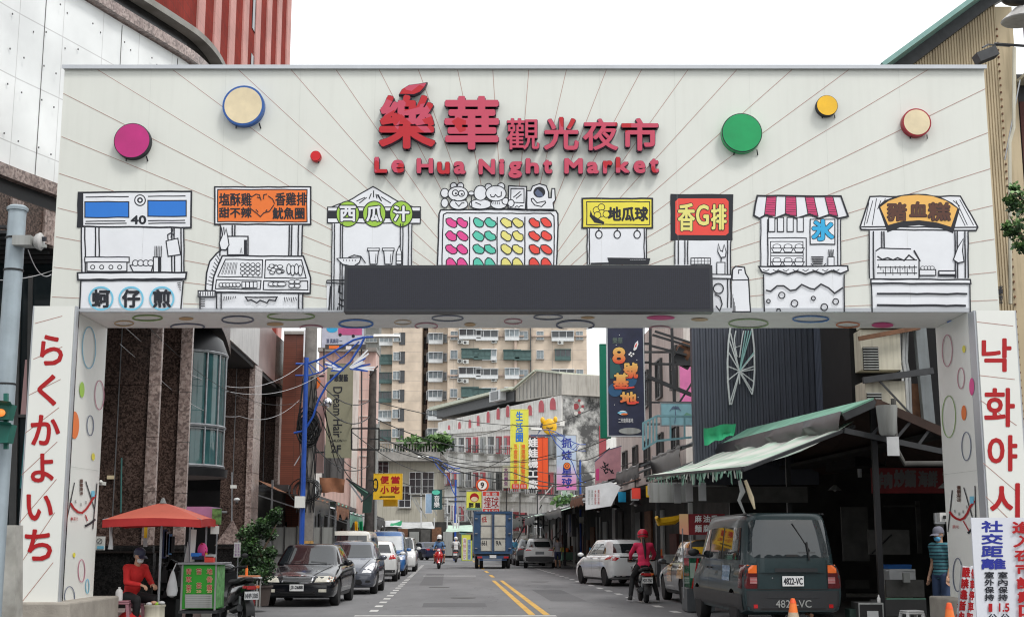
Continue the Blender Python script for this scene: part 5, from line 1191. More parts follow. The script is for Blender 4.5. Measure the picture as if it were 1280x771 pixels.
def firetext(tx,x0,y0,x1,y1,b):
    zl = A.fr(x0,y1,0).z;zh = A.fr(x0,y0,0).z;n = 'fire_%d' % int(y0);grad(n,(.78,.07,.03),(.85,.55,.14),zl,zh)
    A.text(tx,x0,y0,x1,y1,'black',b+5);A.text(tx,x0,y0,x1,y1,n,b)
A.text('樂華',165,140,245,190,mat('dull_green',(.10,.14,.12),.6),1)
firetext('8',170,225,262,345,7);firetext('號',258,345,365,465,5);firetext('基',175,430,290,548,5);firetext('地',230,580,355,672,5)
A.line([(262,548),(340,538)],12,'paint_red');A.line([(300,665),(375,660)],12,'paint_red')
A.fr = frY(SYR,740,400,3.214)
A.poly([(166,118),(172,95),(184,82),(186,97),(178,118),(168,124)],'white_letter');A.poly([(170,110),(176,96),(181,92),(178,108)],'paint_red')
for x,y in ((150,138),(158,144),(166,136),(155,132)): A.circ(x,y,4,'white_letter')
A.circ(123,372,16,'white_letter',9);A.circ(122,372,20,'paint_cyan_line',5);A.circ(130,377,14,'paint_orange',4)
A.text('二代復興基地',106,394,165,412,'white_letter');A.circ(152,445,45,'wall_grey',13)
for x,y in ((97,100),(180,160),(110,60),(90,340),(185,310)): A.circ(x,y,1.6,'white_letter')
A.build('lettering',t)
t = board_sign('green_sign','narrow plain dark green sign just left of the navy banner',752,431,761,546,43,'sign_green',.2,'sign_green')
sc = thing('scaffold_frame','black steel sign scaffold with crossing bars beside the dark clad building','scaffold',(at(835,640,42).x,42,0))
f = frY(42,740,400,6.429);bars = []
for p,q,w_ in (((468,40),(468,800),.09),((640,40),(662,700),.09),((408,190),(470,190),.07),((408,340),(470,340),.07),((408,487),(470,487),.07),((415,40),(412,640),.06),((470,352),(800,356),.07),((505,90),(800,185),.07),((485,118),(800,215),.07),((470,205),(760,280),.07),((440,452),(800,600),.12),((700,665),(800,510),.06),((470,660),(810,662),.06),((665,400),(665,700),.07)):
    m = MB();m.bar(f(*p,0),f(*q,0),w_,w_,'dark_steel');m.build('bar',sc,True)
m = MB();m.ell(f(765,265,-.3),(.35,.3,.45),'rusty',8,6);m.box(f(740,300,-.2),(.6,.3,.5),'dark_steel',rot=Matrix.Rotation(.5,3,'Y'));tag(m.build('scrap_bundle'),'dark bundle of rusty scrap wedged at the top of the scaffold','scrap')
t = board_sign('painted_panel','pale blue panel painted with a palm tree in front of the scaffold',827,504,866,531,40,mat('panel_blue',(.22,.42,.48),.6,var=.2,scale=2),.06,'steel')
A = Art(frY(40,740,400,6.429));A.line([(668,720),(672,760),(665,830)],6,'ring_navy')
for g in range(7): a = math.pi*(g/6)*1.0+math.pi;A.line([(670,712),(670+26*math.cos(a),708+20*math.sin(a)),(670+46*math.cos(a),722+16*math.sin(a)+8)],5,'ring_navy')
A.poly([(730,770),(760,740),(800,760),(800,780)],'tarp_green');A.build('painting',t)
bl = thing('balcony_rail','light blue painted balcony rail over the black awnings','railing',(at(840,640,38).x,38,0));mat('rail_blue',(.22,.42,.47),.5,var=.15)
f = frY(38,740,400,3.214);m = MB()
m.bar(f(203,415,0),f(260,385,0),.06,.06,'rail_blue');m.bar(f(260,385,0),f(440,388,0),.06,.06,'rail_blue');m.bar(f(203,520,0),f(260,485,0),.06,.06,'rail_blue');m.bar(f(260,485,0),f(400,470,0),.06,.06,'rail_blue');m.build('rail',bl,True)
for x,y0,y1 in ((205,414,520),(218,407,512),(232,400,504),(246,393,495),(259,386,487),(315,387,480),(372,388,470),(437,388,420)):
    m = MB();m.bar(f(x,y0,0),f(x,y1,0),.05,.05,'rail_blue');m.build('baluster',bl,True)
t = thing('pink_sign','pink gabled sign board with black scribbled emblem behind the white slanted sign','sign',(at(758,600,58).x,58,0));mat('sign_pink',(.62,.33,.38),.6)
f = frY(58);m = MB();m.prism([f(744,605,0),f(776,600,0),f(776,558,0),f(760,562,0),f(744,576,0)],(0,.15,0),'sign_pink');m.prism([f(745,600,.01),f(749,600,.01),f(749,585,.01),f(745,586,.01)],(0,.01,0),'paint_pink');m.build('panel',t,True)
A = Art(frY(58));r2 = random.Random(5)
for k in range(9): x = 752+r2.random()*14;y = 578+r2.random()*10;A.line([(x,y),(x+r2.uniform(-4,5),y+r2.uniform(-3,4)),(x+r2.uniform(-3,6),y+r2.uniform(0,6))],1.6,'ink')
A.line([(743,577),(760,562),(777,557)],1.0,'ring_navy');A.build('emblem',t)
t = thing('white_sign','white slanted sign board with small red and grey columns of writing','sign',(at(750,637,38).x,37.8,0));f = frY(37.8);m = MB();m.prism([f(732,637,0),f(764,632,0),f(776,608,0),f(764,602,0),f(732,608,0)],(0,.12,0),mat('sign_offwhite',(.72,.73,.75),.6));m.build('panel',t,True)
A = Art(frY(37.8))
for k,(tx,mm) in enumerate((('清涼飲品','wall_grey'),('專業代工','wall_grey'),('大量批發','sign_red'),('電話洽詢','sign_red'))): A.text('\n'.join(tx),735+k*4,612,737.5+k*4,630,mm)
A.build('lettering',t)
t = board_sign('yellow_sign','tall lemon yellow sign with blue heading and orange columns of writing',638.5,512,660,610,86,'sign_lemon',.3,'sign_lemon',posts=[(at(650,615,86.2),at(650,660,86.2))])
A = Art(frY(86,600,480,4.819))
for c,y in (('生',165),('活',232),('圈',292)): A.text(c,217,y,258,y+54,'paint_blue',1.5)
for c,y in zip('五金百貨文具百貨',range(362,600,30)): A.text(c,203,y,226,y+25,'paint_orange',.8)
for c,y in zip('清潔用品家電飾品',range(362,600,30)): A.text(c,249,y,272,y+25,'paint_orange',.8)
A.rect(192,600,234,628,'paint_red');A.rect(240,600,282,628,'paint_red');A.text('百元',198,604,230,624,'white_letter');A.text('百貨',245,604,277,624,'white_letter');A.line([(238,362),(238,628)],2,'white_letter');A.build('lettering',t)
t = board_sign('orange_sign','vertical sign with white lettering on black left and plain orange right half',661.5,547,685,611,84,'sign_orange',.25,'dark_steel',posts=[(at(672,613,84.2),at(672,665,84.2))])
A = Art(frY(84,600,480,4.819));A.rect(296,322,346,632,'ink')
for c,y in zip('娃娃機工廠',(325,388,450,520,575)): A.text(c,292,y,348,y+ (38 if c == '工' else 52),'white_letter',2.2)
A.line([(378,322),(378,632)],1.5,'sign_red');A.build('lettering',t)
grad('sky_pink',(.75,.22,.50),(.50,.60,.75),zat(608,80),zat(580,80))
t = board_sign('claw_shop_sign','pale blue to pink vertical sign with dark blue lettering and a round orange emblem',696,544,720,612,80,'sky_pink',.2,'wall_grey',posts=[(at(708,613,80.2),at(708,668,80.2))])
A = Art(frY(80,600,480,4.819))
for c,y in (('抓',325),('娃',398),('星',500),('球',566)): A.text(c,494,y,552,y+56,'text_blue',1.6)
A.circ(524,492,22,'black');A.circ(524,492,19,'paint_orange');A.ring(524,492,9,4,'paint_brown');A.build('lettering',t)
hd = MB();c = at(687,533,79);s = 1/20.8
hd.ell(c,(9*s,.12,10*s),'disc_yellow',20,12);hd.ell(c+V((-.42,0,.38)),(.14,.1,.2),'disc_yellow');hd.ell(c+V((.35,0,.42)),(.13,.1,.2),'disc_yellow');hd.prism([c+V((-.75,.1,-.5)),c+V((-.35,.1,.62)),c+V((-.15,.1,.2))],(0,.04,0),'ring_navy');hd.box(c+V((-.1,.1,-.52)),(2.1,.1,.12),'ring_navy');hd.tube([c+V((-.2,-.12,-.05)),c+V((0,-.13,-.12)),c+V((.2,-.12,-.05))],.03,'black',5)
tag(hd.build('sign_topper'),'round orange smiling figure mounted above the claw shop sign','sign')
t = board_sign('small_white_sign','small white sign with purple vertical writing left of the yellow sign',628,582,637.5,609,87,'white_letter',.2,'wall_grey',posts=[(at(633,610,87.2),at(633,660,87.2))]);A = Art(frY(87));A.text('太\n和\n廣\n告',630,584,635,607,'paint_purple',.15);A.build('lettering',t)
t = thing('round_sign','round orange ringed sign with black number nine on a black post','sign',(at(603,606,90).x,90,0));c = at(603,606,90);m = MB()
m.lathe([(.44,.12),(.44,0),(.0,0)],c,'sign_orange',28,'Y');m.lathe([(.34,-.03),(.0,-.03)],c,'black',24,'Y');m.lathe([(.31,-.06),(.0,-.06)],c,'white_letter',24,'Y');m.build('panel',t,True);m = MB();m.bar(c+V((0,.1,-.4)),V((c.x,c.y+.1,0)),.1,.1,'dark_steel');m.build('post',t,True)
A = Art(frY(90),base=.08);A.text('9',601.0,602.6,605.0,609.4,'black',.25);A.build('lettering',t)
t = board_sign('noodle_sign','small square yellow sign with red cap emblem above black characters',583,614,602,637,88,'sign_lemon',.2,'steel',posts=[(at(592,638,88.2),at(592,672,88.2))]);A = Art(frY(88));A.circ(593,621.5,5.6,'sign_red');A.circ(593,623.5,4.2,'cream',3);A.text('胖 麵',586,628,600,634,'black',.3);A.rect(583.5,634.5,601.5,636.8,'tarp_green');A.build('lettering',t)
t = board_sign('billiard_sign','red and white billiard sign with large outlined characters beside the yellow square sign',603.5,614,624,641,88,'paint_red',.2,'white_letter',posts=[(at(613,642,88.2),at(613,672,88.2))]);A = Art(frY(88));A.rect(604,619.5,623.6,635.5,'white_letter');A.text('英 雄',607,615,621,619,'white_letter',.1);A.text('撞球',605,620.5,623,634.5,'sign_red',.12);A.text('$150',606,636.5,622,640.5,'white_letter',.1);A.build('lettering',t)
t = board_sign('bento_sign','bright yellow food sign with red characters and a black arrow',467.5,592.5,502,623,58,'sign_yellow',.2,'sign_yellow',posts=[(at(467,600,58.2),at(462,600,58.6))]);A = Art(frY(58,380,560,7.011))
A.text('便',672,244,742,308,'sign_red',3);A.text('當',766,246,838,306,'sign_red',3);A.text('小',672,332,742,394,'sign_red',3);A.text('吃',766,332,836,392,'sign_red',3);A.line([(670,320),(840,320)],2.5,'paint_orange');A.poly([(655,428),(680,416),(680,420),(798,418),(798,428),(680,428),(680,432)],'black');A.circ(628,320,24,'black',58);A.text('佳\n味',614,282,640,352,'sign_yellow',1.5);A.build('lettering',t)
t = board_sign('small_yellow_sign','little yellow sign half hidden below the bento sign',480,623.8,496,631.5,58.5,'sign_yellow',.1,'sign_yellow')
t = board_sign('salon_banner','tall olive grey hair salon banner with english words running downwards',407.5,455,440.5,571,54,mat('olive_cloth',(.28,.27,.19),.7,var=.08,scale=2),.12,'olive_cloth',posts=[(at(405,470,54.1),at(392,470,54.3)),(at(405,565,54.1),at(392,565,54.3))]);A = Art(frY(54,340,400,3.2136))
A.text('夢想髮藝',232,218,305,246,'ink',.8);A.text('Dream Hair',246,268,282,470,'ink',.35,90);A.text('SALON',240,478,282,488,'ink',.2);A.line([(225,483),(237,483)],1.5,'ink');A.line([(285,483),(300,483)],1.5,'ink');A.text('2F',238,502,277,530,'ink',.9);A.build('lettering',t)
t = board_sign('pink_banner','faded pink vertical banner with orange round badge behind the utility pole',381.5,468,406,590,55,mat('pink_cloth',(.55,.34,.34),.7,var=.08),.1,'pink_cloth');A = Art(frY(55,340,400,3.2136));A.circ(165,250,30,'paint_orange');A.line([(150,262),(165,240),(180,262)],5,'pink_cloth');A.line([(165,240),(165,275)],5,'pink_cloth')
for c,y in zip('明亮美學',(285,345,400,460)): A.text(c,148,y,180,y+42,'ink',.8)
A.build('lettering',t)
t = board_sign('billboard','pale blue roadside billboard with pink van and white lettering band high on the left',402,385,456,434,66,mat('bill_blue',(.50,.55,.66),.6),.2,'wall_grey',posts=[(at(405,434,66.2),at(405,620,66.2)),(at(452,434,66.2),at(452,620,66.2))]);A = Art(frY(66,370,400,6.423));A.rect(340,60,530,120,'paint_pink2' if 'paint_pink2' in MATS else mat('paint_pink2',(.50,.10,.26),.5));A.circ(355,118,13,'ink');A.circ(460,128,13,'ink');A.circ(290,70,45,'paint_sky',30);A.text('滾 真高印 一',245,150,370,185,'ring_navy',1.2);A.rect(235,195,560,235,'frame_dark');A.rect(265,205,345,230,'paint_orange');A.rect(400,208,445,235,'white_letter');A.build('picture',t)
tents = [(44.2,50,-4.5,2.9,3.5,'tarp_rust','rust brown market tent under the bento sign'),(50.5,57,-4.3,2.9,3.4,'tarp_green','dark green market tent behind the black hatchback'),(57.5,66,-4.3,2.7,3.4,'tarp_white','dirty white market awning above the light coloured wagon'),(67,78,-4.4,2.8,3.3,'tarp_grey','grey market awning above the blue van'),(79,96,-4.6,2.9,3.4,'tarp_black','black market awning at the far left of the street')]
for i,(b0,b1,af,zf,zb,m_,lab) in enumerate(tents):
    t = thing('market_tent',lab,'tent',tuple(st(af-1,b0)))
    rows = []
    for kx in range(11):
        u = kx/10;b = b0+(b1-b0)*u;r = []
        for jx in range(6): s = jx/5;r.append(st(af-(1.9)*s,b,zf+(zb-zf)*s-.15*math.sin(math.pi*s)+.07*math.sin(kx*2.1+i)*(1-s)))
        rows.append(r)
    m = MB();m.sheet(rows,m_,True);m.build('cloth',t,True)
    rows = [[r[0]+V((.01,0,.02)),r[0]+V((.04,0,-.22-.06*math.sin(k*2.3))),r[0]+V((0,0,-.5-.12*math.sin(k*1.3)))] for k,r in enumerate(rows)]
    m = MB();m.sheet(rows,('tarp_black','tarp_rust','tarp_green','tarp_grey')[i % 4],True);m.build('valance',t,True)
    for k,(a,b) in enumerate(((af,b0+.1),(af-1.4,b0+.1),(af,b1-.1),(af-1.4,b1-.1))):
        m = MB();m.bar(st(a,b,0.1),st(a,b,zf if a == af else zb),.06,.06,'steel');m.build('post',t,True)
    m = MB();m.bar(st(af,b0+.1,zf-.06),st(af-2.5,b0+.1,zb-.08),.05,.05,'dark_steel');m.bar(st(af,b0,zf-.05),st(af,b1,zf-.05),.05,.05,'dark_steel');m.bar(st(af,b0+.1,zf-.5),st(af-2.5,b0+.1,zb-.3),.04,.04,'steel');m.build('tent_frame',t,True)
t = thing('rusty_tarp','crumpled orange brown tarp stretched on a tilted frame beside the pole','tarp',tuple(st(-5,43)));f = frY(43,380,560,7.011);rows = []
for u in range(9):
    rows.append([f(135+u*28,252+u*2+4*math.sin(u),-.2*0),f(140+u*27,320+6*math.sin(u*1.7),.1*math.sin(u)),f(142+u*26,386+5*math.sin(u*1.1),.0)])
m = MB();m.sheet(rows,'tarp_rust');m.build('cloth',t,True)
m = MB();m.bar(f(370,265,0),f(600,400,0),.05,.05,'dark_steel');m.bar(f(400,310,0),f(510,460,0),.07,.05,'steel');m.bar(f(440,310,0),f(560,390,0),.04,.04,'tarp_green');m.bar(f(500,470,0),f(640,350,0),.04,.04,'dark_steel');m.build('tarp_frame',t,True)
tg = MB();tg.prism([f(370,270,0),f(600,390,0),f(590,560,0),f(510,570,0),f(520,420,0)],(0,.03,0),mat('tarp_deep',(.015,.045,.035),.5,var=.3));tag(tg.build('torn_green_sheet'),'torn dark green sheet hanging below the bento sign','tarp')
for nm,lab,x,y,w_,h_,m_ in (('hanging_cloth','mustard cloth hanging at the left stalls',458,680,26,80,'sign_yellow'),('hanging_cloth','bright green cloth hanging beside the mustard cloth',500,680,34,80,'tarp_bright')):
    m = MB();rows = [[f(x-w_/2+w_*k/5,y-h_/2,.1+.05*math.sin(k*2)),f(x-w_/2+w_*k/5+4,y+h_/2,.1+.08*math.sin(k*2))] for k in range(6)];m.sheet(rows,m_);tag(m.build(nm),lab,'cloth')
m = MB();m.sheet([[f(760+k*20,655-3*k+5*math.sin(k),0),f(758+k*20,678+4*math.sin(k*2),.2)] for k in range(6)],'tarp_bright');tag(m.build('green_flap'),'small bright green flap at the tent edge under the bento sign','tarp')
hd = thing('metal_hoarding','dark grey metal panel hoarding behind the black saloon','fence',tuple(st(-6,44)))
for k in range(6):
    m = MB();x0 = at(325+k*15.5,680,45).x;x1 = at(325+k*15.5+14.5,680,45).x;m.box2((x0,45,.14),(x1,45.06,1.95),'wall_grey');m.box2((x0,44.97,1.0),(x1,44.995,1.06),'frame_dark');m.build('panel',hd,True)
for k in range(7): m = MB();m.box2((at(324+k*15.5,680,45).x-.02,44.95,.13),(at(324+k*15.5,680,45).x+.02,45.08,2.0),'frame_dark');m.build('post',hd,True)
sh = thing('left_shopfronts','row of dark shopfronts behind the tents on the left','building',tuple(st(-8,60)))
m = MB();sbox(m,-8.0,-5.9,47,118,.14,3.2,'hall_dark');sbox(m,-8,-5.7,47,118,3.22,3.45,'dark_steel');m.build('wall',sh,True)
for k in range(22):
    m = MB();b = 48+k*3.1;sbox(m,-5.89,-5.82,b,b+r2.uniform(1.4,2.6),.3,r2.uniform(1.5,2.9),('hall_panel','rusty','wall_grey','tarp_white','dark_red_wall','tarp_green')[r2.randrange(6)]);m.build('shutter',sh,True)
en = thing('end_shops','dark low shops closing the far end of the street','building',(at(540,650,120).x,120,0))
m = MB();m.box2((at(455,650,120).x,120,0),(at(600,650,120).x,121.9,zat(652,120)),'hall_dark');m.build('wall',en,True)
for k in range(9):
    m = MB();x0 = at(470+k*14,650,119.9).x;m.box2((x0,119.9,.2),(x0+.85,119.98,2.3+.2*(k % 3)),('wall_grey','hall_panel','rusty')[k % 3]);m.build('shutter',en,True)
cn = (('pale_green','tarp_pale',560,590,656,664,'pale green flap awning above the far scooters'),('aqua','panel_blue',577,592,657,666,'aqua blue flap awning beside the box truck'),('grey','tarp_grey',500,540,652,660,'broad grey awning at the far end of the street'),('white','tarp_white',470,500,650,658,'off white awning at the far left street end'))
for n_,m_,x0,x1,y0,y1,lab in cn:
    Y = 100 if 'scooters' in lab or 'truck' in lab else 116;m = MB();m.sheet([[at(x0+(x1-x0)*k/4,y0+.4*math.sin(k),Y+2),at(x0-3+(x1-x0+6)*k/4,y1+.6*math.sin(k*2),Y)] for k in range(5)],m_);tag(m.build('flap_awning'),lab,'awning')
t = board_sign('leaning_sign','dark teal sign leaning over the far left stalls',540,612,552,636,95,mat('teal_dark',(.01,.06,.07),.5),.15,'teal_dark');A = Art(frY(95));A.circ(545,615,5,'paint_teal',3);A.text('音\n樂',542.5,619,549.5,634,'white_letter',.1);A.build('lettering',t)
t = board_sign('blue_white_sign','pale blue and white sign left of the leaning teal sign',532,617,540,641,96,mat('pale_sky',(.35,.50,.68),.5),.15,'white_letter')
t = board_sign('standing_board','tall green edged notice board with coloured writing beside the truck',577,668,590,700,82,'sign_lemon',.1,'tarp_green');A = Art(frY(82));A.rect(578.5,672,583,699,'white_letter');A.rect(584.5,674,588.5,699,'pale_sky');A.text('海\n鮮\n快\n炒',579,673,582.5,698,'sign_red');A.text('平\n價\n熱\n食',585,675,588,698,'text_blue');A.build('lettering',t)
def lamp_post(name,lab,px,b,s=1.0,mirror=False,h=8.1,wings=True):
    a = aof(px,b);root = thing(name,lab,'street lamp',tuple(st(a,b)))
    mir = -1 if mirror else 1
    m = MB();m.tube([(0,0,.0),(0,0,.35),(0,0,.36),(0,0,h-.8)],[.13*s,.13*s,.085*s,.075*s],'pole_blue',14);m.build('pole',root)
    m = MB();m.box((-.06*mir,-.15,1.95+.75),(.30,.22,.36),'panel_white');m.build('junction_box',root)
    k = s*.0255*1.0
    def q(x,y): return (mir*(x-378)*.0262,0,zat(y,42))
    m = MB();m.tube([q(365,454.5),q(378,455),q(392,450),q(405,443),(q(420,434)),q(435,425),q(448,421.5),q(462,421)],[.036*s]*7+[.03*s],'pole_blue',8)
    m.tube([q(365,541),q(378,538),q(388,520),q(394,500),q(404,480),q(420,464),q(432,452),q(444,432),q(449,421)],.036*s,'pole_blue',8)
    m.tube([q(365,469),q(382,469),q(396,465),q(410,455),q(425,444),q(442,427)],.026*s,'pole_blue',8)
    for x0,y0,x1,y1 in ((382,455,394,466),(390,452,402,461),(400,446,410,454),(412,439,420,447),(381,457,387,468)): m.bar(q(x0,y0),q(x1,y1),.05*s,.03,'pole_blue')
    m.build('arm',root)
    m = MB();c = V(q(476,421));m.loft([[(c.x+mir*x_,y_*w_*.16*s,c.z+z_) for y_,z_ in ((-1,0),(-.8,.05),(0,.09),(.8,.05),(1,0),(0,-.04))] for x_,w_ in ((-.42*s,.4),(-.2*s,1),(.2*s,1.1),(.42*s,.6))],'panel_white');m.build('lamp_head',root)
    if wings:
        m = MB()
        for g in range(9):
            a_ = R(-25+g*9);p = V(q(432,460));L_ = (.62+.2*math.sin(g))*s;tip = p+V((mir*L_*math.cos(a_),-.03,L_*math.sin(a_)*.8+.1));n_ = V((-math.sin(a_),0,math.cos(a_)))*.05*s
            m.prism([p-n_,p+n_,tip+n_*.6,tip-n_*.3],(0,.02,0),'paint_white' if g % 3 else 'pole_blue')
        for g in range(7):
            a_ = R(150+g*9);p = V(q(424,462));L_ = (.5+.15*math.sin(g))*s;tip = p+V((mir*L_*math.cos(a_),-.03,L_*math.sin(a_)*.7+.1));n_ = V((-math.sin(a_),0,math.cos(a_)))*.05*s
            m.prism([p-n_,p+n_,tip+n_*.6,tip-n_*.3],(0,.02,0),'paint_white' if g % 2 else 'pole_blue')
        m.build('wing_ornament',root)
    return root
lamp_post('street_lamp','near bright blue curved lamp post with white feather ornament',377,42)
lamp_post('street_lamp','distant blue lamp post standing by the claw shop sign on the right',726,78,.75,True,7.0,False)
lamp_post('street_lamp','distant blue lamp post on the left near the street end',569,104,1.0,True,7.0,False)
up = thing('utility_pole','concrete utility pole wrapped in coils of black cable','pole',tuple(st(-4.62,43.2)));ux = 0
m = MB();m.tube([(0,0,0),(0,0,9.5)],[.25,.19],'pole_concrete',16);m.build('pole',up)
m = MB();m.tube([(0,0,.9),(0,0,1.5)],[.256,.252],mat('worn_yellow',(.45,.26,.08),.8,var=.5,scale=9),16,False);m.build('reflective_band',up)
m = MB();r2 = random.Random(9)
for k in range(26):
    c = V((r2.uniform(-.05,.12),-.28+r2.uniform(-.06,.04),5.15+r2.uniform(-.25,.25)));rr = r2.uniform(.28,.5);tl = r2.uniform(-.5,.5)
    m.tube([c+V((rr*.75*math.cos(t),.06*math.sin(3*t+k),rr*math.sin(t)+tl*rr*.3*math.cos(t))) for t in [2*math.pi*q_/16 for q_ in range(17)]],.016,'cable',5,False)
for k in range(7):
    c = V((r2.uniform(-.08,.08),-.3,3.1));rr = r2.uniform(.35,.6)
    m.tube([c+V((rr*math.cos(t),.05*math.sin(3*t),rr*.8*math.sin(t))) for t in [2*math.pi*q_/16 for q_ in range(17)]],.014,'cable',5,False)
m.build('cable_coil',up)
m = MB()
for k in range(9):
    x = -.2+r2.random()*.5;m.tube([(x,-.24,6.8),(x+r2.uniform(-.15,.15),-.3,5.5),(x+r2.uniform(-.2,.2),-.28,4.2),(x+r2.uniform(-.2,.2),-.27,2.4)],.018,'cable',5)
m.tube([(-.4,-.25,3.9),(.35,-.3,5.2)],.02,'cable_white',5);m.build('hanging_cable',up)
m = MB();m.ell((.62,-.25,5.95),(.16,.16,.17),'chrome',14,10);m.bar((.2,-.2,5.85),(.55,-.25,5.9),.04,.04,'steel');m.build('round_mirror',up)
dp = thing('utility_pole','weathered dark utility pole standing behind the bento sign','pole',(at(462,620,62).x,62,0));m = MB();m.tube([(0,0,0),(.06,0,zat(462,62))],[.27,.17],mat('pole_dark',(.07,.06,.055),.9,var=.4,scale=5),14);m.build('pole',dp);m = MB();m.bar((-.1,-.2,zat(470,62)),(.3,-.2,zat(458,62)),.06,.06,'dark_steel');m.tube([(.3,-.12,2),(.3,-.12,zat(530,62))],.07,'wall_grey',8);m.build('fitting',dp)
def wire(name,lab,pts,r=.015,m_='cable',sag=None,n=18):
    P = [V(p) for p in pts];out = []
    for i in range(len(P)-1):
        L_ = (P[i+1]-P[i]).length;s = L_*.03 if sag is None else sag
        for k in range(n): t = k/n;p = P[i].lerp(P[i+1],t);p.z -= 4*s*t*(1-t);out.append(p)
    out.append(P[-1]);m = MB();m.tube(out,r,m_,5,False);o = m.build(name);tag(o,lab,'cable');return o
wire('overhead_cable','upper white cable sagging across the granite facade to the blue lamp post',[at(155,408,27),at(378,455,42)],.008,'cable_white',1.0)
wire('overhead_cable','lower white cable looping from the granite facade past the blue lamp post',[at(150,430,27),at(285,489,36),at(408,463,43)],.008,'cable_white',.35)
wire('overhead_cable','thin dark cable strung across the granite pillars',[at(185,408,27),at(382,500,42)],.007,'cable',.7)
wire('overhead_cable','lowest thin grey cable hanging in front of the granite pillars',[at(192,466,28),at(300,520,36),at(374,500,42)],.006,'cable_white',.3)
wire('overhead_cable','lone cable running over the beige tower from the pole to the arched house',[at(395,473,43),at(463,500,62),at(700,530,90)],.022,'cable',.5)
wire('overhead_cable','second cable slanting over the beige tower toward the arched house',[at(395,495,43),at(463,520,62),at(640,560,86)],.026,'cable',.6)
cabs = [((463,540,62),(640,590,80),(800,600,60),.03),((470,545,62),(650,583,84),(790,578,60),.02),((463,552,62),(610,575,84),(760,548,60),.02),((500,556,70),(650,600,80),(760,590,60),.03),((395,560,43),(463,580,62),(560,610,90),.02),((440,540,50),(548,590,90),(640,568,86),.02),((548,540,90),(640,530,86),(760,500,55),.018),((560,570,90),(700,565,82),(762,560,50),.022)]
wl = ['thick bundled cable crossing low behind the yellow sign','thin cable crossing the middle of the yellow sign','cable rising from the dark pole to the navy banner','heavy cable passing below the orange sign','cable from the coiled pole down to the street end','cable across the cream house to the yellow sign','cable across the arched windows to the navy banner','cable in front of the mould stained gable wall']
for (p,q,r_,rad),lab in zip(cabs,wl): wire('overhead_cable',lab,[at(*p),at(*q),at(*r_)],rad,'cable',.5)
for k,(p,q) in enumerate((((403,505,43),(440,600,50)),((405,500,43),(425,590,48)),((400,520,43),(445,585,55)))): wire('drop_cable',('steepest','middle','longest')[k]+' dark drop cable hanging from the coiled pole',[at(*p),at(*q)],.018,'cable',.4)
m = MB();f = frY(46,340,400,3.2136);fr_ = [(320,435),(430,435),(430,520),(320,520)]
for i in range(4): m.bar(f(*fr_[i],0),f(*fr_[(i+1) % 4],0),.05,.05,'black')
m.bar(f(430,478,0),f(392,478,0),.04,.04,'black');tag(m.build('empty_sign_frame'),'empty black rectangular sign frame beside the dark pole','sign')
t = thing('sign_scaffold','tangle of dark steel sign supports below the yellow and orange signs','scaffold',(at(650,660,85).x,85,0));f = frY(85.5);r2 = random.Random(17)
for k in range(26):
    x = r2.uniform(605,735);y = r2.uniform(600,655);m = MB();
    if k % 3 == 0: m.bar(f(x,y,0),f(x,668,0),.08,.08,('dark_steel','frame_white')[k % 2])
    elif k % 3 == 1: m.bar(f(x,y,0),f(x+r2.uniform(15,40),y+r2.uniform(-2,2),0),.07,.07,'dark_steel')
    else: m.bar(f(x,y,0),f(x+r2.uniform(-20,20),y+r2.uniform(15,35),0),.07,.07,('frame_white','dark_steel')[k % 2])
    m.build('bar',t,True)
t = thing('sign_scaffold','pale steel stair and frames above the far scooters','scaffold',(at(560,660,98).x,98,0));f = frY(98)
for k in range(18):
    x = r2.uniform(505,590);y = r2.uniform(612,648);m = MB()
    m.bar(f(x,y,0),f(x+(0,20,14)[k % 3],(660,y,y+25)[k % 3],0),.08,.08,('frame_white','dark_steel','wall_grey')[k % 3]);m.build('bar',t,True)
def interp(tab,x):
    if x <= tab[0][0]: return tab[0][1]
    for (a,va),(b,vb) in zip(tab,tab[1:]):
        if x <= b:
            t = (x-a)/(b-a);t = t*t*(3-2*t) if len(tab) > 40 else t;return va+(vb-va)*t
    return tab[-1][1]
def decal(bvh,axis,poly,m,name,parent,off=.006,sub=.09,mirror=False):
    sides = (1,-1) if mirror else (1,)
    res = []
    for sg in sides:
        b = bmesh.new();vs = [b.verts.new((sg*p[0] if axis in 'FBT' else p[0],p[1],0)) for p in poly]
        b.faces.new(vs);bmesh.ops.triangulate(b,faces=b.faces[:])
        for _ in range(5):
            es = [e for e in b.edges if e.calc_length() > sub]
            if not es: break
            bmesh.ops.subdivide_edges(b,edges=es,cuts=1);bmesh.ops.triangulate(b,faces=[f for f in b.faces if len(f.verts) > 3])
        for v in b.verts:
            x,y = v.co.x,v.co.y
            if axis == 'F': o,d = V((x,-9,y)),V((0,1,0))
            elif axis == 'B': o,d = V((x,9,y)),V((0,-1,0))
            elif axis == 'L': o,d = V((-9,x,y)),V((1,0,0))
            elif axis == 'R': o,d = V((9,x,y)),V((-1,0,0))
            else: o,d = V((x,y,9)),V((0,0,-1))
            h = bvh.ray_cast(o,d)
            if h[0] is None:
                n = bvh.find_nearest(o+d*8.2);h = (n[0],n[1])
            nn = h[1] if h[1].dot(d) < 0 else -h[1]
            v.co = h[0]+(nn*.6-d*.4).normalized()*off
        me = bpy.data.meshes.new(name);b.to_mesh(me);b.free();me.materials.append(MATS[m] if isinstance(m,str) else m)
        me.polygons.foreach_set('use_smooth',[True]*len(me.polygons));me.update()
        res.append(link(name,me,parent))
    return res
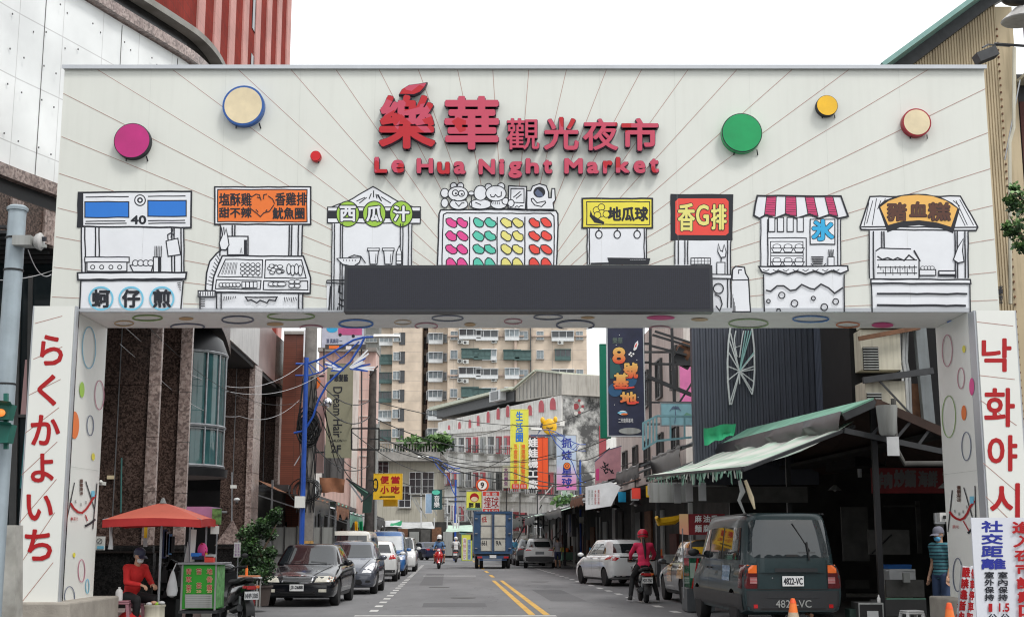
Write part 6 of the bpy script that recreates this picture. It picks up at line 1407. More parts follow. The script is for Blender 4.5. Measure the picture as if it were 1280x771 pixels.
def tyre(root,x,y,r,w=.2,side=1,spokes=7,rimm='rim',rr=.62):
    m = MB();m.lathe([(r*rr,-w/2),(r*.93,-w/2),(r,-w/2+.035),(r,w/2-.035),(r*.93,w/2),(r*rr,w/2)],(0,0,0),'rubber',28,'X');o = m.build('wheel',root);o.location = (x,y,r)
    m = MB();s = side;m.lathe([(r*rr+.005,s*w*.30),(r*rr-.02,s*w*.42),(r*rr-.04,s*w*.2)],(0,0,0),rimm,28,'X');m.lathe([(r*rr-.01,s*w*.05),(.0,s*w*.06)],(0,0,0),'dark_plastic',20,'X')
    for k in range(spokes):
        a = 2*math.pi*k/spokes;c,d = math.cos(a),math.sin(a);m.bar((s*w*.38,c*.03,d*.03),(s*w*.34,c*(r*rr-.02),d*(r*rr-.02)),r*.16,.03,rimm,up=(1,0,0))
    m.lathe([(.05,s*w*.34),(.045,s*w*.44),(0,s*w*.45)],(0,0,0),rimm,14,'X');m.build('rim',o);return o
def body_mesh(S,paint):
    L,W,H = S['L'],S['W'],S['H'];n = 44;rings = []
    ys = [0,.015,.04,.08,.14,.22,.32];ys = ys+[.32+(L-.64)*k/26 for k in range(1,26)]+[L-y for y in ys[::-1]]
    for y in ys:
        w = W/2*interp(S['w'],y/L);zt = interp(S['top'],y);zb = interp(S['bot'],y);h = zt-zb;cr = S.get('crown',.03)
        P = [(0,zb),(.80*w,zb),(.93*w,zb+.04*h),(.975*w,zb+.16*h),(.995*w,zb+.34*h),(1.0*w,zb+.52*h),(.99*w,zb+.70*h),(.965*w,zb+.84*h),(.915*w,zb+.94*h),(.82*w,zt),(.6*w,zt+cr*.5),(.3*w,zt+cr*.9),(0,zt+cr)]
        ring = [(x,y-L/2,z) for x,z in P]+[(-x,y-L/2,z) for x,z in P[-2:0:-1]]
        rings.append(ring)
    mb = MB();mb.loft(rings,paint)
    G = S['gh'];rings = []
    lv = [(-.12,1.0),(0,1),(.25,1),(.5,1),(.72,1),(.86,1),(.94,.985),(.98,.955),(1.0,.90)]
    for v,sh in lv:
        vv = max(0,v);yf = G['f0']+(G['f1']-G['f0'])*vv**.95;yr = G['r0']+(G['r1']-G['r0'])*vv**G.get('rp',1.1);w = G['wb']+(G['wr']-G['wb'])*vv**1.25
        z = G['z']+(H-G['z'])*v;ym = (yf+yr)/2;hl = (yr-yf)/2;ring = []
        for k in range(56):
            a = 2*math.pi*k/56;c,s = math.cos(a),math.sin(a);e = 2/G.get('e',5.5)
            x = w*sh*math.copysign(abs(c)**e,c);yy = hl*(1-(1-sh)*.5)*math.copysign(abs(s)**e,s)
            bow = G.get('bow',.13)*(1-(x/w)**2)*(1 if s < 0 else .55)
            ring.append((x,ym+yy+math.copysign(bow,s)*min(1,abs(s)*1.6)*(1-.2*vv)-L/2,z))
        rings.append(ring)
    top = rings[-1];c = V((0,sum(p[1] for p in top)/56,H+.035))
    for t,dz in ((.7,.018),(.35,.03)): rings.append([(c.x+(p[0]-c.x)*t,c.y+(p[1]-c.y)*t,H+dz) for p in top])
    mb.loft(rings,paint);return mb
def car(name,label,loc,rz,S,group='cars parked along the street'):
    root = thing(name,label,S.get('cat','car'),loc,rz,group);P = S['paint'];L,W,H = S['L'],S['W'],S['H'];r = S['r']
    mb = body_mesh(S,P);me = mb.mesh('body');bmx = bmesh.new();bmx.from_mesh(me);bmesh.ops.recalc_face_normals(bmx,faces=bmx.faces);bmx.to_mesh(me);bvh = BVHTree.FromBMesh(bmx);bmx.free()
    o = link('body',me);cut = MB()
    for y in (S['wf']-L/2,S['wr']-L/2):
        for sx in (-1,1): cut.lathe([(0,sx*(W/2-.27)),(r+.055,sx*(W/2-.27)),(r+.055,sx*(W/2+.2)),(0,sx*(W/2+.2))],(0,y,r),'arch_dark',28,'X',smooth=False)
    cm = cut.mesh('cut');b2 = bmesh.new();b2.from_mesh(cm);bmesh.ops.remove_doubles(b2,verts=b2.verts,dist=1e-5);bmesh.ops.recalc_face_normals(b2,faces=b2.faces);b2.to_mesh(cm);b2.free();co = link('cut',cm)
    md = o.modifiers.new('b','BOOLEAN');md.object = co;md.operation = 'DIFFERENCE';md.solver = 'EXACT';md.use_self = True
    try: md.material_mode = 'TRANSFER'
    except Exception: pass
    bpy.context.view_layer.update();nm = bpy.data.meshes.new_from_object(o.evaluated_get(bpy.context.evaluated_depsgraph_get()))
    bpy.data.objects.remove(o);bpy.data.objects.remove(co);nm.set_sharp_from_angle(angle=R(34));body = link('body',nm,root)
    for y,sd in ((S['wf'],0),(S['wr'],0)):
        for sx in (-1,1): tyre(root,sx*(W/2-.115),y-L/2,r,.2,sx,S.get('spokes',7),S.get('rim','rim'))
    for nm_,ax,poly,m,mir in S['dec']:
        decal(bvh,ax,poly,m,nm_,root,mirror=mir)
    def sidewin(poly,m='glass_car',nm='side_window',off=.006):
        for ax in 'LR': decal(bvh,ax,[(y-L/2,z) for y,z in poly],m,nm,root,off)
    for poly in S['side']: sidewin(poly)
    for y in S.get('seams',[]): sidewin([(y[0],y[1]),(y[0]+.012,y[1]),(y[0]+.012,y[2]),(y[0],y[2])],'black','door_seam',.004)
    if 'sill' in S: sidewin(S['sill'],'dark_plastic','sill_trim',.012)
    for y,z in S.get('handles',[]):
        for sx in (-1,1):
            hit = bvh.ray_cast(V((sx*9,y-L/2,z)),V((-sx,0,0)))[0];m = MB();m.bar(hit+V((sx*.02,-.09,0)),hit+V((sx*.02,.09,0)),.03,.03,S.get('trim',P));m.build('door_handle',root)
    my,mz = S['mirror']
    for sx in (-1,1):
        m = MB();m.ell((sx*(W/2+.10),my-L/2,mz),(.115,.06,.075),S.get('mirm',P),14,8);m.bar((sx*(W/2-.10),my-L/2+.03,mz-.06),(sx*(W/2+.08),my-L/2+.01,mz-.04),.05,.04,'dark_plastic');m.build('mirror',root)
    for (yy,zz,tx,wd,hh,sgn) in S.get('plates',[]):
        m = MB();m.box((S.get('px',0),yy-L/2,zz),(wd,.012,hh),'plate');pl_ = m.build('number_plate',root)
        if tx:
            A = Art(frL((S.get('px',0)-sgn*wd/2,yy-L/2+(-.006 if sgn > 0 else .006),zz+hh/2),(sgn,0,0),(0,0,-1),(0,-sgn,0)),base=.002);A.text(tx,wd*.06,hh*.2,wd*.94,hh*.82,'ink',.004);A.build('plate_number',pl_,world=False)
    if S.get('antenna'): m = MB();m.bar((0,L*.78-L/2,H),(0,L*.8-L/2,H+.18),.012,.012,'black');m.build('antenna',root)
    if S.get('wiper'):
        for pts in S['wiper']: m = MB();m.tube([V((x,y-L/2,z)) for x,y,z in pts],.012,'black',5);m.build('wiper',root)
    if 'extra' in S: S['extra'](root,bvh,L)
    return root
def paint(name,c,rough=.25,coat=1.0,metal=0.0,dirt=.12): return mat(name,c,rough,metal,var=.05,scale=2,coat=coat,dirt=dirt)
paint('paint_black_car',(.004,.005,.008),.18,.45,dirt=.02);paint('paint_white_car',(.72,.73,.73));paint('paint_silver',(.42,.43,.45),.3,1,.5);paint('paint_beige_car',(.58,.57,.52));paint('paint_blue_car',(.03,.13,.36));paint('paint_navy_car',(.012,.02,.06));paint('paint_grey_car',(.10,.11,.12),.3,1,.3)
paint('paint_green_van',(.008,.026,.030),.4,.2);paint('paint_van_grey',(.018,.020,.023),.55,.1);paint('paint_taxi',(.72,.33,.02));paint('paint_hatch',(.10,.11,.14),.25,1,.4)
FB = lambda pts,L=0: pts
def saloon(paint_,**k):
    L = 4.7
    S = dict(L=L,W=1.76,H=1.40,r=.31,paint=paint_,wf=.92,wr=3.62,crown=.035,
        w=[(0,.78),(.004,.86),(.012,.91),(.03,.955),(.07,.985),(.2,1),(.8,1),(.93,.975),(.975,.94),(.99,.88),(1,.80)],
        top=[(0,.52),(.02,.60),(.08,.665),(.3,.74),(.8,.83),(1.25,.90),(1.6,.94),(3.4,.99),(4.0,1.0),(4.5,.99),(4.66,.95),(4.7,.85)],
        bot=[(0,.30),(.1,.22),(.5,.19),(4.2,.19),(4.6,.26),(4.7,.34)],
        gh=dict(f0=1.25,f1=2.05,r1=3.35,r0=4.05,z=.90,wb=.79,wr=.60,bow=.12),mirror=(1.55,.98),
        side=[[(1.62,.95),(2.12,1.29),(2.62,1.32),(2.62,.97)],[(2.68,.97),(2.68,1.32),(3.2,1.30),(3.62,1.02),(3.55,.99)]],
        seams=[(1.42,.28,.90),(2.64,.26,.95),(3.42,.45,.96)],handles=[(2.45,.86),(3.32,.87)],sill=[(1.35,.22),(3.2,.22),(3.2,.30),(1.35,.30)])
    S['dec'] = [('windscreen','F',[(-.66,.95),(.66,.95),(.55,1.32),(-.55,1.32)],'glass_car',False),('rear_window','B',[(-.60,1.03),(.60,1.03),(.52,1.32),(-.52,1.32)],'glass_car',False)]
    S.update(k);return S
def xz(L_,*p): return list(p)
S = saloon('paint_black_car',plates=[(-.025,.44,'J3-2688',.32,.15,1)],antenna=True)
S['dec'] += [('headlight','F',[(.40,.56),(.80,.57),(.82,.66),(.72,.70),(.46,.69)],'lens',True),('indicator','F',[(.69,.575),(.83,.58),(.84,.665),(.72,.695)],'lens_orange_dull' if 'lens_orange_dull' in MATS else mat('lens_orange_dull',(.45,.14,.07),.2),True),
    ('grille_surround','F',[(-.40,.70),(-.34,.545),(.34,.545),(.40,.70),(.1,.715),(-.1,.715)],'chrome',False),('bumper_strip','F',[(-.84,.50),(.84,.50),(.84,.525),(-.84,.525)],'dark_plastic',False),
    ('lower_intake','F',[(-.42,.28),(.42,.28),(.42,.35),(-.42,.35)],'black',False),('fog_lamp','F',[(.50,.34),(.68,.34),(.68,.41),(.50,.41)],'lens',True),('bonnet_edge','F',[(.34,.705),(.37,.705),(.66,.90),(.64,.91)],'black',True)]
def xtra(root,bvh,L):
    decal(bvh,'F',[(-.36,.69),(-.31,.56),(.31,.56),(.36,.69)],'black','grille',root,.012)
    for k in range(4): decal(bvh,'F',[(-.32,.575+k*.028),(.32,.575+k*.028),(.32,.583+k*.028),(-.32,.583+k*.028)],'steel','grille_bar',root,.016)
    m = MB();m.box((0,-L/2+.03,.62),(.05,.02,.07),'chrome');m.build('badge',root)
    for s in (-1,1): decal(bvh,'F',[(.12*s,1.0),(.5*s,.97),(.5*s,.98),(.12*s,1.01)],'black','wiper',root,.02)
S['extra'] = xtra
def carpos(a,b0,L): p = st(a,b0+L/2);return (p.x,p.y,0)
ANG = math.atan(SK)
car('parked_car','glossy black saloon with yellowed headlights nearest on the left kerb',carpos(-3.38,30.9,4.7),ANG-R(2.5),S)
def hatch(paint_,H=1.48,L=4.0,W=1.70,**k):
    S = dict(L=L,W=W,H=H,r=.30,paint=paint_,wf=.78,wr=L-.72,crown=.04,
        w=[(0,.74),(.006,.84),(.015,.90),(.04,.955),(.09,.985),(.2,1),(.85,1),(.95,.975),(.98,.94),(.993,.89),(1,.84)],
        top=[(0,.52),(.02,.60),(.08,.70),(.3,.80),(.7,.92),(1.0,.98),(1.3,1.0),(L-.5,1.04),(L-.12,1.03),(L-.03,.98),(L,.90)],
        bot=[(0,.28),(.1,.20),(.5,.18),(L-.5,.2),(L-.1,.28),(L,.34)],
        gh=dict(f0=.85,f1=1.75,r1=L-.75,r0=L-.20,z=.96,wb=.765,wr=.59,bow=.14,rp=1.5),mirror=(1.25,1.02),
        side=[[(1.32,1.01),(1.85,1.36),(2.22,1.38),(2.22,1.03)],[(2.28,1.03),(2.28,1.38),(2.85,1.36),(3.2,1.22),(3.25,1.06)]],
        seams=[(1.2,.26,.98),(2.24,.25,1.0),(3.12,.5,1.02)],handles=[(2.08,.92),(2.98,.93)],sill=[(1.2,.20),(L-1.1,.20),(L-1.1,.27),(1.2,.27)],antenna=True)
    S['dec'] = [('windscreen','F',[(-.66,1.02),(.66,1.02),(.54,1.38),(-.54,1.38)],'glass_car',False),('rear_window','B',[(-.60,1.05),(.60,1.05),(.50,1.36),(-.50,1.36)],'glass_car',False)]
    S.update(k);return S
S = hatch('paint_hatch');S['dec'] += [('headlight','F',[(.44,.60),(.72,.62),(.80,.86),(.70,.88),(.52,.74)],'lens_white',True),('grille','F',[(-.30,.56),(.30,.56),(.34,.64),(-.34,.64)],'black',False),('lower_intake','F',[(-.5,.26),(.5,.26),(.42,.42),(-.42,.42)],'black',False),('bonnet_edge','F',[(.36,.66),(.385,.66),(.62,.97),(.60,.97)],'black',True),('fog_lamp','F',[(.55,.34),(.70,.34),(.68,.40),(.56,.40)],'black',True)]
S['plates'] = [(-.02,.50,'8817-YT',.32,.15,1)]
car('parked_car','dark grey hatchback with bright headlight behind the black saloon',carpos(-2.85,38.0,4.0),ANG-R(1.5),S)
def mpv(paint_,L=4.5,H=1.82,W=1.72,**k):
    S = dict(L=L,W=W,H=H,r=.31,paint=paint_,wf=.72,wr=L-.85,crown=.03,
        w=[(0,.80),(.006,.88),(.02,.94),(.05,.97),(.1,1),(.93,1),(.98,.98),(1,.93)],
        top=[(0,.60),(.03,.72),(.12,.84),(.5,.96),(.8,1.04),(1.2,1.06),(L-.1,1.08),(L,1.04)],bot=[(0,.30),(.1,.22),(L-.4,.22),(L,.32)],
        gh=dict(f0=.62,f1=1.42,r1=L-.28,r0=L-.03,z=1.02,wb=.79,wr=.66,bow=.12,e=7,rp=1.6),mirror=(1.0,1.12),
        side=[[(1.10,1.08),(1.50,1.58),(2.1,1.62),(2.1,1.1)],[(2.17,1.1),(2.17,1.62),(3.1,1.62),(3.1,1.1)],[(3.17,1.1),(3.17,1.62),(L-.35,1.60),(L-.25,1.1)]],
        seams=[(1.05,.3,1.06),(2.13,.3,1.08),(3.13,.3,1.08)],handles=[(1.98,.98),(2.3,.98)],sill=[(1.1,.24),(L-1.2,.24),(L-1.2,.33),(1.1,.33)])
    S['dec'] = [('windscreen','F',[(-.68,1.10),(.68,1.10),(.60,1.68),(-.60,1.68)],'glass_car',False),('headlight','F',[(.45,.70),(.78,.72),(.76,.86),(.5,.86)],'lens_white',True),('grille','F',[(-.36,.68),(.36,.68),(.34,.80),(-.34,.80)],'black',False),('rear_window','B',[(-.62,1.15),(.62,1.15),(.57,1.62),(-.57,1.62)],'glass_car',False)]
    S.update(k);return S
car('parked_car','cream coloured people carrier rising behind the dark grey hatchback',carpos(-3.35,44.2,4.5),ANG-R(3),mpv('paint_beige_car'))
S = hatch('paint_white_car');S['dec'] += [('tail_light','B',[(.52,.82),(.78,.84),(.76,1.02),(.62,1.04)],'lens_red',True),('bumper','B',[(-.80,.34),(.80,.34),(.80,.44),(-.80,.44)],'dark_plastic',False)]
S['plates'] = [(4.01,.76,'6Y-8802',.32,.15,-1)]
car('parked_car','small white hatchback with red tail light in the left row before the blue van',carpos(-2.75,49.8,4.0),math.pi+ANG,S)
S = mpv('paint_blue_car',L=4.2,H=1.90);S['dec'][0] = ('windscreen','F',[(-.70,1.10),(.70,1.10),(.64,1.70),(-.64,1.70)],'glass_bright' if 'glass_bright' in MATS else mat('glass_bright',(.55,.58,.60),.1,spec=.8),False)  # white glare on the windscreen is put into the glass as a pale colour
car('parked_van','bright blue van with pale glare painted into its windscreen',carpos(-2.7,57.5,4.2),ANG,dict(S,cat='van'))
car('parked_car','white high roofed car last in the left row before the junction',carpos(-2.45,66.0,4.4),ANG,mpv('paint_white_car',L=4.4,H=1.66))
S = saloon('paint_navy_car');S['dec'] += [('tail_light','B',[(.50,.78),(.80,.79),(.78,.90),(.52,.90)],'lens_red',True)]
car('parked_car','navy blue saloon crossing at the far end of the street',(at(531,690,107).x,107,0),R(205),S,'cars parked along the street')
S = hatch('paint_white_car',H=1.53,L=4.3,W=1.72)
S['gh'].update(r1=3.45,r0=4.12);S['side'] = [[(1.36,1.02),(1.9,1.38),(2.3,1.41),(2.3,1.04)],[(2.36,1.04),(2.36,1.41),(2.95,1.40),(3.38,1.24),(3.45,1.08)]]
S['dec'] = [S['dec'][0],('rear_window','B',[(-.62,1.10),(.62,1.10),(.52,1.40),(-.52,1.40)],'glass_car',False),('tail_light','B',[(.52,.93),(.66,.84),(.84,.87),(.84,1.01),(.72,1.0)],'lens_red',True),('garnish','B',[(-.5,.95),(.5,.95),(.5,.985),(-.5,.985)],'chrome',False),('number_recess','B',[(-.24,.80),(.24,.80),(.24,.94),(-.24,.94)],'paint_grey_car',False),('bumper_shade','B',[(-.72,.30),(.72,.30),(.76,.36),(-.76,.36)],'dark_plastic',False)]  # lowest bumper decal is a dark plastic strip
S['plates'] = [(4.32,.62,'2681-K8',.32,.15,-1)]
S['extra'] = lambda root,bvh,L: [decal(bvh,ax,[(3.65-L/2,.86),(4.16-L/2,.90),(4.2-L/2,1.02),(3.95-L/2,1.0)],'lens_red','tail_light',root,.007) for ax in 'LR']
car('parked_car','clean white hatchback with dark side glass beside the scooter rider in pink',carpos(5.80,44.7,4.3),math.pi+ANG+.19,S)
S = saloon('paint_grey_car',H=1.50);S['top'] = [(y,z+.04) for y,z in S['top']]
S['dec'] += [('roof_panel','T',[(-.58,-.2),(.58,-.2),(.58,1.0),(-.58,1.0)],'paint_taxi',False),('tail_light','B',[(.50,.80),(.82,.80),(.82,.94),(.52,.94)],'lens_red',True)]
S['plates'] = [(4.72,.6,'TDE-3307',.32,.15,-1)]
def tx(root,bvh,L):
    for ax in 'LR':
        decal(bvh,ax,[(1.7-L/2,.50),(2.35-L/2,.50),(2.2-L/2,.93),(1.65-L/2,.90)],'paint_taxi','door_panel',root,.007);decal(bvh,ax,[(3.0-L/2,.60),(4.55-L/2,.62),(4.5-L/2,.98),(3.3-L/2,.97)],'paint_taxi','wing_panel',root,.007)
        decal(bvh,ax,[(1.9-L/2,1.33),(3.4-L/2,1.33),(3.3-L/2,1.46),(2.0-L/2,1.46)],'paint_taxi','roof_rail',root,.009)
S['extra'] = tx
car('parked_taxi','grey and orange yellow saloon half hidden behind the food cart',carpos(6.45,31.2,4.7),math.pi+ANG,dict(S,cat='taxi'))
def suv(p,**k):
    S = mpv(p,L=4.45,H=1.62,W=1.82);S['r'] = .35;S['bot'] = [(0,.36),(.1,.28),(4.1,.28),(4.45,.38)]
    S['gh'].update(f0=1.0,f1=1.85,r1=3.75,r0=4.30,wb=.82,wr=.64,e=5.5)
    S['side'] = [[(1.5,1.10),(1.95,1.46),(2.4,1.48),(2.4,1.12)],[(2.46,1.12),(2.46,1.48),(3.3,1.46),(3.6,1.2)]]
    S['dec'] = [('windscreen','F',[(-.68,1.10),(.68,1.10),(.58,1.5),(-.58,1.5)],'glass_car',False),('rear_window','B',[(-.60,1.15),(.60,1.15),(.52,1.46),(-.52,1.46)],'glass_car',False),('tail_light','B',[(.45,.98),(.84,.94),(.85,1.05),(.6,1.08)],'lens_red',True),('bumper','B',[(-.85,.38),(.85,.38),(.85,.62),(.5,.66),(-.5,.66),(-.85,.62)],'dark_plastic',False),('number_recess','B',[(-.24,.76),(.24,.76),(.24,.92),(-.24,.92)],'paint_grey_car',False)]
    S.update(k);return S
car('parked_car','white sport utility car with black bumper beside the man in grey',carpos(5.2,74,4.45),math.pi+ANG+R(-4),suv('paint_white_car'))
car('parked_car','dark grey car parked directly ahead of the white sport utility car',carpos(5.0,81,4.45),math.pi+ANG,suv('paint_grey_car'))
car('parked_car','silver car farthest along the right kerb',carpos(4.9,88,4.45),math.pi+ANG,suv('paint_silver'))
S = mpv('paint_green_van',L=4.6,H=1.96,W=1.70);S['r'] = .32;S['rim'] = 'steel'
S['w'] = [(0,.80),(.006,.88),(.02,.94),(.05,.97),(.1,1),(.95,1),(.985,.985),(1,.955)]
S['top'] = [(0,.70),(.03,.82),(.12,.96),(.5,1.06),(.8,1.12),(1.2,1.14),(4.5,1.14),(4.6,1.12)];S['bot'] = [(0,.34),(.1,.27),(4.2,.27),(4.6,.34)]
S['gh'] = dict(f0=.45,f1=1.15,r1=4.38,r0=4.60,z=1.08,wb=.825,wr=.70,bow=.08,e=7.5,rp=1.7)
S['side'] = [[(.98,1.16),(1.32,1.68),(1.78,1.72),(1.78,1.18)],[(1.9,1.18),(1.9,1.72),(2.86,1.74),(2.86,1.18)],[(2.96,1.18),(2.96,1.74),(4.12,1.72),(4.25,1.18)]]
S['seams'] = [(.95,.3,1.12),(1.84,.3,1.72),(2.91,.3,1.74)];S['handles'] = [(1.7,1.02),(2.0,1.02)];S['trim'] = 'dark_plastic';S['mirm'] = 'dark_plastic';S['mirror'] = (.95,1.28)
S['sill'] = [(.1,.36),(4.45,.36),(4.5,.62),(.1,.62)]
S['dec'] = [('windscreen','F',[(-.7,1.15),(.7,1.15),(.62,1.75),(-.62,1.75)],'glass_car',False),
  ('rear_window','B',[(-.62,1.22),(.62,1.22),(.71,1.30),(.655,1.80),(.60,1.845),(-.60,1.845),(-.655,1.80),(-.71,1.30)],'glass_van' if 'glass_van' in MATS else mat('glass_van',(.022,.03,.034),.05,spec=.9),False),
  ('tail_light','B',[(.60,.72),(.815,.72),(.80,1.10),(.60,1.10)],'lens_red_dark' if 'lens_red_dark' in MATS else mat('lens_red_dark',(.09,.008,.01),.15),True),
  ('bumper','B',[(-.83,.36),(.83,.36),(.83,.68),(-.83,.68)],'paint_van_grey',False)]
S['plates'] = [(4.635,.84,'4822-VC',.36,.165,-1)]
def vx(root,bvh,L):
    D = lambda nm,p,m,o,mir=False: decal(bvh,'B',p,m,nm,root,o,mirror=mir)
    D('indicator',[(.60,.97),(.745,.97),(.745,1.10),(.60,1.10)],'lens_orange',.012,True);D('reversing_lamp',[(.60,.80),(.72,.80),(.72,.90),(.60,.90)],mat('lens_pink',(.45,.25,.25),.2),.012,True)
    for k in range(4): D('lamp_rib',[(.60,.81+k*.024),(.72,.81+k*.024),(.72,.816+k*.024),(.60,.816+k*.024)],'lens_red',.015,True)
    D('garnish',[(-.42,.99),(.30,.99),(.30,1.05),(-.42,1.05)],'paint_van_grey',.014);D('tailgate_seam',[(-.60,.70),(.60,.70),(.60,.712),(-.60,.712)],'black',.008)
    D('tailgate_seam',[(.585,.72),(.595,.72),(.595,1.18),(.585,1.18)],'black',.008,True);D('bumper_recess',[(-.44,.56),(.44,.56),(.40,.66),(-.40,.66)],mat('van_recess',(.02,.022,.025),.5),.013)
    D('reflector',[(.60,.40),(.67,.40),(.67,.46),(.60,.46)],'lens_red',.014,True);D('step',[(-.55,.38),(.55,.38),(.55,.40),(-.55,.40)],'black',.012);D('keyhole',[(.33,.88),(.35,.88),(.35,.90),(.33,.90)],'chrome',.012)
    D('high_brake_lamp',[(-.10,1.24),(.10,1.24),(.10,1.275),(-.10,1.275)],'black',.014);D('glass_strip',[(-.40,1.3),(-.1,1.3),(-.1,1.31),(-.40,1.31)],'dark_plastic',.012)  # thin dark plastic strip laid on the rear glass
    h0 = bvh.ray_cast(V((-.12,9,1.78)),V((0,-1,0)))[0];h1 = bvh.ray_cast(V((-.28,9,1.18)),V((0,-1,0)))[0];h2 = bvh.ray_cast(V((-.26,9,1.48)),V((0,-1,0)))[0]
    m = MB();m.tube([h1+V((0,.04,0)),h2+V((0,.04,0))],.014,'black',6);m.tube([bvh.ray_cast(V((-.05,9,1.79)),V((0,-1,0)))[0]+V((0,.02,0)),bvh.ray_cast(V((-.31,9,1.33)),V((0,-1,0)))[0]+V((0,.02,0))],.010,'black',5);m.build('wiper',root)
    A = Art(frL((.30,L/2+.006,.53),(-1,0,0),(0,0,-1),(0,1,0)),base=.012);A.text('4822-VC',0,0,.60,.12,'wall_grey',.001);A.build('painted_number',root,world=False)
    for ax in 'LR':
        decal(bvh,ax,[(4.28-L/2,.72),(4.52-L/2,.72),(4.52-L/2,1.10),(4.30-L/2,1.10)],'lens_red_dark','tail_light',root,.007)
    decal(bvh,'R',[(3.0-L/2,.82),(3.6-L/2,.82),(3.6-L/2,1.08),(3.0-L/2,1.08)],'mirror_blue' if 'mirror_blue' in MATS else mat('mirror_blue',(.12,.2,.3),.15),'filler_panel',root,.008)
    m = MB();m.tube([(.66,-L/2+1.2,1.93),(.66,L/2-.35,1.95)],.018,'dark_plastic',6);m.tube([(-.66,-L/2+1.2,1.93),(-.66,L/2-.35,1.95)],.018,'dark_plastic',6);m.build('roof_rail',root)
    m = MB();m.tube([(-.3,L/2-.3,.3),(-.3,L/2+.02,.28)],.03,'rusty',8);m.build('exhaust_pipe',root)
S['extra'] = vx
car('parked_van','dark green old van seen from behind under the market canopy',carpos(5.72,22.4,4.6),math.pi+ANG+R(.5),dict(S,cat='van'))
mat('truck_blue',(.035,.085,.19),.5,dirt=.5);mat('truck_blue_dark',(.03,.08,.17),.4,dirt=.3)
bt = thing('box_truck','small blue framed box truck with pale panelled rear doors driving away','truck',tuple(st(2.42,73)),ANG)
m = MB();m.box((0,1.9,1.98),(2.10,3.8,2.2),mat('truck_side',(.35,.36,.38),.5,streak=.3));m.build('cargo_box',bt,bevel=.03)
m = MB()
for x in (-1.0,1.0): m.box((x,-.03,1.95),(.12,.10,2.28),'truck_blue_dark')
for z in (.86,3.03): m.box((0,-.035,z),(2.12,.11,.12),'truck_blue_dark')
m.box((0,-.04,1.95),(.16,.10,2.06),'truck_blue');m.box((-.80,-.02,1.95),(.28,.06,2.05),'truck_blue_dark');m.box((.80,-.02,1.95),(.28,.06,2.05),'truck_blue')
m.build('door_frame',bt)
for sx in (-1,1):
    for k in range(3): m = MB();m.box((sx*.38,-.03,1.27+k*.68),(.62,.04,.60),mat('truck_panel',(.55,.54,.48),.6,dirt=.3));m.build('door_panel',bt)
    for z in (1.1,1.9,2.7): m = MB();m.box((sx*.92,-.10,z),(.14,.06,.06),'steel');m.build('hinge',bt)
    m = MB();m.tube([(sx*.06,-.12,.9),(sx*.06,-.12,2.9)],.018,'steel',6);m.build('lock_rod',bt)
A = Art(frL((-1,-.052,3.0),(1,0,0),(0,0,-1),(0,-1,0)),base=.004);A.text('低',.38,.18,.66,.50,'sign_red',.005);A.text('661',.38,1.50,.66,1.74,'ink',.006);A.text('9A',1.16,1.50,1.46,1.74,'ink',.006);A.build('painted_mark',bt,world=False)
m = MB();m.box((0,1.9,.72),(1.9,3.8,.12),'dark_steel');m.box((0,.02,.62),(1.7,.1,.16),'truck_blue');m.box((0,.0,.48),(1.5,.06,.06),'truck_blue');m.build('chassis',bt)
m = MB();m.box((0,-.06,.66),(.36,.02,.16),'plate');pl_ = m.build('number_plate',bt)
for x in (-.72,.72): m = MB();m.box((x,-.05,.62),(.26,.04,.10),'lens_red');m.build('tail_light',bt)
for x in (-.86,-.62,.62,.86): tyre(bt,x,.75,.36,.2,-1 if x < 0 else 1,6,'steel')
for x in (-.8,.8): tyre(bt,x,4.4,.36,.2,-1 if x < 0 else 1,6,'steel')
m = MB();m.loft([[(x,y,z) for x,z in ((-.9,.5),(.9,.5),(.92,1.3),(.82,h),(-.82,h),(-.92,1.3))] for y,h in ((3.85,2.1),(4.9,2.1),(5.3,1.4),(5.4,1.2))],'truck_blue_dark',False);m.build('cab',bt)
for sx in (-1,1): m = MB();m.box((sx*1.08,4.9,1.7),(.12,.08,.35),'dark_plastic');m.bar((sx*.9,4.9,1.75),(sx*1.05,4.9,1.75),.03,.03,'dark_plastic');m.build('mirror',bt)
